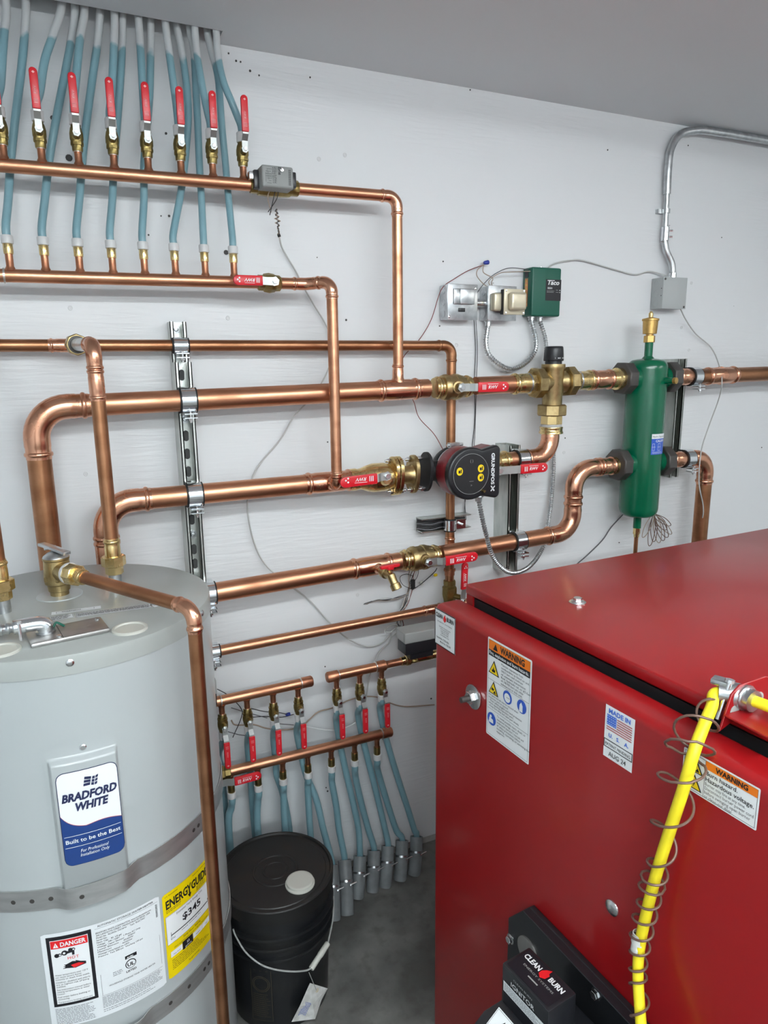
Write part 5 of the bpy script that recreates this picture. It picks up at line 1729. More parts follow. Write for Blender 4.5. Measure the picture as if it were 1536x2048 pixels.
# sensor wire loops hanging under the green tank
t = thing('sensor_wire_coil', 'fan of brown sensor wire loops hanging under the green tank', 'wires')
for k in range(9):
    ex, ey = [(1288, 1072), (1300, 1088), (1308, 1080), (1318, 1082), (1326, 1078), (1333, 1072), (1340, 1066), (1338, 1050), (1330, 1058)][k]
    a0 = W(1308 + random.uniform(-5, 5), 1026, 0.05 + 0.01 * random.random())
    e_ = W(ex, ey, 0.05)
    sd = Vector((0.010 + 0.004 * random.random(), -0.006, 0.004))
    MB().sweep(smooth_path([a0, a0.lerp(e_, 0.5) + sd, e_ + sd * 0.5, e_ - sd * 0.5, a0.lerp(e_, 0.5) - sd, a0 + Vector((0.003, 0.004, 0))], 6), 0.0014, 6).build('loop', 'brown_wire' if k % 3 else 'tan_wire', t)
# short horizontal strut with wires and a clamp on the thin vertical pipe
t = thing('strut_channel', 'short level strut channel on the wall behind the thin vertical pipe, stuffed with wires', 'strut channel')
p0, p1 = W(838, 1050, 0.02), W(930, 1040, 0.02)
for z0_, z1_ in ((1.186, 1.189), (1.146, 1.149)):
    MB().box2((p0.x, -0.001, z0_), (p1.x + 0.01, -0.041, z1_)).build('flange_wall', 'strut_zinc', t)
MB().box2((p0.x, -0.001, 1.146), (p1.x + 0.01, -0.004, 1.189)).build('back_web', 'strut_zinc', t)
for k in range(6):
    z = 1.153 + k * 0.0055
    MB().sweep(smooth_path([(p0.x - 0.008, -0.02, z + 0.004), (p0.x + 0.03, -0.038, z), (p0.x + 0.07, -0.034, z + 0.003), (p1.x - 0.05, -0.03, z), (p1.x - 0.01, -0.036, z - 0.002)], 5), 0.0028, 6).build('tucked_wire', 'black_wire' if k % 3 else 'grey_ink', t)
t = pipe_clamp('bright clamp on the thin vertical pipe below the pump', V(XV, OC, 1.166), R1, width=0.032, ax=(0, 0, 1), cushion=True)
MB().box((XV + 0.036, -OC - 0.004, 1.166), (0.034, 0.004, 0.030)).build('bolt_ear', 'chrome', t)
MB().cyl((XV + 0.036, -OC + 0.010, 1.166), (XV + 0.036, -OC - 0.022, 1.166), 0.004, 10).build('bolt', 'bright_bolt', t)


def cyl_hit(px, py, c, R):
    """point where the sight line meets an upright cylinder"""
    q = FWD * FPX + RGT * (px - 768) + DWN * (py - 1024)
    ox, oy = CAM.x - c[0], CAM.y - c[1]
    A = q.x * q.x + q.y * q.y
    Bq = 2 * (ox * q.x + oy * q.y)
    Cq = ox * ox + oy * oy - R * R
    disc = max(Bq * Bq - 4 * A * Cq, 0)
    t_ = (-Bq - math.sqrt(disc)) / (2 * A)
    return CAM + q * t_


# ================================================================== water heater
HC, HR, HT = (-0.040, -0.429), 0.282, 1.200
t = thing('water_heater', 'tall grey cylindrical electric water heater with straps and stickers', 'water heater')
HEATER = t
MB().lathe((HC[0], HC[1], 0.0), (0, 0, 1), [(0, HR - 0.012), (0.03, HR - 0.012), (0.03, HR), (HT - 0.034, HR)], 96).build('jacket', 'heater_grey', t)
MB().lathe((HC[0], HC[1], HT - 0.036), (0, 0, 1), [(0, HR + 0.0005), (0, HR + 0.0018), (0.030, HR + 0.0018), (0.034, HR + 0.0006), (0.036, HR - 0.003)], 96).build('top_pan', 'heater_top', t)
fh = cylfn(HC, HR)
DEG = HR * PI / 180
for px, py in ((140, 1325), (404, 1226)):
    p = cyl_hit(px, py, HC, HR + 0.002)
    d = Vector((p.x - HC[0], p.y - HC[1], 0)).normalized()
    MB().lathe(p, d, [(0, 0.0065), (0.0015, 0.0065), (0.003, 0.0045), (0.0035, 0.002)], 12).build('screw', 'bright_bolt', t)
# raised service cover
b = MB()
ua, ub, va, vb = -10.4 * DEG, 14.6 * DEG, 0.738, 1.040
nu, nv = 26, 40


def cover_h(u, v):
    e = min(u - ua, ub - u)
    ev = min(vb - v, v - va)
    s1_ = min(max((e - 0.006) / 0.007, 0), 1)
    s2_ = min(max((ev - 0.020) / 0.010, 0), 1)
    s = min(s1_, s2_)
    return 0.0012 + 0.0125 * s * s * (3 - 2 * s)


us = [ua, ua + 0.005, ua + 0.0065, ua + 0.0085, ua + 0.0105, ua + 0.013] + [lerp(ua + 0.014, ub - 0.014, k / 10) for k in range(11)] + [ub - 0.013, ub - 0.0105, ub - 0.0085, ub - 0.0065, ub - 0.005, ub]
vvs = [va, va + 0.02, va + 0.03, vb - 0.032, vb - 0.030, vb - 0.027, vb - 0.024, vb - 0.021, vb - 0.019, vb]
vs_ = [fh(u, v, cover_h(u, v)) for v in vvs for u in us]
n_ = len(us)
fs_ = [(j * n_ + i, j * n_ + i + 1, (j + 1) * n_ + i + 1, (j + 1) * n_ + i) for j in range(len(vvs) - 1) for i in range(n_ - 1)]
b.add(vs_, fs_)
COVER = b.build('service_cover', 'heater_grey', t, angle=80)
MB().lathe(fh(2.4 * DEG, 1.030, 0.001), fh(2.4 * DEG, 1.030, 1) - fh(2.4 * DEG, 1.030, 0), [(0, 0.0060), (0.0015, 0.0058), (0.003, 0.004)], 14).build('screw', 'bright_bolt', t)

# maker sticker
fb = cylfn(HC, HR + 0.0140)
sc0 = 2.75 * DEG
sw = 0.0490
z0_, z1_ = 0.820, 0.997
L = Lab(fb, t, 'maker_sticker', sc0 - sw, sc0 + sw, z0_, z1_, 'navy_ink', nu=60, rad=0.014)
L2 = Lab(cylfn(HC, HR + 0.0144), t, 'sticker_face', sc0 - sw + 0.0012, sc0 + sw - 0.0012, z0_ + 0.0012, z1_ - 0.0012, 'label_white', nu=60, rad=0.013)
L.done()
wave = lambda f: z1_ - (z1_ - z0_) * (0.610 - 0.160 * math.exp(-f * 6.0) - 0.030 * max(0.0, math.sin((f - 0.40) / 0.60 * PI)))
bl = L2.ink('blue_field', 'label_blue')
edge = L2.ink('brown_edge', 'flag_red')
N = 60
rr = 0.013
for k in range(N):
    q = []
    for kk in (k, k + 1):
        f = kk / N
        uu = sc0 - sw + 0.0012 + f * (2 * sw - 0.0024)
        e = min(f, 1 - f) * (2 * sw - 0.0024)
        ins = rr - math.sqrt(max(rr * rr - (rr - e) ** 2, 0)) if e < rr else 0
        q.append((uu, z0_ + 0.0012 + ins, wave(f)))
    bl.poly(L2.fn, [(q[0][0], q[0][1]), (q[1][0], q[1][1]), (q[1][0], q[1][2]), (q[0][0], q[0][2])], 0.0011)
    edge.poly(L2.fn, [(q[0][0], q[0][2]), (q[1][0], q[1][2]), (q[1][0], q[1][2] + 0.001), (q[0][0], q[0][2] + 0.001)], 0.0011)
L2.text('brand_lettering', 'navy_ink', 'BRADFORD', sc0 + 0.001, 0.9430, 0.0205, align='C', bold=0.045, shear=0.22, width=0.088)
L2.text('brand_lettering', 'navy_ink', 'WHITE', sc0 + 0.0035, 0.9235, 0.0205, align='C', bold=0.045, shear=0.22, width=0.053)
for r_ in range(3):
    for c_ in range(4):
        wd_ = [0.0105, 0.0028, 0.0042, 0.0042]
        x_ = sc0 - 0.0075 + [0, 0.0112, 0.0122, 0.0174][c_] + 0.0012 * (2 - r_)
        zz = 0.9655 + (2 - r_) * 0.0058
        dz = lambda xx: 0.0016 * math.sin((xx - sc0) * 260 + 2.2)
        if c_ != 1:
            L2.poly('flag_mark', 'navy_ink', [(x_, zz + dz(x_)), (x_ + wd_[c_], zz + dz(x_ + wd_[c_])), (x_ + wd_[c_] + 0.0009, zz + 0.0048 + dz(x_ + wd_[c_])), (x_ + 0.0009, zz + 0.0048 + dz(x_))])
L2.text('slogan', 'label_white', 'Built to be the Best', sc0, 0.8640, 0.0105, align='C', bold=0.012, width=0.088)
L2.rect('slogan_rule', 'label_white', sc0 - 0.0455, 0.8770, sc0 + 0.0455, 0.8778, 2)
L2.rect('slogan_rule', 'label_white', sc0 - 0.0455, 0.8560, sc0 + 0.0455, 0.8568, 2)
L2.text('slogan', 'label_white', 'For Professional', sc0, 0.8435, 0.0085, align='C', shear=0.25, width=0.045)
L2.text('slogan', 'label_white', 'Installation Only', sc0, 0.8355, 0.0085, align='C', shear=0.25, width=0.047)
L2.done()

# seismic straps
for zc, lab_ in ((0.758, 'upper strap'), (0.432, 'lower strap')):
    tt = thing('seismic_strap', 'flat steel strap round the heater, ' + ('crossing below the maker sticker' if zc > 0.6 else 'below the energy label'), 'strap')
    b = MB()
    rows = []
    A0, A1 = -125, 125
    N = 120
    for k in range(N + 1):
        an = lerp(A0, A1, k / N)
        u = an * DEG
        bump = 0
        if -11.5 < an < 15.8:
            bump = 0.0140 * min(1, (an + 11.5) / 4.5, (15.8 - an) / 4.5)
        dz = 0.010 * math.sin(math.radians(an) * 1.1)
        rows.append((u, bump, dz))
    vs_, fs_ = [], []
    for u, bp, dz in rows:
        vs_ += [fh(u, zc - 0.0205 + dz, 0.0012 + bp), fh(u, zc + 0.0205 + dz, 0.0012 + bp), fh(u, zc + 0.0205 + dz, 0.0030 + bp), fh(u, zc - 0.0205 + dz, 0.0030 + bp)]
    for k in range(N):
        for j in range(4):
            fs_.append((4 * k + j, 4 * k + (j + 1) % 4, 4 * k + 4 + (j + 1) % 4, 4 * k + 4 + j))
    fs_ += [(3, 2, 1, 0), tuple(4 * N + j for j in range(4))]
    b.add(vs_, fs_).build('band', 'strap_steel', tt, angle=60)
    for an in ((-26, -19.5, -13.2, -3) if zc > 0.6 else (24, 33)) + (42, 45):
        bp = 0.0140 * max(0, min(1, (an + 11.5) / 4.5, (15.8 - an) / 4.5))
        p = fh(an * DEG, zc + 0.010 * math.sin(math.radians(an) * 1.1), 0.0030 + bp)
        d = Vector((p.x - HC[0], p.y - HC[1], 0)).normalized()
        MB().lathe(p - d * 0.0005, d, [(0, 0.0042), (0.0007, 0.0042)], 12).build('strap_hole', 'nut_dark', tt)

# danger / rating label
r0, r1 = -18.6 * DEG, 23.3 * DEG
L = Lab(cylfn(HC, HR + 0.0006), HEATER, 'rating_label', r0, r1, 0.484, 0.683, 'label_paper', nu=30, rad=0.003)
d0, d1 = -16.9 * DEG, -1.7 * DEG
zt_, zb_ = 0.676, 0.529
L.rect('danger_border', 'black_ink', d0, zb_, d1, zt_, 1)
L.rect('danger_panel', 'label_white', d0 + 0.006, zb_ + 0.006, d1 - 0.006, zt_ - 0.007, 2)
L.rect('danger_band', 'label_red', d0 + 0.007, zt_ - 0.024, d1 - 0.007, zt_ - 0.008, 3)
L.text('danger_lettering', 'label_white', 'DANGER', d0 + 0.044, zt_ - 0.0205, 0.0125, 4, align='C', bold=0.03, width=0.042)
L.poly('danger_lettering', 'label_white', [(d0 + 0.011, zt_ - 0.0215), (d0 + 0.020, zt_ - 0.0215), (d0 + 0.0155, zt_ - 0.0115)], 4)
L.rect('danger_mark', 'label_red', d0 + 0.0151, zt_ - 0.0190, d0 + 0.0159, zt_ - 0.0145, 5)
cx = (d0 + d1) / 2
for uu, zz, rr_ in ((-0.022, 0.6375, 0.0042), (-0.017, 0.6385, 0.0032), (0.001, 0.6455, 0.0036), (0.006, 0.6455, 0.0030), (-0.009, 0.641, 0.0052)):
    L.disc('tap_drawing', 'black_ink', cx + uu, zz, rr_, 3)
for uu, zz, rr_ in ((-0.0165, 0.6385, 0.0017), (0.0062, 0.6455, 0.0016), (-0.0095, 0.641, 0.0022)):
    L.disc('tap_highlight', 'label_white', cx + uu, zz, rr_, 4)
L.poly('tap_drawing', 'black_ink', [(cx - 0.008, 0.638), (cx + 0.006, 0.640), (cx + 0.006, 0.645), (cx - 0.008, 0.643)], 3)
L.poly('tap_drawing', 'black_ink', [(cx + 0.003, 0.634), (cx + 0.007, 0.634), (cx + 0.0075, 0.644), (cx + 0.003, 0.644)], 3)
L.text('hot_lettering', 'label_red', 'HOT', cx + 0.0045, 0.6265, 0.0085, 4, align='C', spacing=1.1)
L.poly('hand_drawing', 'black_ink', [(cx - 0.010, 0.616), (cx + 0.002, 0.621), (cx + 0.024, 0.615), (cx + 0.024, 0.610), (cx + 0.006, 0.606), (cx - 0.011, 0.609)], 3)
L.poly('hand_drawing', 'black_ink', [(cx + 0.007, 0.622), (cx + 0.022, 0.614), (cx + 0.010, 0.614)], 3)
L.poly('hand_burn', 'label_red', [(cx - 0.001, 0.614), (cx + 0.012, 0.616), (cx + 0.022, 0.612), (cx + 0.004, 0.607)], 4)
for k in range(3):
    L.rect('hand_drawing', 'black_ink', cx - 0.014 + k * 0.001, 0.6085 + k * 0.0035, cx - 0.002, 0.6098 + k * 0.0035, 3)
zz = 0.6000
for s in ('Water temperature over 125°F', 'can cause severe burns', 'instantly or death from scalds.', '', 'Children, disabled and elderly', 'are at highest risk of being', 'scalded.', '', 'See instruction manual before', 'setting temperature at water', 'heater.', '', 'Feel water before bathing or', 'showering.', '', 'Temperature limiting valves are'):
    if s:
        L.text('danger_text', 'grey_ink', s, d0 + 0.0085, zz - 0.0045, 0.0046, 4, width=min(0.057, 0.00195 * len(s)))
        zz -= 0.0046
    else:
        zz -= 0.0018
L.lines('fine_print', 'print_grey', d0 + 0.001, d1 - 0.002, 0.524, 0.0031, 12, 0.0013)
rx = d1 + 0.006
L.text('title', 'black_ink', 'AUTOMATIC STORAGE WATER HEATER', (rx + r1) / 2 - 0.004, 0.6755, 0.0058, align='C', width=0.100)
L.rect('rule', 'black_ink', rx, 0.6722, r1 - 0.004, 0.6726)
zz = 0.6670
for s, w_ in (('BRADFORD WHITE CORPORATION  www.bradfordwhite.com', 0.098), ('200 LAFAYETTE STREET  MIDDLEVILLE MI 49333  USA', 0.096), ('Model No.  RE340S6-1NCWW     Type  ELECTRIC', 0.086), ('Serial No.', 0.018), ('Nom. Cap.   40  US gal', 0.042),
              ('Voltage    240 / 208V     1 Phase AC Only', 0.076), ('Wattage  Upper Element     4500W', 0.066), ('         Lower Element     4500W', 0.062), ('         Maximum           4500W', 0.060), ('Wattage rating based on 240V', 0.054), ('Pressure:  Test 300 psi.  Working 150 psi', 0.078)):
    L.text('rating_text', 'black_ink', s, rx + 0.001, zz - 0.0045, 0.0046, width=w_)
    zz -= 0.0050
L.lines('barcode', 'black_ink', r1 - 0.009, r1 - 0.005, 0.668, 0.0014, 20, 0.0007, rag=0)
L.poly('ahri_mark', 'black_ink', [(rx + 0.045, 0.586), (rx + 0.066, 0.586), (rx + 0.066, 0.593), (rx + 0.045, 0.593)])
L.text('ahri_lettering', 'label_white', 'AHRI', rx + 0.0475, 0.5875, 0.0052, 3, bold=0.02)
L.disc('listing_mark', 'black_ink', rx + 0.054, 0.5735, 0.0098, 1)
L.disc('listing_field', 'label_paper', rx + 0.054, 0.5735, 0.0082, 2)
L.text('listing_lettering', 'black_ink', 'UL', rx + 0.054, 0.5698, 0.0105, 3, align='C', bold=0.03)
L.text('listing_lettering', 'black_ink', 'LISTED', rx + 0.054, 0.5575, 0.0062, align='C', bold=0.02)
L.lines('fine_print', 'print_grey', rx + 0.022, rx + 0.040, 0.570, 0.0034, 3, 0.0013)
L.text('title', 'black_ink', 'HOUSEHOLD STORAGE TANK WATER HEATER', rx + 0.056, 0.5445, 0.0045, align='C', width=0.084)
L.rect('rule', 'black_ink', rx + 0.001, 0.530, rx + 0.0014, 0.575)
L.rect('rule', 'black_ink', r1 - 0.006, 0.535, r1 - 0.0056, 0.600)
L.rect('rule', 'black_ink', rx, 0.5285, r1 - 0.005, 0.5289)
L.lines('fine_print', 'print_grey', rx, r1 - 0.005, 0.526, 0.0031, 8, 0.0013, rag=0.1)
L.lines('fine_print', 'print_grey', rx, r1 - 0.005, 0.499, 0.0040, 2, 0.0013)
L.done()

# energy label
e0, e1 = 24.5 * DEG, 50.0 * DEG
ew = e1 - e0
ec = (e0 + e1) / 2
L = Lab(cylfn(HC, HR + 0.0006), HEATER, 'energy_label', e0, e1, 0.487, 0.676, 'label_yellow', nu=24, rad=0.003)
L.text('title_lettering', 'black_ink', 'ENERG', e0 + 0.006, 0.6425, 0.0255, bold=0.03, width=0.052)
L.text('title_lettering', 'black_ink', 'GUIDE', e0 + 0.0685, 0.6425, 0.0255, bold=0.03, width=0.050)
L.poly('title_lettering', 'black_ink', [(e0 + 0.0575, 0.6610), (e0 + 0.0605, 0.6610), (e0 + 0.0630, 0.6540), (e0 + 0.0655, 0.6610), (e0 + 0.0685, 0.6610), (e0 + 0.0645, 0.6500), (e0 + 0.0645, 0.6400), (e0 + 0.0680, 0.6400), (e0 + 0.0630, 0.6310), (e0 + 0.0580, 0.6400), (e0 + 0.0615, 0.6400), (e0 + 0.0615, 0.6500)], 2)
L.text('small_lettering', 'black_ink', 'U.S. Government', e0 + 0.005, 0.6690, 0.0042)
L.text('small_lettering', 'black_ink', 'Federal law prohibits removal', e1 - 0.006, 0.6690, 0.0038, align='R')
L.lines('small_lettering', 'black_ink', e0 + 0.006, e0 + 0.045, 0.6385, 0.0036, 2, 0.0012)
L.lines('small_lettering', 'black_ink', e0 + 0.082, e0 + 0.112, 0.6385, 0.0036, 3, 0.0012)
L.rect('cost_panel', 'label_white', e0 + 0.003, 0.5635, e1 - 0.003, 0.6265)
L.frame('cost_panel_edge', 'black_ink', e0 + 0.003, 0.5635, e1 - 0.003, 0.6265, 0.0005, 2)
L.text('cost_lettering', 'black_ink', 'Estimated Yearly Energy Cost', ec, 0.6180, 0.0070, align='C', width=0.070)
L.text('cost_lettering', 'black_ink', '$345', ec + 0.003, 0.5935, 0.0210, align='C', bold=0.025, width=0.050)
L.rect('cost_scale', 'black_ink', e0 + 0.012, 0.5800, e1 - 0.012, 0.5822, 2)
L.rect('cost_scale', 'black_ink', e0 + 0.012, 0.5770, e0 + 0.0128, 0.5880, 2)
L.poly('cost_scale', 'black_ink', [(e1 - 0.014, 0.5835), (e1 - 0.010, 0.5835), (e1 - 0.012, 0.5890)], 2)
L.text('cost_lettering', 'black_ink', '$342', e0 + 0.011, 0.5715, 0.0052)
L.lines('small_lettering', 'black_ink', ec - 0.026, ec + 0.026, 0.5755, 0.003, 1, 0.0012, rag=0)
L.text('hour_lettering', 'black_ink', 'First Hour Rating', ec, 0.5560, 0.0066, align='C')
L.text('hour_lettering', 'black_ink', '(How much hot water you get in the first hour of use)', ec, 0.5490, 0.0048, align='C', width=0.092)
for k in range(4):
    x_ = e0 + 0.008 + k * 0.0275
    L.rect('rating_bar' if k != 1 else 'rating_bar_filled', 'label_white' if k != 1 else 'black_ink', x_, 0.533 - (0.004 if k == 1 else 0), x_ + 0.0268, 0.5455 + (0.002 if k == 1 else 0), 2)
L.text('rating_bar_lettering', 'label_white', '53', e0 + 0.049, 0.5390, 0.0070, 4, align='C', bold=0.02)
L.text('rating_bar_lettering', 'label_white', 'gallons', e0 + 0.049, 0.5320, 0.0060, 4, align='C')
L.text('small_lettering', 'black_ink', 'Very Small', e0 + 0.021, 0.5370, 0.0040, 4, align='C')
L.text('small_lettering', 'black_ink', 'Medium', e0 + 0.076, 0.5370, 0.0040, 4, align='C')
L.text('small_lettering', 'black_ink', 'High', e0 + 0.103, 0.5370, 0.0040, 4, align='C')
L.lines('fine_print', 'black_ink', e0 + 0.010, e1 - 0.014, 0.5250, 0.0040, 6, 0.0012, rag=0.35)
L.text('small_lettering', 'black_ink', 'ftc.gov/energy', ec, 0.4945, 0.0052, align='C')
L.done()

# stickers and fittings on the top
ft = flat((HC[0], HC[1], HT), (1, 0, 0), (0, 1, 0))


def strip_label(name, x0_, y0_, x1_, y1_, w, rows, mat_='label_paper'):
    d = Vector((x1_ - x0_, y1_ - y0_, 0))
    ln = d.length
    f_ = flat((x0_, y0_, HT), d, Vector((-d.y, d.x, 0)))
    L_ = Lab(f_, HEATER, name, 0, ln, 0, w, mat_, h=0.0005)
    return L_, ln


L, ln = strip_label('warning_strip', -0.062, -0.497, 0.026, -0.499, 0.018, 1)
L.frame('strip_frame', 'black_ink', 0.008, 0.004, ln - 0.012, 0.014, 0.0007)
L.text('lettering', 'black_ink', 'WARNING', 0.018, 0.006, 0.007, bold=0.01, width=0.034)
L.done()
L, ln = strip_label('instruction_strip', -0.175, -0.545, -0.022, -0.530, 0.026, 1, 'label_paper')
L.frame('strip_frame', 'black_ink', 0.001, 0.001, ln - 0.001, 0.025, 0.0006)
L.lines('fine_print', 'grey_ink', 0.003, ln - 0.003, 0.023, 0.0034, 6, 0.0017, rag=0.05)
L.done()
L, ln = strip_label('instruction_strip', -0.020, -0.533, 0.118, -0.538, 0.024, 1, 'label_paper')
L.frame('strip_frame', 'black_ink', 0.001, 0.001, ln - 0.001, 0.023, 0.0006)
L.rect('strip_frame', 'black_ink', 0.001, 0.0115, ln - 0.001, 0.0121)
L.lines('fine_print', 'grey_ink', 0.003, ln - 0.003, 0.021, 0.0034, 5, 0.0017, rag=0.05)
L.done()
L, ln = strip_label('small_strip', 0.122, -0.538, 0.170, -0.515, 0.020, 1)
L.lines('fine_print', 'print_grey', 0.003, ln - 0.003, 0.018, 0.0036, 4, 0.0013, rag=0.05)
L.done()
# wiring plate
Mz = Matrix.Rotation(math.radians(9.5), 3, 'Z')
pc = Vector((-0.034, -0.615, HT + 0.0045))
MB().box(pc, (0.128, 0.074, 0.009), M=Mz).build('wiring_cover', 'plate_steel', HEATER, bevel=0.004, seg=2)
MB().box(pc + Mz @ Vector((-0.013, 0, 0.0048)), (0.0012, 0.074, 0.0008), M=Mz).build('cover_fold', 'nut_dark', HEATER)
for dx, dy in ((0.054, 0.020), (-0.018, -0.028)):
    p = pc + Mz @ Vector((dx, dy, 0.0045))
    MB().lathe(p, (0, 0, 1), [(0, 0.0045), (0.0015, 0.0045), (0.0028, 0.003)], 10).build('screw', 'bright_bolt', HEATER)
for px, py in ((260, 1259), (2, 1303)):
    p = Fz(px, py, HT)
    MB().lathe((p.x, p.y, HT - 0.002), (0, 0, 1), [(0, 0.031), (0.005, 0.031), (0.0065, 0.029), (0.0065, 0.026), (0.004, 0.0245), (0.004, 0.002)], 32).build('plug_cap', 'ivory_plastic', HEATER)
MB().lathe((-0.047, -0.371, HT), (0, 0, 1), [(0, 0.045), (0.0018, 0.044), (0.002, 0.026)], 32).build('grommet_ring', 'heater_grey', HEATER)

t = thing('cable_connector', 'chrome squeeze connector with armoured cable on the heater wiring plate', 'conduit')
cc = pc + Mz @ Vector((-0.034, 0.006, 0.005))
MB().lathe(cc, (0, 0, 1), [(0, 0.016), (0.003, 0.016), (0.004, 0.0125), (0.012, 0.0125)], 16).build('locknut', 'zinc', t)
MB().sweep(smooth_path([cc + Vector((0.004, 0, 0.010)), cc + Vector((-0.004, 0, 0.017)), cc + Vector((-0.020, -0.002, 0.019)), cc + Vector((-0.048, -0.006, 0.019))], 5), 0.0125, 16).build('body', 'chrome', t)
MB().cyl(cc + Vector((-0.038, -0.015, 0.030)), cc + Vector((-0.038, -0.018, -0.002)), 0.003, 8).lathe(cc + Vector((-0.038, -0.015, 0.028)), (0, 0, 1), [(0, 0.005), (0.003, 0.0045)], 10).build('clamp_screw', 'bright_bolt', t)
path = even_path([cc + Vector((-0.045, -0.006, 0.019)), cc + Vector((-0.10, -0.012, 0.019)), cc + Vector((-0.17, -0.02, 0.016)), (-0.300, -0.645, HT + 0.006), (-0.345, -0.640, HT - 0.06), (-0.355, -0.610, 0.90), (-0.345, -0.590, 0.45), (-0.37, -0.56, 0.03)], 0.0026)
MB().sweep(path, [0.0105 * (1.0, 0.97, 0.76, 0.80)[i % 4] for i in range(len(path))], 12).build('armoured_cable', 'zinc', t)
MB().sweep(smooth_path([cc + Vector((0.012, 0.010, 0.004)), cc + Vector((0.018, 0.014, 0.010)), cc + Vector((0.030, 0.012, 0.002))], 5), 0.0022, 7).build('ground_wire', 'green_box', t)


def nipple(label, x, y, pipe_top, lab_pipe=None):
    k = thing('dielectric_fitting', label, 'pipe fitting')
    MB().cyl((x, y, HT - 0.004), (x, y, HT + 0.030), 0.0135, 18).build('steel_nipple', 'zinc', k)
    MB().hexa((x, y, HT + 0.026), (x, y, HT + 0.044), 0.0185, 8).build('hex_collar', 'brass', k)
    MB().hexa((x, y, HT + 0.044), (x, y, HT + 0.066), 0.0250, 8).build('union_nut', 'brass', k)
    b_ = MB()
    press_end(b_, (x, y, HT + 0.105), (0, 0, -1), R1, 0.042)
    b_.build('press_socket', 'brass', k, angle=50)
    return k


nipple('brass union on the heater top at the riser right of the relief valve', XH, YH, 1.3)
nipple('brass union on the heater top at the left photo edge', -0.146, -0.435, 1.3)
k = thing('copper_pipe', 'vertical copper pipe over the heater at the left photo edge', 'pipe')
pipe(k, (-0.146, -0.435, HT + 0.095), (-0.150, -0.435, 1.672), R1, 'copper_dull')
elbow(k, (-0.150, -0.435, ZC), (0, 0, -1), (0, 1, 0), R1, 0.050, 0.028)
pipe(k, (-0.150, -0.390, ZC), (-0.150, -OC - 0.012, ZC), R1, 'copper_dull')

# relief valve and its discharge pipe
TP = Vector((-0.047, -0.371, HT))
PE = Vector((0.168, -0.728, 1.252))
od = Vector((PE.x - TP.x, PE.y - TP.y, 0)).normalized()
t = thing('relief_valve', 'brass temperature relief valve with a steel test lever on the heater top', 'valve')
MB().lathe(TP, (0, 0, 1), [(0, 0.018), (0.010, 0.018), (0.012, 0.021), (0.024, 0.022), (0.028, 0.026), (0.040, 0.027), (0.060, 0.0255), (0.076, 0.0245), (0.078, 0.026), (0.082, 0.026)], 24).build('body', 'brass_cast', t)
MB().hexa(TP + Vector((0, 0, 0.034)), TP + Vector((0, 0, 0.046)), 0.0295).build('hex_collar', 'brass_cast', t)
MB().lathe(TP + Vector((0, 0, 0.081)), (0, 0, 1), [(0, 0.0255), (0.004, 0.024), (0.010, 0.016), (0.014, 0.008)], 24).build('bonnet', 'zinc', t)
zo = TP.z + 0.054
o0 = Vector((TP.x, TP.y, zo))
MB().lathe(o0, od, [(0, 0.020), (0.030, 0.021), (0.040, 0.022)], 20).build('outlet', 'brass_cast', t)
MB().lathe(o0 + od * 0.039, od, [(0, 0.0215), (0.004, 0.0225), (0.009, 0.0215)], 20).build('thread_tape', 'white_plastic', t)
lv = TP + Vector((0, 0, 0.092))
MB().strip([lv + od * -0.030 + Vector((-0.01, 0.01, 0.012)), lv + Vector((0, 0, 0.008)), lv + od * 0.044 + Vector((0, 0, 0.004))], Vector((od.y, -od.x, 0)), 0.016, 0.006).cyl(lv + od * -0.02 + Vector((-0.01, 0, 0.006)), lv + od * -0.02 + Vector((0.012, 0.006, 0.006)), 0.004, 10).build('test_lever', 'zinc', t, bevel=0.001)
t = thing('discharge_pipe', 'copper discharge pipe from the relief valve bending down in front of the heater', 'pipe')
pa = o0 + od * 0.046
dpipe = (PE - pa).normalized()
MB().hexa(pa, pa + dpipe * 0.026, 0.022, 8).build('hex_adapter', 'brass', t)
b = MB()
press_end(b, pa + dpipe * 0.052, -dpipe, R1 * 0.9, 0.030)
b.build('press_socket', 'brass', t, angle=50)
pipe(t, pa + dpipe * 0.045, PE - dpipe * 0.032, R1 * 0.86, 'copper_dull')
dv = (Vector((0.1665, -0.728, 0.0)) - PE).normalized()
elbow(t, PE, -dpipe, (0, 0, -1), R1 * 0.86, 0.044, 0.026)
pipe(t, PE + Vector((0, 0, -0.036)), Vector((PE.x, PE.y, 0.10)), R1 * 0.86, 'copper_dull')

# ================================================================== bucket
BC = (0.384, -0.338)
t = thing('plastic_bucket', 'black lidded plastic bucket on the floor beside the heater', 'bucket')
MB().lathe((BC[0], BC[1], 0.0), (0, 0, 1), [(0, 0.120), (0.003, 0.127), (0.222, 0.137), (0.223, 0.1465), (0.227, 0.1475), (0.231, 0.1465), (0.232, 0.138), (0.255, 0.139), (0.256, 0.1485), (0.260, 0.1495), (0.264, 0.1485), (0.265, 0.139), (0.284, 0.140), (0.285, 0.149), (0.289, 0.150), (0.293, 0.149), (0.294, 0.140), (0.345, 0.143)], 56).build('body', 'bucket_black', t)
LIDT = 0.372
MB().lathe((BC[0], BC[1], 0.334), (0, 0, 1), [(0, 0.1445), (0, 0.1495), (0.030, 0.1515), (0.036, 0.1515), (0.038, 0.1490), (0.038, 0.1440), (0.033, 0.1420), (0.0325, 0.1330), (0.0345, 0.1310), (0.0345, 0.060), (0.036, 0.058), (0.036, 0.054), (0.0345, 0.052), (0.0345, 0.034), (0.036, 0.032), (0.036, 0.029), (0.0345, 0.027), (0.0345, 0.003)], 56).build('lid', 'bucket_lid', t)
cp = Fz(600, 1765, 0.372)
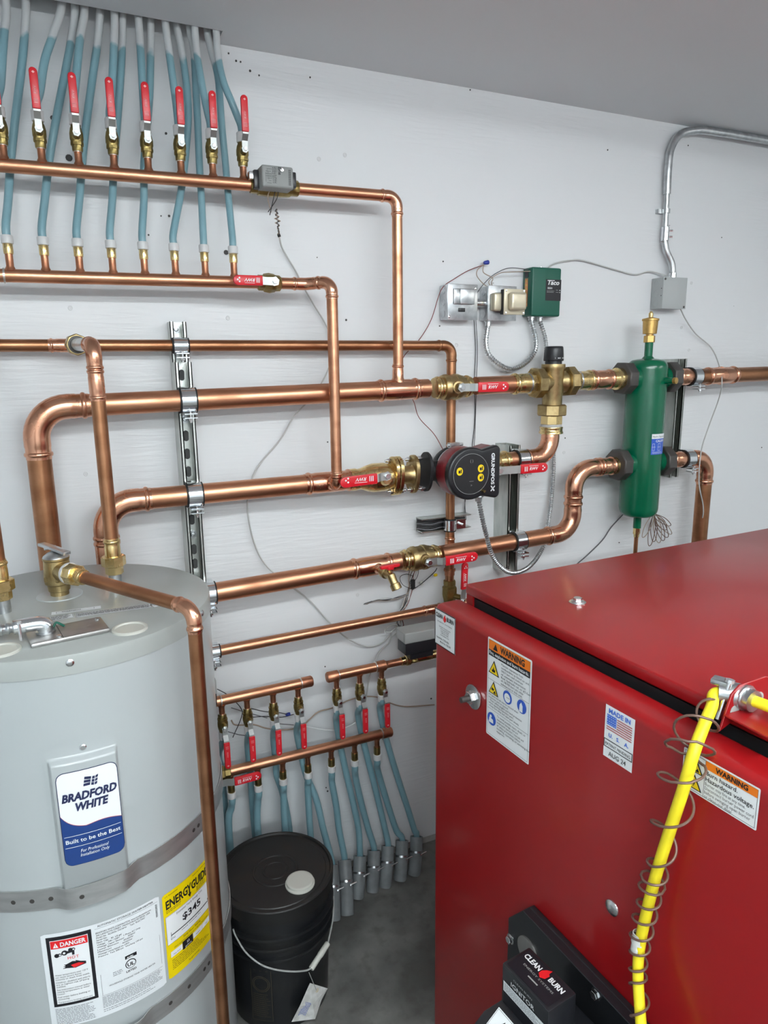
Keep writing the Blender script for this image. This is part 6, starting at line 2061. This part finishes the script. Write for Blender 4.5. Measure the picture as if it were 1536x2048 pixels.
MB().lathe((cp.x, cp.y, 0.366), (0, 0, 1), [(0, 0.0375), (0.006, 0.0375), (0.007, 0.0345), (0.013, 0.0345), (0.0145, 0.032), (0.0145, 0.029), (0.0138, 0.002)], 32).build('pour_cap', 'ivory_plastic', t)
bp = []
for px, py, ex in ((466, 1858, 0.006), (473, 1875, 0.006), (492, 1905, 0.008), (520, 1928, 0.012), (550, 1939, 0.014), (585, 1943, 0.016), (612, 1941, 0.018), (622, 1936, 0.020)):
    bp.append(cyl_hit(px, py, BC, 0.146 + ex))
MB().sweep(smooth_path(bp, 5), 0.0022, 8).build('bail_wire', 'grey_plastic_light', t)
g0 = cyl_hit(622, 1938, BC, 0.166)
g1 = cyl_hit(656, 1886, BC, 0.160)
MB().lathe(g0, g1 - g0, [(0, 0.0065), (0.002, 0.0075), ((g1 - g0).length * 0.5, 0.007), ((g1 - g0).length * 0.52, 0.0078), ((g1 - g0).length - 0.002, 0.0075), ((g1 - g0).length, 0.0065)], 12).build('bail_grip', 'ivory_plastic', t)
g2 = Vector((BC[0] + 0.146, BC[1] - 0.035, 0.262))
MB().sweep(smooth_path([g1, g1.lerp(g2, 0.5) + Vector((0.006, 0, 0)), g2], 5), 0.0022, 8).build('bail_wire', 'grey_plastic_light', t)
fbk = cylfn(BC, 0.1345)
L = Lab(fbk, t, 'side_print', -0.110, -0.055, 0.040, 0.190, 'bucket_black', nu=12, h=0.0004)
L.frame('print_frame', 'faint_print', -0.110, 0.040, -0.056, 0.190, 0.0008)
for k in range(28):
    a0_ = 2 * PI * k / 28
    a1_ = 2 * PI * (k + 1) / 28
    for rr_ in (0.022, 0.018):
        L.poly('print_oval', 'faint_print', [(-0.083 + rr_ * math.cos(a0_), 0.150 + rr_ * math.sin(a0_)), (-0.083 + rr_ * math.cos(a1_), 0.150 + rr_ * math.sin(a1_)), (-0.083 + (rr_ + 0.001) * math.cos(a1_), 0.150 + (rr_ + 0.001) * math.sin(a1_)), (-0.083 + (rr_ + 0.001) * math.cos(a0_), 0.150 + (rr_ + 0.001) * math.sin(a0_))])
L.lines('fine_print', 'faint_print', -0.106, -0.060, 0.120, 0.006, 12, 0.0012)
L.done()
# crumpled tag hanging at the bucket side
tp = [cyl_hit(*q, BC, 0.150) for q in ((583, 2044), (628, 2036), (643, 2000), (653, 1975), (620, 1966), (597, 2010))]
t = thing('paper_tag', 'crumpled white hang tag tied to the bucket handle', 'tag')
b = MB()
ctr = sum(tp, Vector()) / len(tp) + Vector((0.002, -0.008, 0.002))
nrm = (tp[2] - tp[0]).cross(tp[3] - tp[0]).normalized()
if nrm.y > 0:
    nrm = -nrm
front = [p + nrm * (0.004 * ((i % 2) * 2 - 1) + 0.004) for i, p in enumerate(tp)]
b.add(front + [ctr + nrm * 0.003] + [p - nrm * 0.0006 for p in front] + [ctr + nrm * 0.0022],
      [(i, (i + 1) % 6, 6) for i in range(6)] + [(7 + (i + 1) % 6, 7 + i, 13) for i in range(6)] + [(i, 7 + i, 7 + (i + 1) % 6, (i + 1) % 6) for i in range(6)])
tagm = b.build('paper', 'paper', t, smooth=False)
eye = front[4].lerp(front[3], 0.45).lerp(ctr, 0.25)
MB().lathe(eye, nrm, [(0, 0.005), (0.0015, 0.005), (0.0018, 0.0022), (0.0005, 0.002)], 14).build('eyelet', 'cream_metal', t)
uu_ = (front[0] - front[4]).normalized()
fT = flat(front[4].lerp(front[0], 0.42) + nrm * 0.004, uu_, nrm.cross(uu_))
pr_ = MB()
for k in range(6):
    x_ = 0.002
    while x_ < 0.034:
        w_ = random.uniform(0.002, 0.006)
        pr_.grid(fT, x_, x_ + w_, 0.006 + k * 0.0034, 0.0072 + k * 0.0034, 1, 1, 0.002)
        x_ += w_ + 0.001
pr_.build('print', 'sign_blue', t, smooth=False)
MB().sweep(smooth_path([eye, eye + Vector((-0.004, -0.004, 0.012)), cyl_hit(618, 1945, BC, 0.166)], 6), 0.0008, 6).build('string', 'grey_cable', t)

# ================================================================== red waste-oil boiler cabinet
PH = math.radians(3.2)
BO = Vector((0.645, -0.720, 0.0))
EX = Vector((math.cos(PH), math.sin(PH), 0))      # into the cabinet
EY = Vector((math.sin(PH), -math.cos(PH), 0))     # along the door, towards the viewer
EZ = Vector((0, 0, 1))


def B(a_, b_, z_):
    return BO + EX * a_ + EY * b_ + EZ * z_


def door_hit(px, py, a_=0.0):
    q = FWD * FPX + RGT * (px - 768) + DWN * (py - 1024)
    o_ = BO + EX * a_
    t_ = (o_ - CAM).dot(EX) / q.dot(EX)
    p = CAM + q * t_
    return (p - BO).dot(EY), p.z


MB3 = Matrix((EX, EY, EZ)).transposed()


def bbox(mb, a0, a1, b0, b1, z0, z1):
    return mb.box(B((a0 + a1) / 2, (b0 + b1) / 2, (z0 + z1) / 2), (a1 - a0, b1 - b0, z1 - z0), M=MB3)


t = thing('boiler_cabinet', 'large glossy red boiler cabinet with warning stickers', 'boiler')
BOIL = t
bbox(MB(), 0.0, 0.064, 0.0, 0.98, 0.14, 1.186).build('door', 'boiler_red', t, bevel=0.013, seg=4)
DOOR = ALL[-1]
bbox(MB(), 0.078, 1.16, 0.016, 0.96, 0.12, 1.190).build('inner_body', 'iron_black', t)
bbox(MB(), 0.074, 1.17, 0.008, 0.030, 0.10, 1.196).build('rear_panel', 'boiler_red', t)
bbox(MB(), 1.14, 1.17, 0.030, 0.98, 0.10, 1.196).build('side_panel', 'boiler_red', t)
bbox(MB(), 0.072, 1.18, 0.006, 0.990, 1.194, 1.2155).build('lid', 'boiler_red', t, bevel=0.004, seg=3)
bbox(MB(), 0.10, 1.14, 0.05, 0.94, 0.0, 0.125).build('plinth', 'iron_black', t)
p = Fz(1155, 1205, 1.2155)
MB().lathe(p, (0, 0, 1), [(0, 0.016), (0.0015, 0.016), (0.002, 0.012), (0.004, 0.012)], 20).build('lid_washer', 'bright_bolt', t)
MB().hexa(p + Vector((0, 0, 0.003)), p + Vector((0, 0, 0.010)), 0.0085).build('lid_bolt', 'bright_bolt', t)
bq, zq_ = door_hit(949, 1393)
p = B(-0.001, bq, zq_)
MB().lathe(p, -EX, [(0, 0.024), (0.003, 0.024), (0.004, 0.020)], 24).build('door_washer', 'bright_bolt', t)
MB().hexa(p - EX * 0.004, p - EX * 0.014, 0.0125).build('door_nut', 'bright_bolt', t)
MB().cyl(p - EX * 0.012, p - EX * 0.030, 0.0058, 12).build('door_stud', 'nut_dark', t)
bq, zq_ = door_hit(1225, 1815)
MB().lathe(B(-0.0005, bq, zq_), -EX, [(0, 0.0125), (0.002, 0.012), (0.004, 0.008), (0.0045, 0.003)], 20).build('hole_plug', 'bright_bolt', t)

fdoor = lambda b0, z0: (lambda u, v, h=0.0: B(-h, b0 + u, z0 + v))


def door_label(name, tl, br, m='label_white', rad=0.0, h=0.0008):
    b0, z1 = door_hit(*tl)
    b1, z0 = door_hit(*br)
    w, hh = b1 - b0, z1 - z0
    L_ = Lab(fdoor(b0, z0), BOIL, name, 0, w, 0, hh, m, rad=rad, h=h)
    return L_, w, hh


# maker plate
L, w, h = door_label('maker_plate', (871, 1214), (911, 1311))
L.frame('border', 'black_ink', 0, 0, w, h, 0.0020)
L.text('lettering', 'black_ink', 'CLEAN', w * 0.06, h * 0.79, 0.0125, bold=0.03, width=w * 0.34)
L.text('lettering', 'black_ink', 'BURN', w * 0.60, h * 0.79, 0.0125, bold=0.03, width=w * 0.33)
L.poly('flame_mark', 'label_red', [(w * 0.50, h * 0.72), (w * 0.565, h * 0.78), (w * 0.575, h * 0.85), (w * 0.535, h * 0.87), (w * 0.525, h * 0.95), (w * 0.465, h * 0.88), (w * 0.43, h * 0.82), (w * 0.44, h * 0.76)], 2)
L.text('small_lettering', 'grey_ink', 'ENERGY SYSTEMS', w * 0.5, h * 0.66, 0.0042, align='C', width=w * 0.7)
for k_, s in enumerate(('Clean Burn Energy Systems', '34 Zimmerman Road', 'Leola, PA 17540', '1-800-331-0183', 'www.cleanburn.com')):
    L.text('small_lettering', 'grey_ink', s, w * 0.5, h * (0.54 - 0.055 * k_), 0.0044, align='C', width=w * 0.034 * len(s) * 0.55 + w * 0.1)
L.text('small_lettering', 'black_ink', 'Serial No. CTB-350-', w * 0.10, h * 0.20, 0.0056, bold=0.01, width=w * 0.62)
L.text('small_lettering', 'black_ink', 'Model No. CTB-350', w * 0.28, h * 0.11, 0.0056, bold=0.01, width=w * 0.52)
L.done()


def hazard(L_, u, v, s, kind):
    L_.poly('hazard_outline', 'black_ink', [(u - s * 0.60, v - s * 0.5), (u + s * 0.60, v - s * 0.5), (u, v + s * 0.55)], 2)
    L_.poly('hazard_field', 'hazard_yellow', [(u - s * 0.47, v - s * 0.42), (u + s * 0.47, v - s * 0.42), (u, v + s * 0.40)], 3)
    if kind == 'bolt':
        L_.poly('hazard_symbol', 'black_ink', [(u + s * 0.04, v + s * 0.22), (u - s * 0.10, v - s * 0.06), (u, v - s * 0.06), (u - s * 0.04, v - s * 0.34), (u + s * 0.10, v), (u + s * 0.01, v), (u + s * 0.09, v + s * 0.22)], 4)
    elif kind == 'fire':
        L_.poly('hazard_symbol', 'black_ink', [(u - s * 0.18, v - s * 0.30), (u - s * 0.20, v - s * 0.10), (u - s * 0.08, v - s * 0.16), (u, v + s * 0.12), (u + s * 0.08, v - s * 0.14), (u + s * 0.20, v - s * 0.06), (u + s * 0.16, v - s * 0.30)], 4)
    else:
        L_.poly('hazard_symbol', 'black_ink', [(u - s * 0.24, v - s * 0.16), (u - s * 0.10, v + s * 0.08), (u + s * 0.02, v - s * 0.02), (u + s * 0.14, v + s * 0.02), (u + s * 0.06, v - s * 0.20)], 4)
        L_.poly('hazard_symbol', 'black_ink', [(u + s * 0.02, v - s * 0.36), (u + s * 0.34, v - s * 0.36), (u + s * 0.22, v - s * 0.10)], 4)


def para(L_, name, m, lines, u, v, size, step, k_=1.0):
    for i_, s in enumerate(lines):
        L_.text(name, m, s, u, v - i_ * step, size, 2, width=len(s) * size * 0.43 * k_)


# tall warning sticker
L, w, h = door_label('warning_sticker', (977, 1272), (1058, 1530), rad=0.003)
m_ = 0.0035
L.frame('border', 'black_ink', m_, m_, w - m_, h - m_, 0.0005)
L.rect('orange_band', 'label_orange', m_, h * 0.885, w - m_, h - m_)
L.text('signal_word', 'black_ink', 'WARNING', w * 0.58, h * 0.905, 0.0165, 2, align='C', bold=0.035, width=w * 0.55)
L.poly('alert_mark', 'black_ink', [(w * 0.14, h * 0.900), (w * 0.25, h * 0.900), (w * 0.195, h * 0.965)], 2)
L.rect('black_band', 'black_ink', m_, h * 0.825, w - m_, h * 0.885)
L.text('hazard_title', 'label_white', 'Fire, explosion and burn hazards.', w * 0.5, h * 0.842, 0.0090, 2, align='C', bold=0.015, width=w * 0.90)
for f_ in (0.585, 0.285):
    L.rect('rule', 'black_ink', m_, h * f_, w - m_, h * f_ + 0.0005)
hazard(L, w * 0.17, h * 0.72, 0.026, 'fire')
hazard(L, w * 0.17, h * 0.515, 0.024, 'burn')
para(L, 'text', 'black_ink', ['Maintain clearances from', 'combustibles as listed on unit.', 'ONLY burn used crankcase', 'oil, automatic transmission', 'fluid, hydraulic oil, or #2 fuel', 'oil. NEVER burn any other', 'substances in this unit.'], w * 0.34, h * 0.790, 0.0058, h * 0.0315)
para(L, 'text', 'black_ink', ['Hot gases and ash may be released when', 'inspection port is opened.', '  - Wear safety goggles and hand protection', '    when opening inspection port.', '  - Keep face away and open port slowly.'], w * 0.06, h * 0.425, 0.0052, h * 0.0285, 0.98)
para(L, 'text', 'black_ink', ['To avoid possible injury, death, or', 'equipment damage, read and', "understand operator's manuals and", 'all safety precautions before', 'installing, operating, or servicing this', 'equipment.'], w * 0.27, h * 0.250, 0.0054, h * 0.031, 0.98)
for u_, v_, kind in ((0.50, 0.515, 'g'), (0.82, 0.515, 'h'), (0.14, 0.19, 'b')):
    L.disc('mandatory_sign', 'sign_blue', w * u_, h * v_, 0.0125, 2)
    if kind == 'g':
        L.disc('mandatory_symbol', 'label_white', w * u_, h * v_ - 0.001, 0.0085, 3)
        L.rect('goggle_strap', 'grey_ink', w * u_ - 0.002, h * v_ - 0.0004, w * u_ + 0.008, h * v_ + 0.0004, 4)
    elif kind == 'h':
        L.poly('mandatory_symbol', 'label_white', [(w * u_ - 0.006, h * v_ - 0.010), (w * u_ + 0.003, h * v_ - 0.010), (w * u_ + 0.003, h * v_ + 0.002), (w * u_ - 0.001, h * v_ + 0.008), (w * u_ - 0.005, h * v_ + 0.002)], 3)
    else:
        L.disc('mandatory_symbol', 'label_white', w * u_ - 0.002, h * v_ + 0.005, 0.0028, 3)
        L.poly('mandatory_symbol', 'label_white', [(w * u_ - 0.008, h * v_ - 0.008), (w * u_ + 0.006, h * v_ - 0.007), (w * u_ + 0.005, h * v_ + 0.000), (w * u_ - 0.006, h * v_ + 0.003)], 3)
L.done()

# flag sticker and date sticker
b0, z1 = door_hit(1213, 1407)
b1, z0 = door_hit(1266, 1520)
w, h = b1 - b0, z1 - z0
zc_ = door_hit(1212, 1475)[1]
zd_ = door_hit(1211, 1491)[1]
ze_ = door_hit(1211, 1504)[1]
z_bot = zd_ - (zc_ - zd_) * 1.25
L = Lab(fdoor(b0, z_bot), BOIL, 'origin_sticker', 0, w, 0, z1 - z_bot, 'label_white', h=0.0008)
H_ = z1 - z_bot
hc, hd_ = zc_ - z_bot, zd_ - z_bot
top_h = H_ - hc
L.text('lettering', 'flag_blue', 'MADE IN', w * 0.5, H_ - top_h * 0.20, 0.0100, 2, align='C', bold=0.03, width=w * 0.74)
L.rect('flag_canton', 'flag_blue', w * 0.07, H_ - top_h * 0.56, w * 0.40, H_ - top_h * 0.25)
for k_ in range(7):
    zz = H_ - top_h * (0.25 + 0.067 * k_ + 0.02)
    L.rect('flag_stripe', 'flag_red', w * (0.42 if k_ < 5 else 0.07), zz - top_h * 0.030, w * 0.93, zz)
for k_ in range(5):
    for j_ in range(4):
        L.disc('flag_star', 'label_white', w * (0.105 + 0.065 * k_), H_ - top_h * (0.29 + 0.075 * j_), w * 0.013, 2, n=6)
for k_, s in enumerate(('U.', 'S.', 'A.')):
    L.text('lettering', 'flag_blue', s, w * (0.17 + 0.27 * k_), H_ - top_h * 0.90, 0.0085, 2, bold=0.03)
L.frame('pending_box', 'black_ink', 0.0005, hd_, w - 0.0005, hc, 0.0012)
L.text('pending_lettering', 'black_ink', 'PATENT PENDING', w * 0.5, hd_ + (hc - hd_) * 0.30, 0.0065, 2, align='C', width=w * 0.86)
L.text('date_lettering', 'black_ink', 'AUG 24', w * 0.5, hd_ * 0.30, 0.0105, 2, align='C', width=w * 0.60)
L.done()

# wide warning sticker
b0, z1 = door_hit(1385, 1505)
b1, z0 = door_hit(1513, 1662)
z1 = door_hit(1520, 1577)[1]
w, h = b1 - b0, z1 - z0
b0 -= 0.012
w += 0.012
L = Lab(fdoor(b0, z0), BOIL, 'burn_warning_sticker', 0, w, 0, h, 'label_white', rad=0.002)
m_ = 0.0022
L.frame('border', 'black_ink', m_, m_, w - m_, h - m_, 0.0005)
sp_ = w * 0.31
L.rect('rule', 'black_ink', sp_, m_, sp_ + 0.0005, h - m_)
L.rect('orange_band', 'label_orange', sp_, h * 0.76, w - m_, h - m_)
L.text('signal_word', 'black_ink', 'WARNING', (sp_ + w) / 2, h * 0.805, 0.0095, 2, align='C', bold=0.035, width=(w - sp_) * 0.60)
hazard(L, sp_ * 0.60, h * 0.70, 0.019, 'burn')
hazard(L, sp_ * 0.60, h * 0.28, 0.019, 'bolt')
L.text('text', 'black_ink', 'Burn hazard.', sp_ + 0.002, h * 0.625, 0.0085, 2, bold=0.008, width=(w - sp_) * 0.60)
L.text('text', 'black_ink', 'Hazardous voltage.', sp_ + 0.002, h * 0.475, 0.0085, 2, bold=0.008, width=(w - sp_) * 0.90)
for k_, (s, f_) in enumerate((('Burner may fire at any time.', 0.76), ('Disconnect burner power cord', 0.91), ('before swinging open burner', 0.86), ('or clean-out door.', 0.55))):
    L.text('text', 'grey_ink', s, sp_ + 0.002, h * (0.365 - 0.105 * k_), 0.0060, 2, width=(w - sp_) * f_)
L.done()

# burner plate, igniter and housing on the door
t = thing('burner', 'black burner with an igniter box mounted on the red door', 'burner')
q = [door_hit(*p_, -0.010) for p_ in ((1018, 1835), (1060, 1818), (1265, 2020))]
ztop = (q[1][1] + q[2][1]) / 2
outl = [(q[0][0], q[0][1]), (q[1][0], ztop), (q[2][0] + 0.10, ztop), (q[2][0] + 0.10, 0.40), (q[0][0], 0.40)]
MB().prism(outl, BO - EX * 0.0005, EY, EZ, -EX, 0.011).build('mounting_plate', 'black_plastic', t, bevel=0.001, seg=1)
MB().prism([(q[1][0], ztop), (q[2][0] + 0.10, ztop), (q[2][0] + 0.10, ztop - 0.004), (q[1][0], ztop - 0.004)], BO - EX * 0.011, EY, EZ, -EX, 0.016).build('top_flange', 'black_plastic', t, bevel=0.001, seg=1)
bq, zq_ = door_hit(1056, 1895, -0.012)
MB().lathe(B(-0.0115, bq, zq_ - 0.008), -EX, [(0, 0.026), (0.003, 0.026), (0.0035, 0.022)], 28).build('cover_disc', 'plate_steel', t)
for px, py in ((1021, 1878), (1192, 1988)):
    bq, zq_ = door_hit(px, py, -0.012)
    p = B(-0.011, bq, zq_)
    MB().lathe(p, -EX, [(0, 0.0095), (0.0015, 0.0095), (0.002, 0.007)], 16).hexa(p - EX * 0.0015, p - EX * 0.0075, 0.0072).build('bolt', 'bright_bolt', t)
zi = 0.740
A_, B_, C_, D_ = [Fz(*p_, zi) for p_ in ((1007, 1920), (1061, 1895), (1156, 1989), (1090, 2025))]
ctr = (A_ + B_ + C_ + D_) / 4
ang = math.atan2(-(C_ - B_).x, (C_ - B_).y) + PI
Mi = Matrix.Rotation(-PH * 0 + math.atan2((C_ - B_).x, -(C_ - B_).y), 3, 'Z')
wi, li = ((A_ - B_).length + (C_ - D_).length) / 2, ((B_ - C_).length + (A_ - D_).length) / 2
ib = MB().box((ctr.x, ctr.y, zi - 0.045), (wi, li, 0.090), M=Mi).build('igniter_box', 'black_plastic', t, bevel=0.003)
iu = (C_ - B_).normalized()
iv = (B_ - A_).normalized()
iv = (iv - iu * iv.dot(iu)).normalized()
fI = flat(ctr, iu, iv)
L = Lab(fI, t, 'igniter_label', -li * 0.44, li * 0.44, -wi * 0.42, wi * 0.40, 'black_ink', h=0.0008)
L.text('brand_lettering', 'label_white', 'CLEAN', -li * 0.40, wi * 0.12, 0.0130, 2, bold=0.035, width=li * 0.33)
L.text('brand_lettering', 'label_white', 'BURN', li * 0.12, wi * 0.12, 0.0130, 2, bold=0.035, width=li * 0.28)
L.poly('flame_mark', 'label_red', [(li * 0.02, wi * 0.00), (li * 0.085, wi * 0.08), (li * 0.095, wi * 0.24), (li * 0.06, wi * 0.28), (li * 0.055, wi * 0.42), (-li * 0.01, wi * 0.32), (-li * 0.05, wi * 0.20), (-li * 0.045, wi * 0.08)], 3)
L.text('small_lettering', 'grey_plastic_light', 'ENERGY SYSTEMS', li * 0.02, -wi * 0.08, 0.0052, 2, align='C', width=li * 0.62)
L.rect('small_lettering', 'grey_plastic_light', -li * 0.10, -wi * 0.23, li * 0.10, -wi * 0.19)
L.done()
il = flat(ctr - iv * (wi / 2) - EZ * 0.045, iu, EZ)
L = Lab(il, t, 'igniter_side_label', -li * 0.44, li * 0.46, -0.040, 0.012, 'black_ink', h=0.0008)
L.text('brand_lettering', 'label_white', 'IGNITOR', -li * 0.02, 0.022, 0.0115, 2, align='C', width=li * 0.50)
L.text('small_lettering', 'grey_plastic_light', 'CLEAN BURN', -li * 0.02, 0.036, 0.0050, 2, align='C', width=li * 0.40)
L.rect('spec_plate', 'label_paper', -li * 0.44, 0.000, li * 0.46, 0.018, 1)
L.lines('fine_print', 'print_grey', -li * 0.42, li * 0.40, 0.016, 0.0030, 5, 0.0012, 2)
L.done()
hz = zi - 0.075
h0, h1 = Fz(985, 2000, hz), Fz(1050, 2030, hz)
b = MB()
b.prism([(-0.085, -0.20), (-0.085, 0.010), (-0.055, 0.030), (0.075, 0.030), (0.075, -0.20)], ctr - iu * 0.05 - EZ * 0.098 - iv * 0.01, iv, EZ, iu, 0.22)
b.build('fan_housing', 'black_plastic', t, bevel=0.004)
fW = flat(Vector((0, 0, 0)), iu, iv)
f0, f1 = ctr - iv * (0.065) - EZ * 0.068, None
sl = (Vector(iv) * 0.030 + EZ * 0.020).normalized()
fS = flat(ctr - iu * 0.01 - EZ * 0.0765 - iv * 0.0785, iu, sl)
L = Lab(fS, t, 'voltage_sticker', -0.022, 0.024, -0.006, 0.036, 'label_white', h=0.002)
hazard(L, 0.001, 0.014, 0.026, 'bolt')
L.frame('border', 'black_ink', -0.0205, -0.0045, 0.0225, 0.0345, 0.0005)
L.done()

# cord bracket, connector, yellow cord and capillary wire
LIDZ = 1.2155
_q = plane(1493, 1396, 0, 0.762)
t = thing('cord_bracket', 'red punched bracket on the cabinet lid holding the cord connector', 'bracket')
yb = _q.y + 0.006
CZ = _q.z
ol = [(0.722, LIDZ - 0.020), (0.738, LIDZ + 0.028), (0.752, LIDZ + 0.038), (0.800, LIDZ + 0.040), (0.845, LIDZ + 0.020), (0.845, LIDZ - 0.001), (0.770, LIDZ - 0.001)]
MB().prism(ol, (0, yb, 0), (1, 0, 0), (0, 0, 1), (0, -1, 0), 0.003).build('plate', 'boiler_red', t, bevel=0.0006, seg=1)
MB().box2((0.727, yb - 0.003, LIDZ + 0.0002), (0.835, yb - 0.07, LIDZ + 0.0032)).build('foot', 'boiler_red', t, bevel=0.0008, seg=1)
for x_, z_ in ((0.746, LIDZ + 0.003), (0.790, LIDZ + 0.012)):
    MB().lathe((x_, yb - 0.0031, z_), (0, -1, 0), [(0, 0.0085), (0.0004, 0.0085)], 20).build('punched_hole', 'heater_top', t)
CXx = 0.762
t = thing('cord_connector', 'zinc squeeze connector clamping the yellow cord at the bracket', 'cord connector')
MB().lathe((CXx, yb - 0.003, CZ), (0, -1, 0), [(0, 0.0175), (0.004, 0.0175), (0.0045, 0.0145), (0.014, 0.0145), (0.0145, 0.0105)], 12).build('locknut', 'zinc', t)
ce = Vector((CXx - 0.022, yb + 0.020, CZ + 0.001))
MB().lathe((CXx, yb, CZ), ce - Vector((CXx, yb, CZ)), [(0, 0.0155), (0.012, 0.0165), (0.020, 0.0135), ((ce - Vector((CXx, yb, CZ))).length, 0.0125)], 16).build('body', 'zinc', t)
MB().box(Vector((CXx - 0.014, yb + 0.020, CZ + 0.014)), (0.018, 0.026, 0.008), 0.4).build('clamp_ear', 'zinc', t, bevel=0.002)
MB().cyl(ce + Vector((0.006, -0.012, 0.018)), ce + Vector((-0.010, -0.012, -0.030)), 0.0032, 10).lathe(ce + Vector((0.006, -0.012, 0.018)), (0.2, 0, 1), [(0, 0.0065), (0.004, 0.006)], 10).build('clamp_screw', 'bright_bolt', t)


def PX(px, py, x_):
    return plane(px, py, 0, x_)


cpts = [Vector((CXx + 0.05, yb - 0.16, CZ - 0.020)), Vector((CXx + 0.012, yb - 0.06, CZ - 0.002)), Vector((CXx, yb - 0.010, CZ)), Vector((CXx - 0.008, yb + 0.015, CZ)), ce + Vector((-0.004, 0.001, -0.002)), PX(1424, 1412, 0.722),
        PX(1406, 1455, 0.688), PX(1386, 1510, 0.662), PX(1366, 1580, 0.655), PX(1340, 1660, 0.652), PX(1312, 1750, 0.650), PX(1292, 1830, 0.648), PX(1280, 1890, 0.645), PX(1276, 1950, 0.640), PX(1282, 2048, 0.630), PX(1290, 2150, 0.62)]
cpath = smooth_path(cpts, 8)
t = thing('power_cord', 'thick yellow power cord hanging down the red door', 'cord')
MB().sweep(cpath, 0.0075, 14).build('sheath', 'yellow_cord', t)
tg = PX(1277, 1885, 0.645)
dirc = (PX(1292, 1830, 0.648) - PX(1276, 1950, 0.640)).normalized()
MB().lathe(tg - dirc * 0.014, dirc, [(0, 0.0078), (0, 0.0092), (0.013, 0.0088), (0.014, 0.0100), (0.028, 0.0092), (0.028, 0.0078)], 16, cap=False).build('paper_wrap', 'paper', t)
# brown capillary wound loosely round the cord
start = 5 * 8
seg_ = cpath[start:]
cum = [0.0]
for a0_, a1_ in zip(seg_[:-1], seg_[1:]):
    cum.append(cum[-1] + (a1_ - a0_).length)


def along(s):
    for i_ in range(len(cum) - 1):
        if cum[i_ + 1] >= s:
            f_ = (s - cum[i_]) / max(cum[i_ + 1] - cum[i_], 1e-9)
            return seg_[i_].lerp(seg_[i_ + 1], f_), (seg_[i_ + 1] - seg_[i_]).normalized()
    return seg_[-1], (seg_[-1] - seg_[-2]).normalized()


keys = [(0.0, 0.0, 0.012), (0.030, 0.7, 0.020), (0.055, 1.6, 0.030), (0.085, 2.6, 0.024), (0.120, 3.3, 0.026), (0.190, 4.2, 0.020), (0.250, 5.0, 0.014), (0.275, 6.0, 0.016), (0.290, 7.0, 0.016), (0.320, 8.0, 0.014), (0.345, 9.0, 0.015), (0.380, 10.2, 0.014), (0.405, 11.2, 0.012), (0.425, 12.0, 0.0115), (0.440, 13.0, 0.0115), (0.480, 14.0, 0.013), (0.520, 15.0, 0.012), (0.58, 16.2, 0.012)]
hp = []
total = cum[-1]
steps = 420
for i_ in range(steps + 1):
    s = min(total, 0.58) * i_ / steps
    for k_ in range(len(keys) - 1):
        if keys[k_ + 1][0] >= s:
            f_ = (s - keys[k_][0]) / (keys[k_ + 1][0] - keys[k_][0])
            tn = lerp(keys[k_][1], keys[k_ + 1][1], f_)
            rad_ = lerp(keys[k_][2], keys[k_ + 1][2], f_)
            break
    c_, d_ = along(s)
    u_ = Vector((0, 1, 0)).cross(d_).normalized()
    v_ = d_.cross(u_)
    out_ = u_ * math.cos(tn * 2 * PI) + v_ * math.sin(tn * 2 * PI)
    p = c_ + out_ * rad_ - EX * max(0, rad_ - 0.013)
    # stay in front of the door
    dep = (p - BO).dot(EX)
    if dep > -0.0035 and p.z < 1.20:
        p = p - EX * (dep + 0.0035)
    hp.append(p)
hp = smooth_path([Vector((CXx + 0.09, yb - 0.10, LIDZ + 0.006)), Vector((CXx + 0.02, yb - 0.012, LIDZ + 0.014)), Vector((CXx - 0.016, yb + 0.012, LIDZ + 0.010)), hp[0] + Vector((0.010, 0.0, -0.004))], 8) + hp
tag(MB().sweep(hp, 0.0017, 8).build('capillary_wire', 'brown_wire'), 'thin brown capillary wire coiled loosely round the yellow cord', 'wire')

# ================================================================== put every origin at its thing's base
bpy.context.view_layer.update()
for o in list(ALL):
    if o.parent is not None:
        continue
    ms = [o] if o.type == 'MESH' else [c for c in o.children_recursive if c.type == 'MESH']
    if not ms:
        continue
    xs, ys, zs = [], [], []
    for m_o in ms:
        for c_ in m_o.bound_box:
            xs.append(c_[0]); ys.append(c_[1]); zs.append(c_[2])
    base = Vector(((min(xs) + max(xs)) / 2, (min(ys) + max(ys)) / 2, min(zs)))
    if o.get('kind') == 'structure':
        continue
    o.location = base
    if o.type == 'MESH':
        o.data.transform(Matrix.Translation(-base))
        for c_ in o.children:
            c_.location = -base
    else:
        for c_ in o.children:
            c_.location = -base
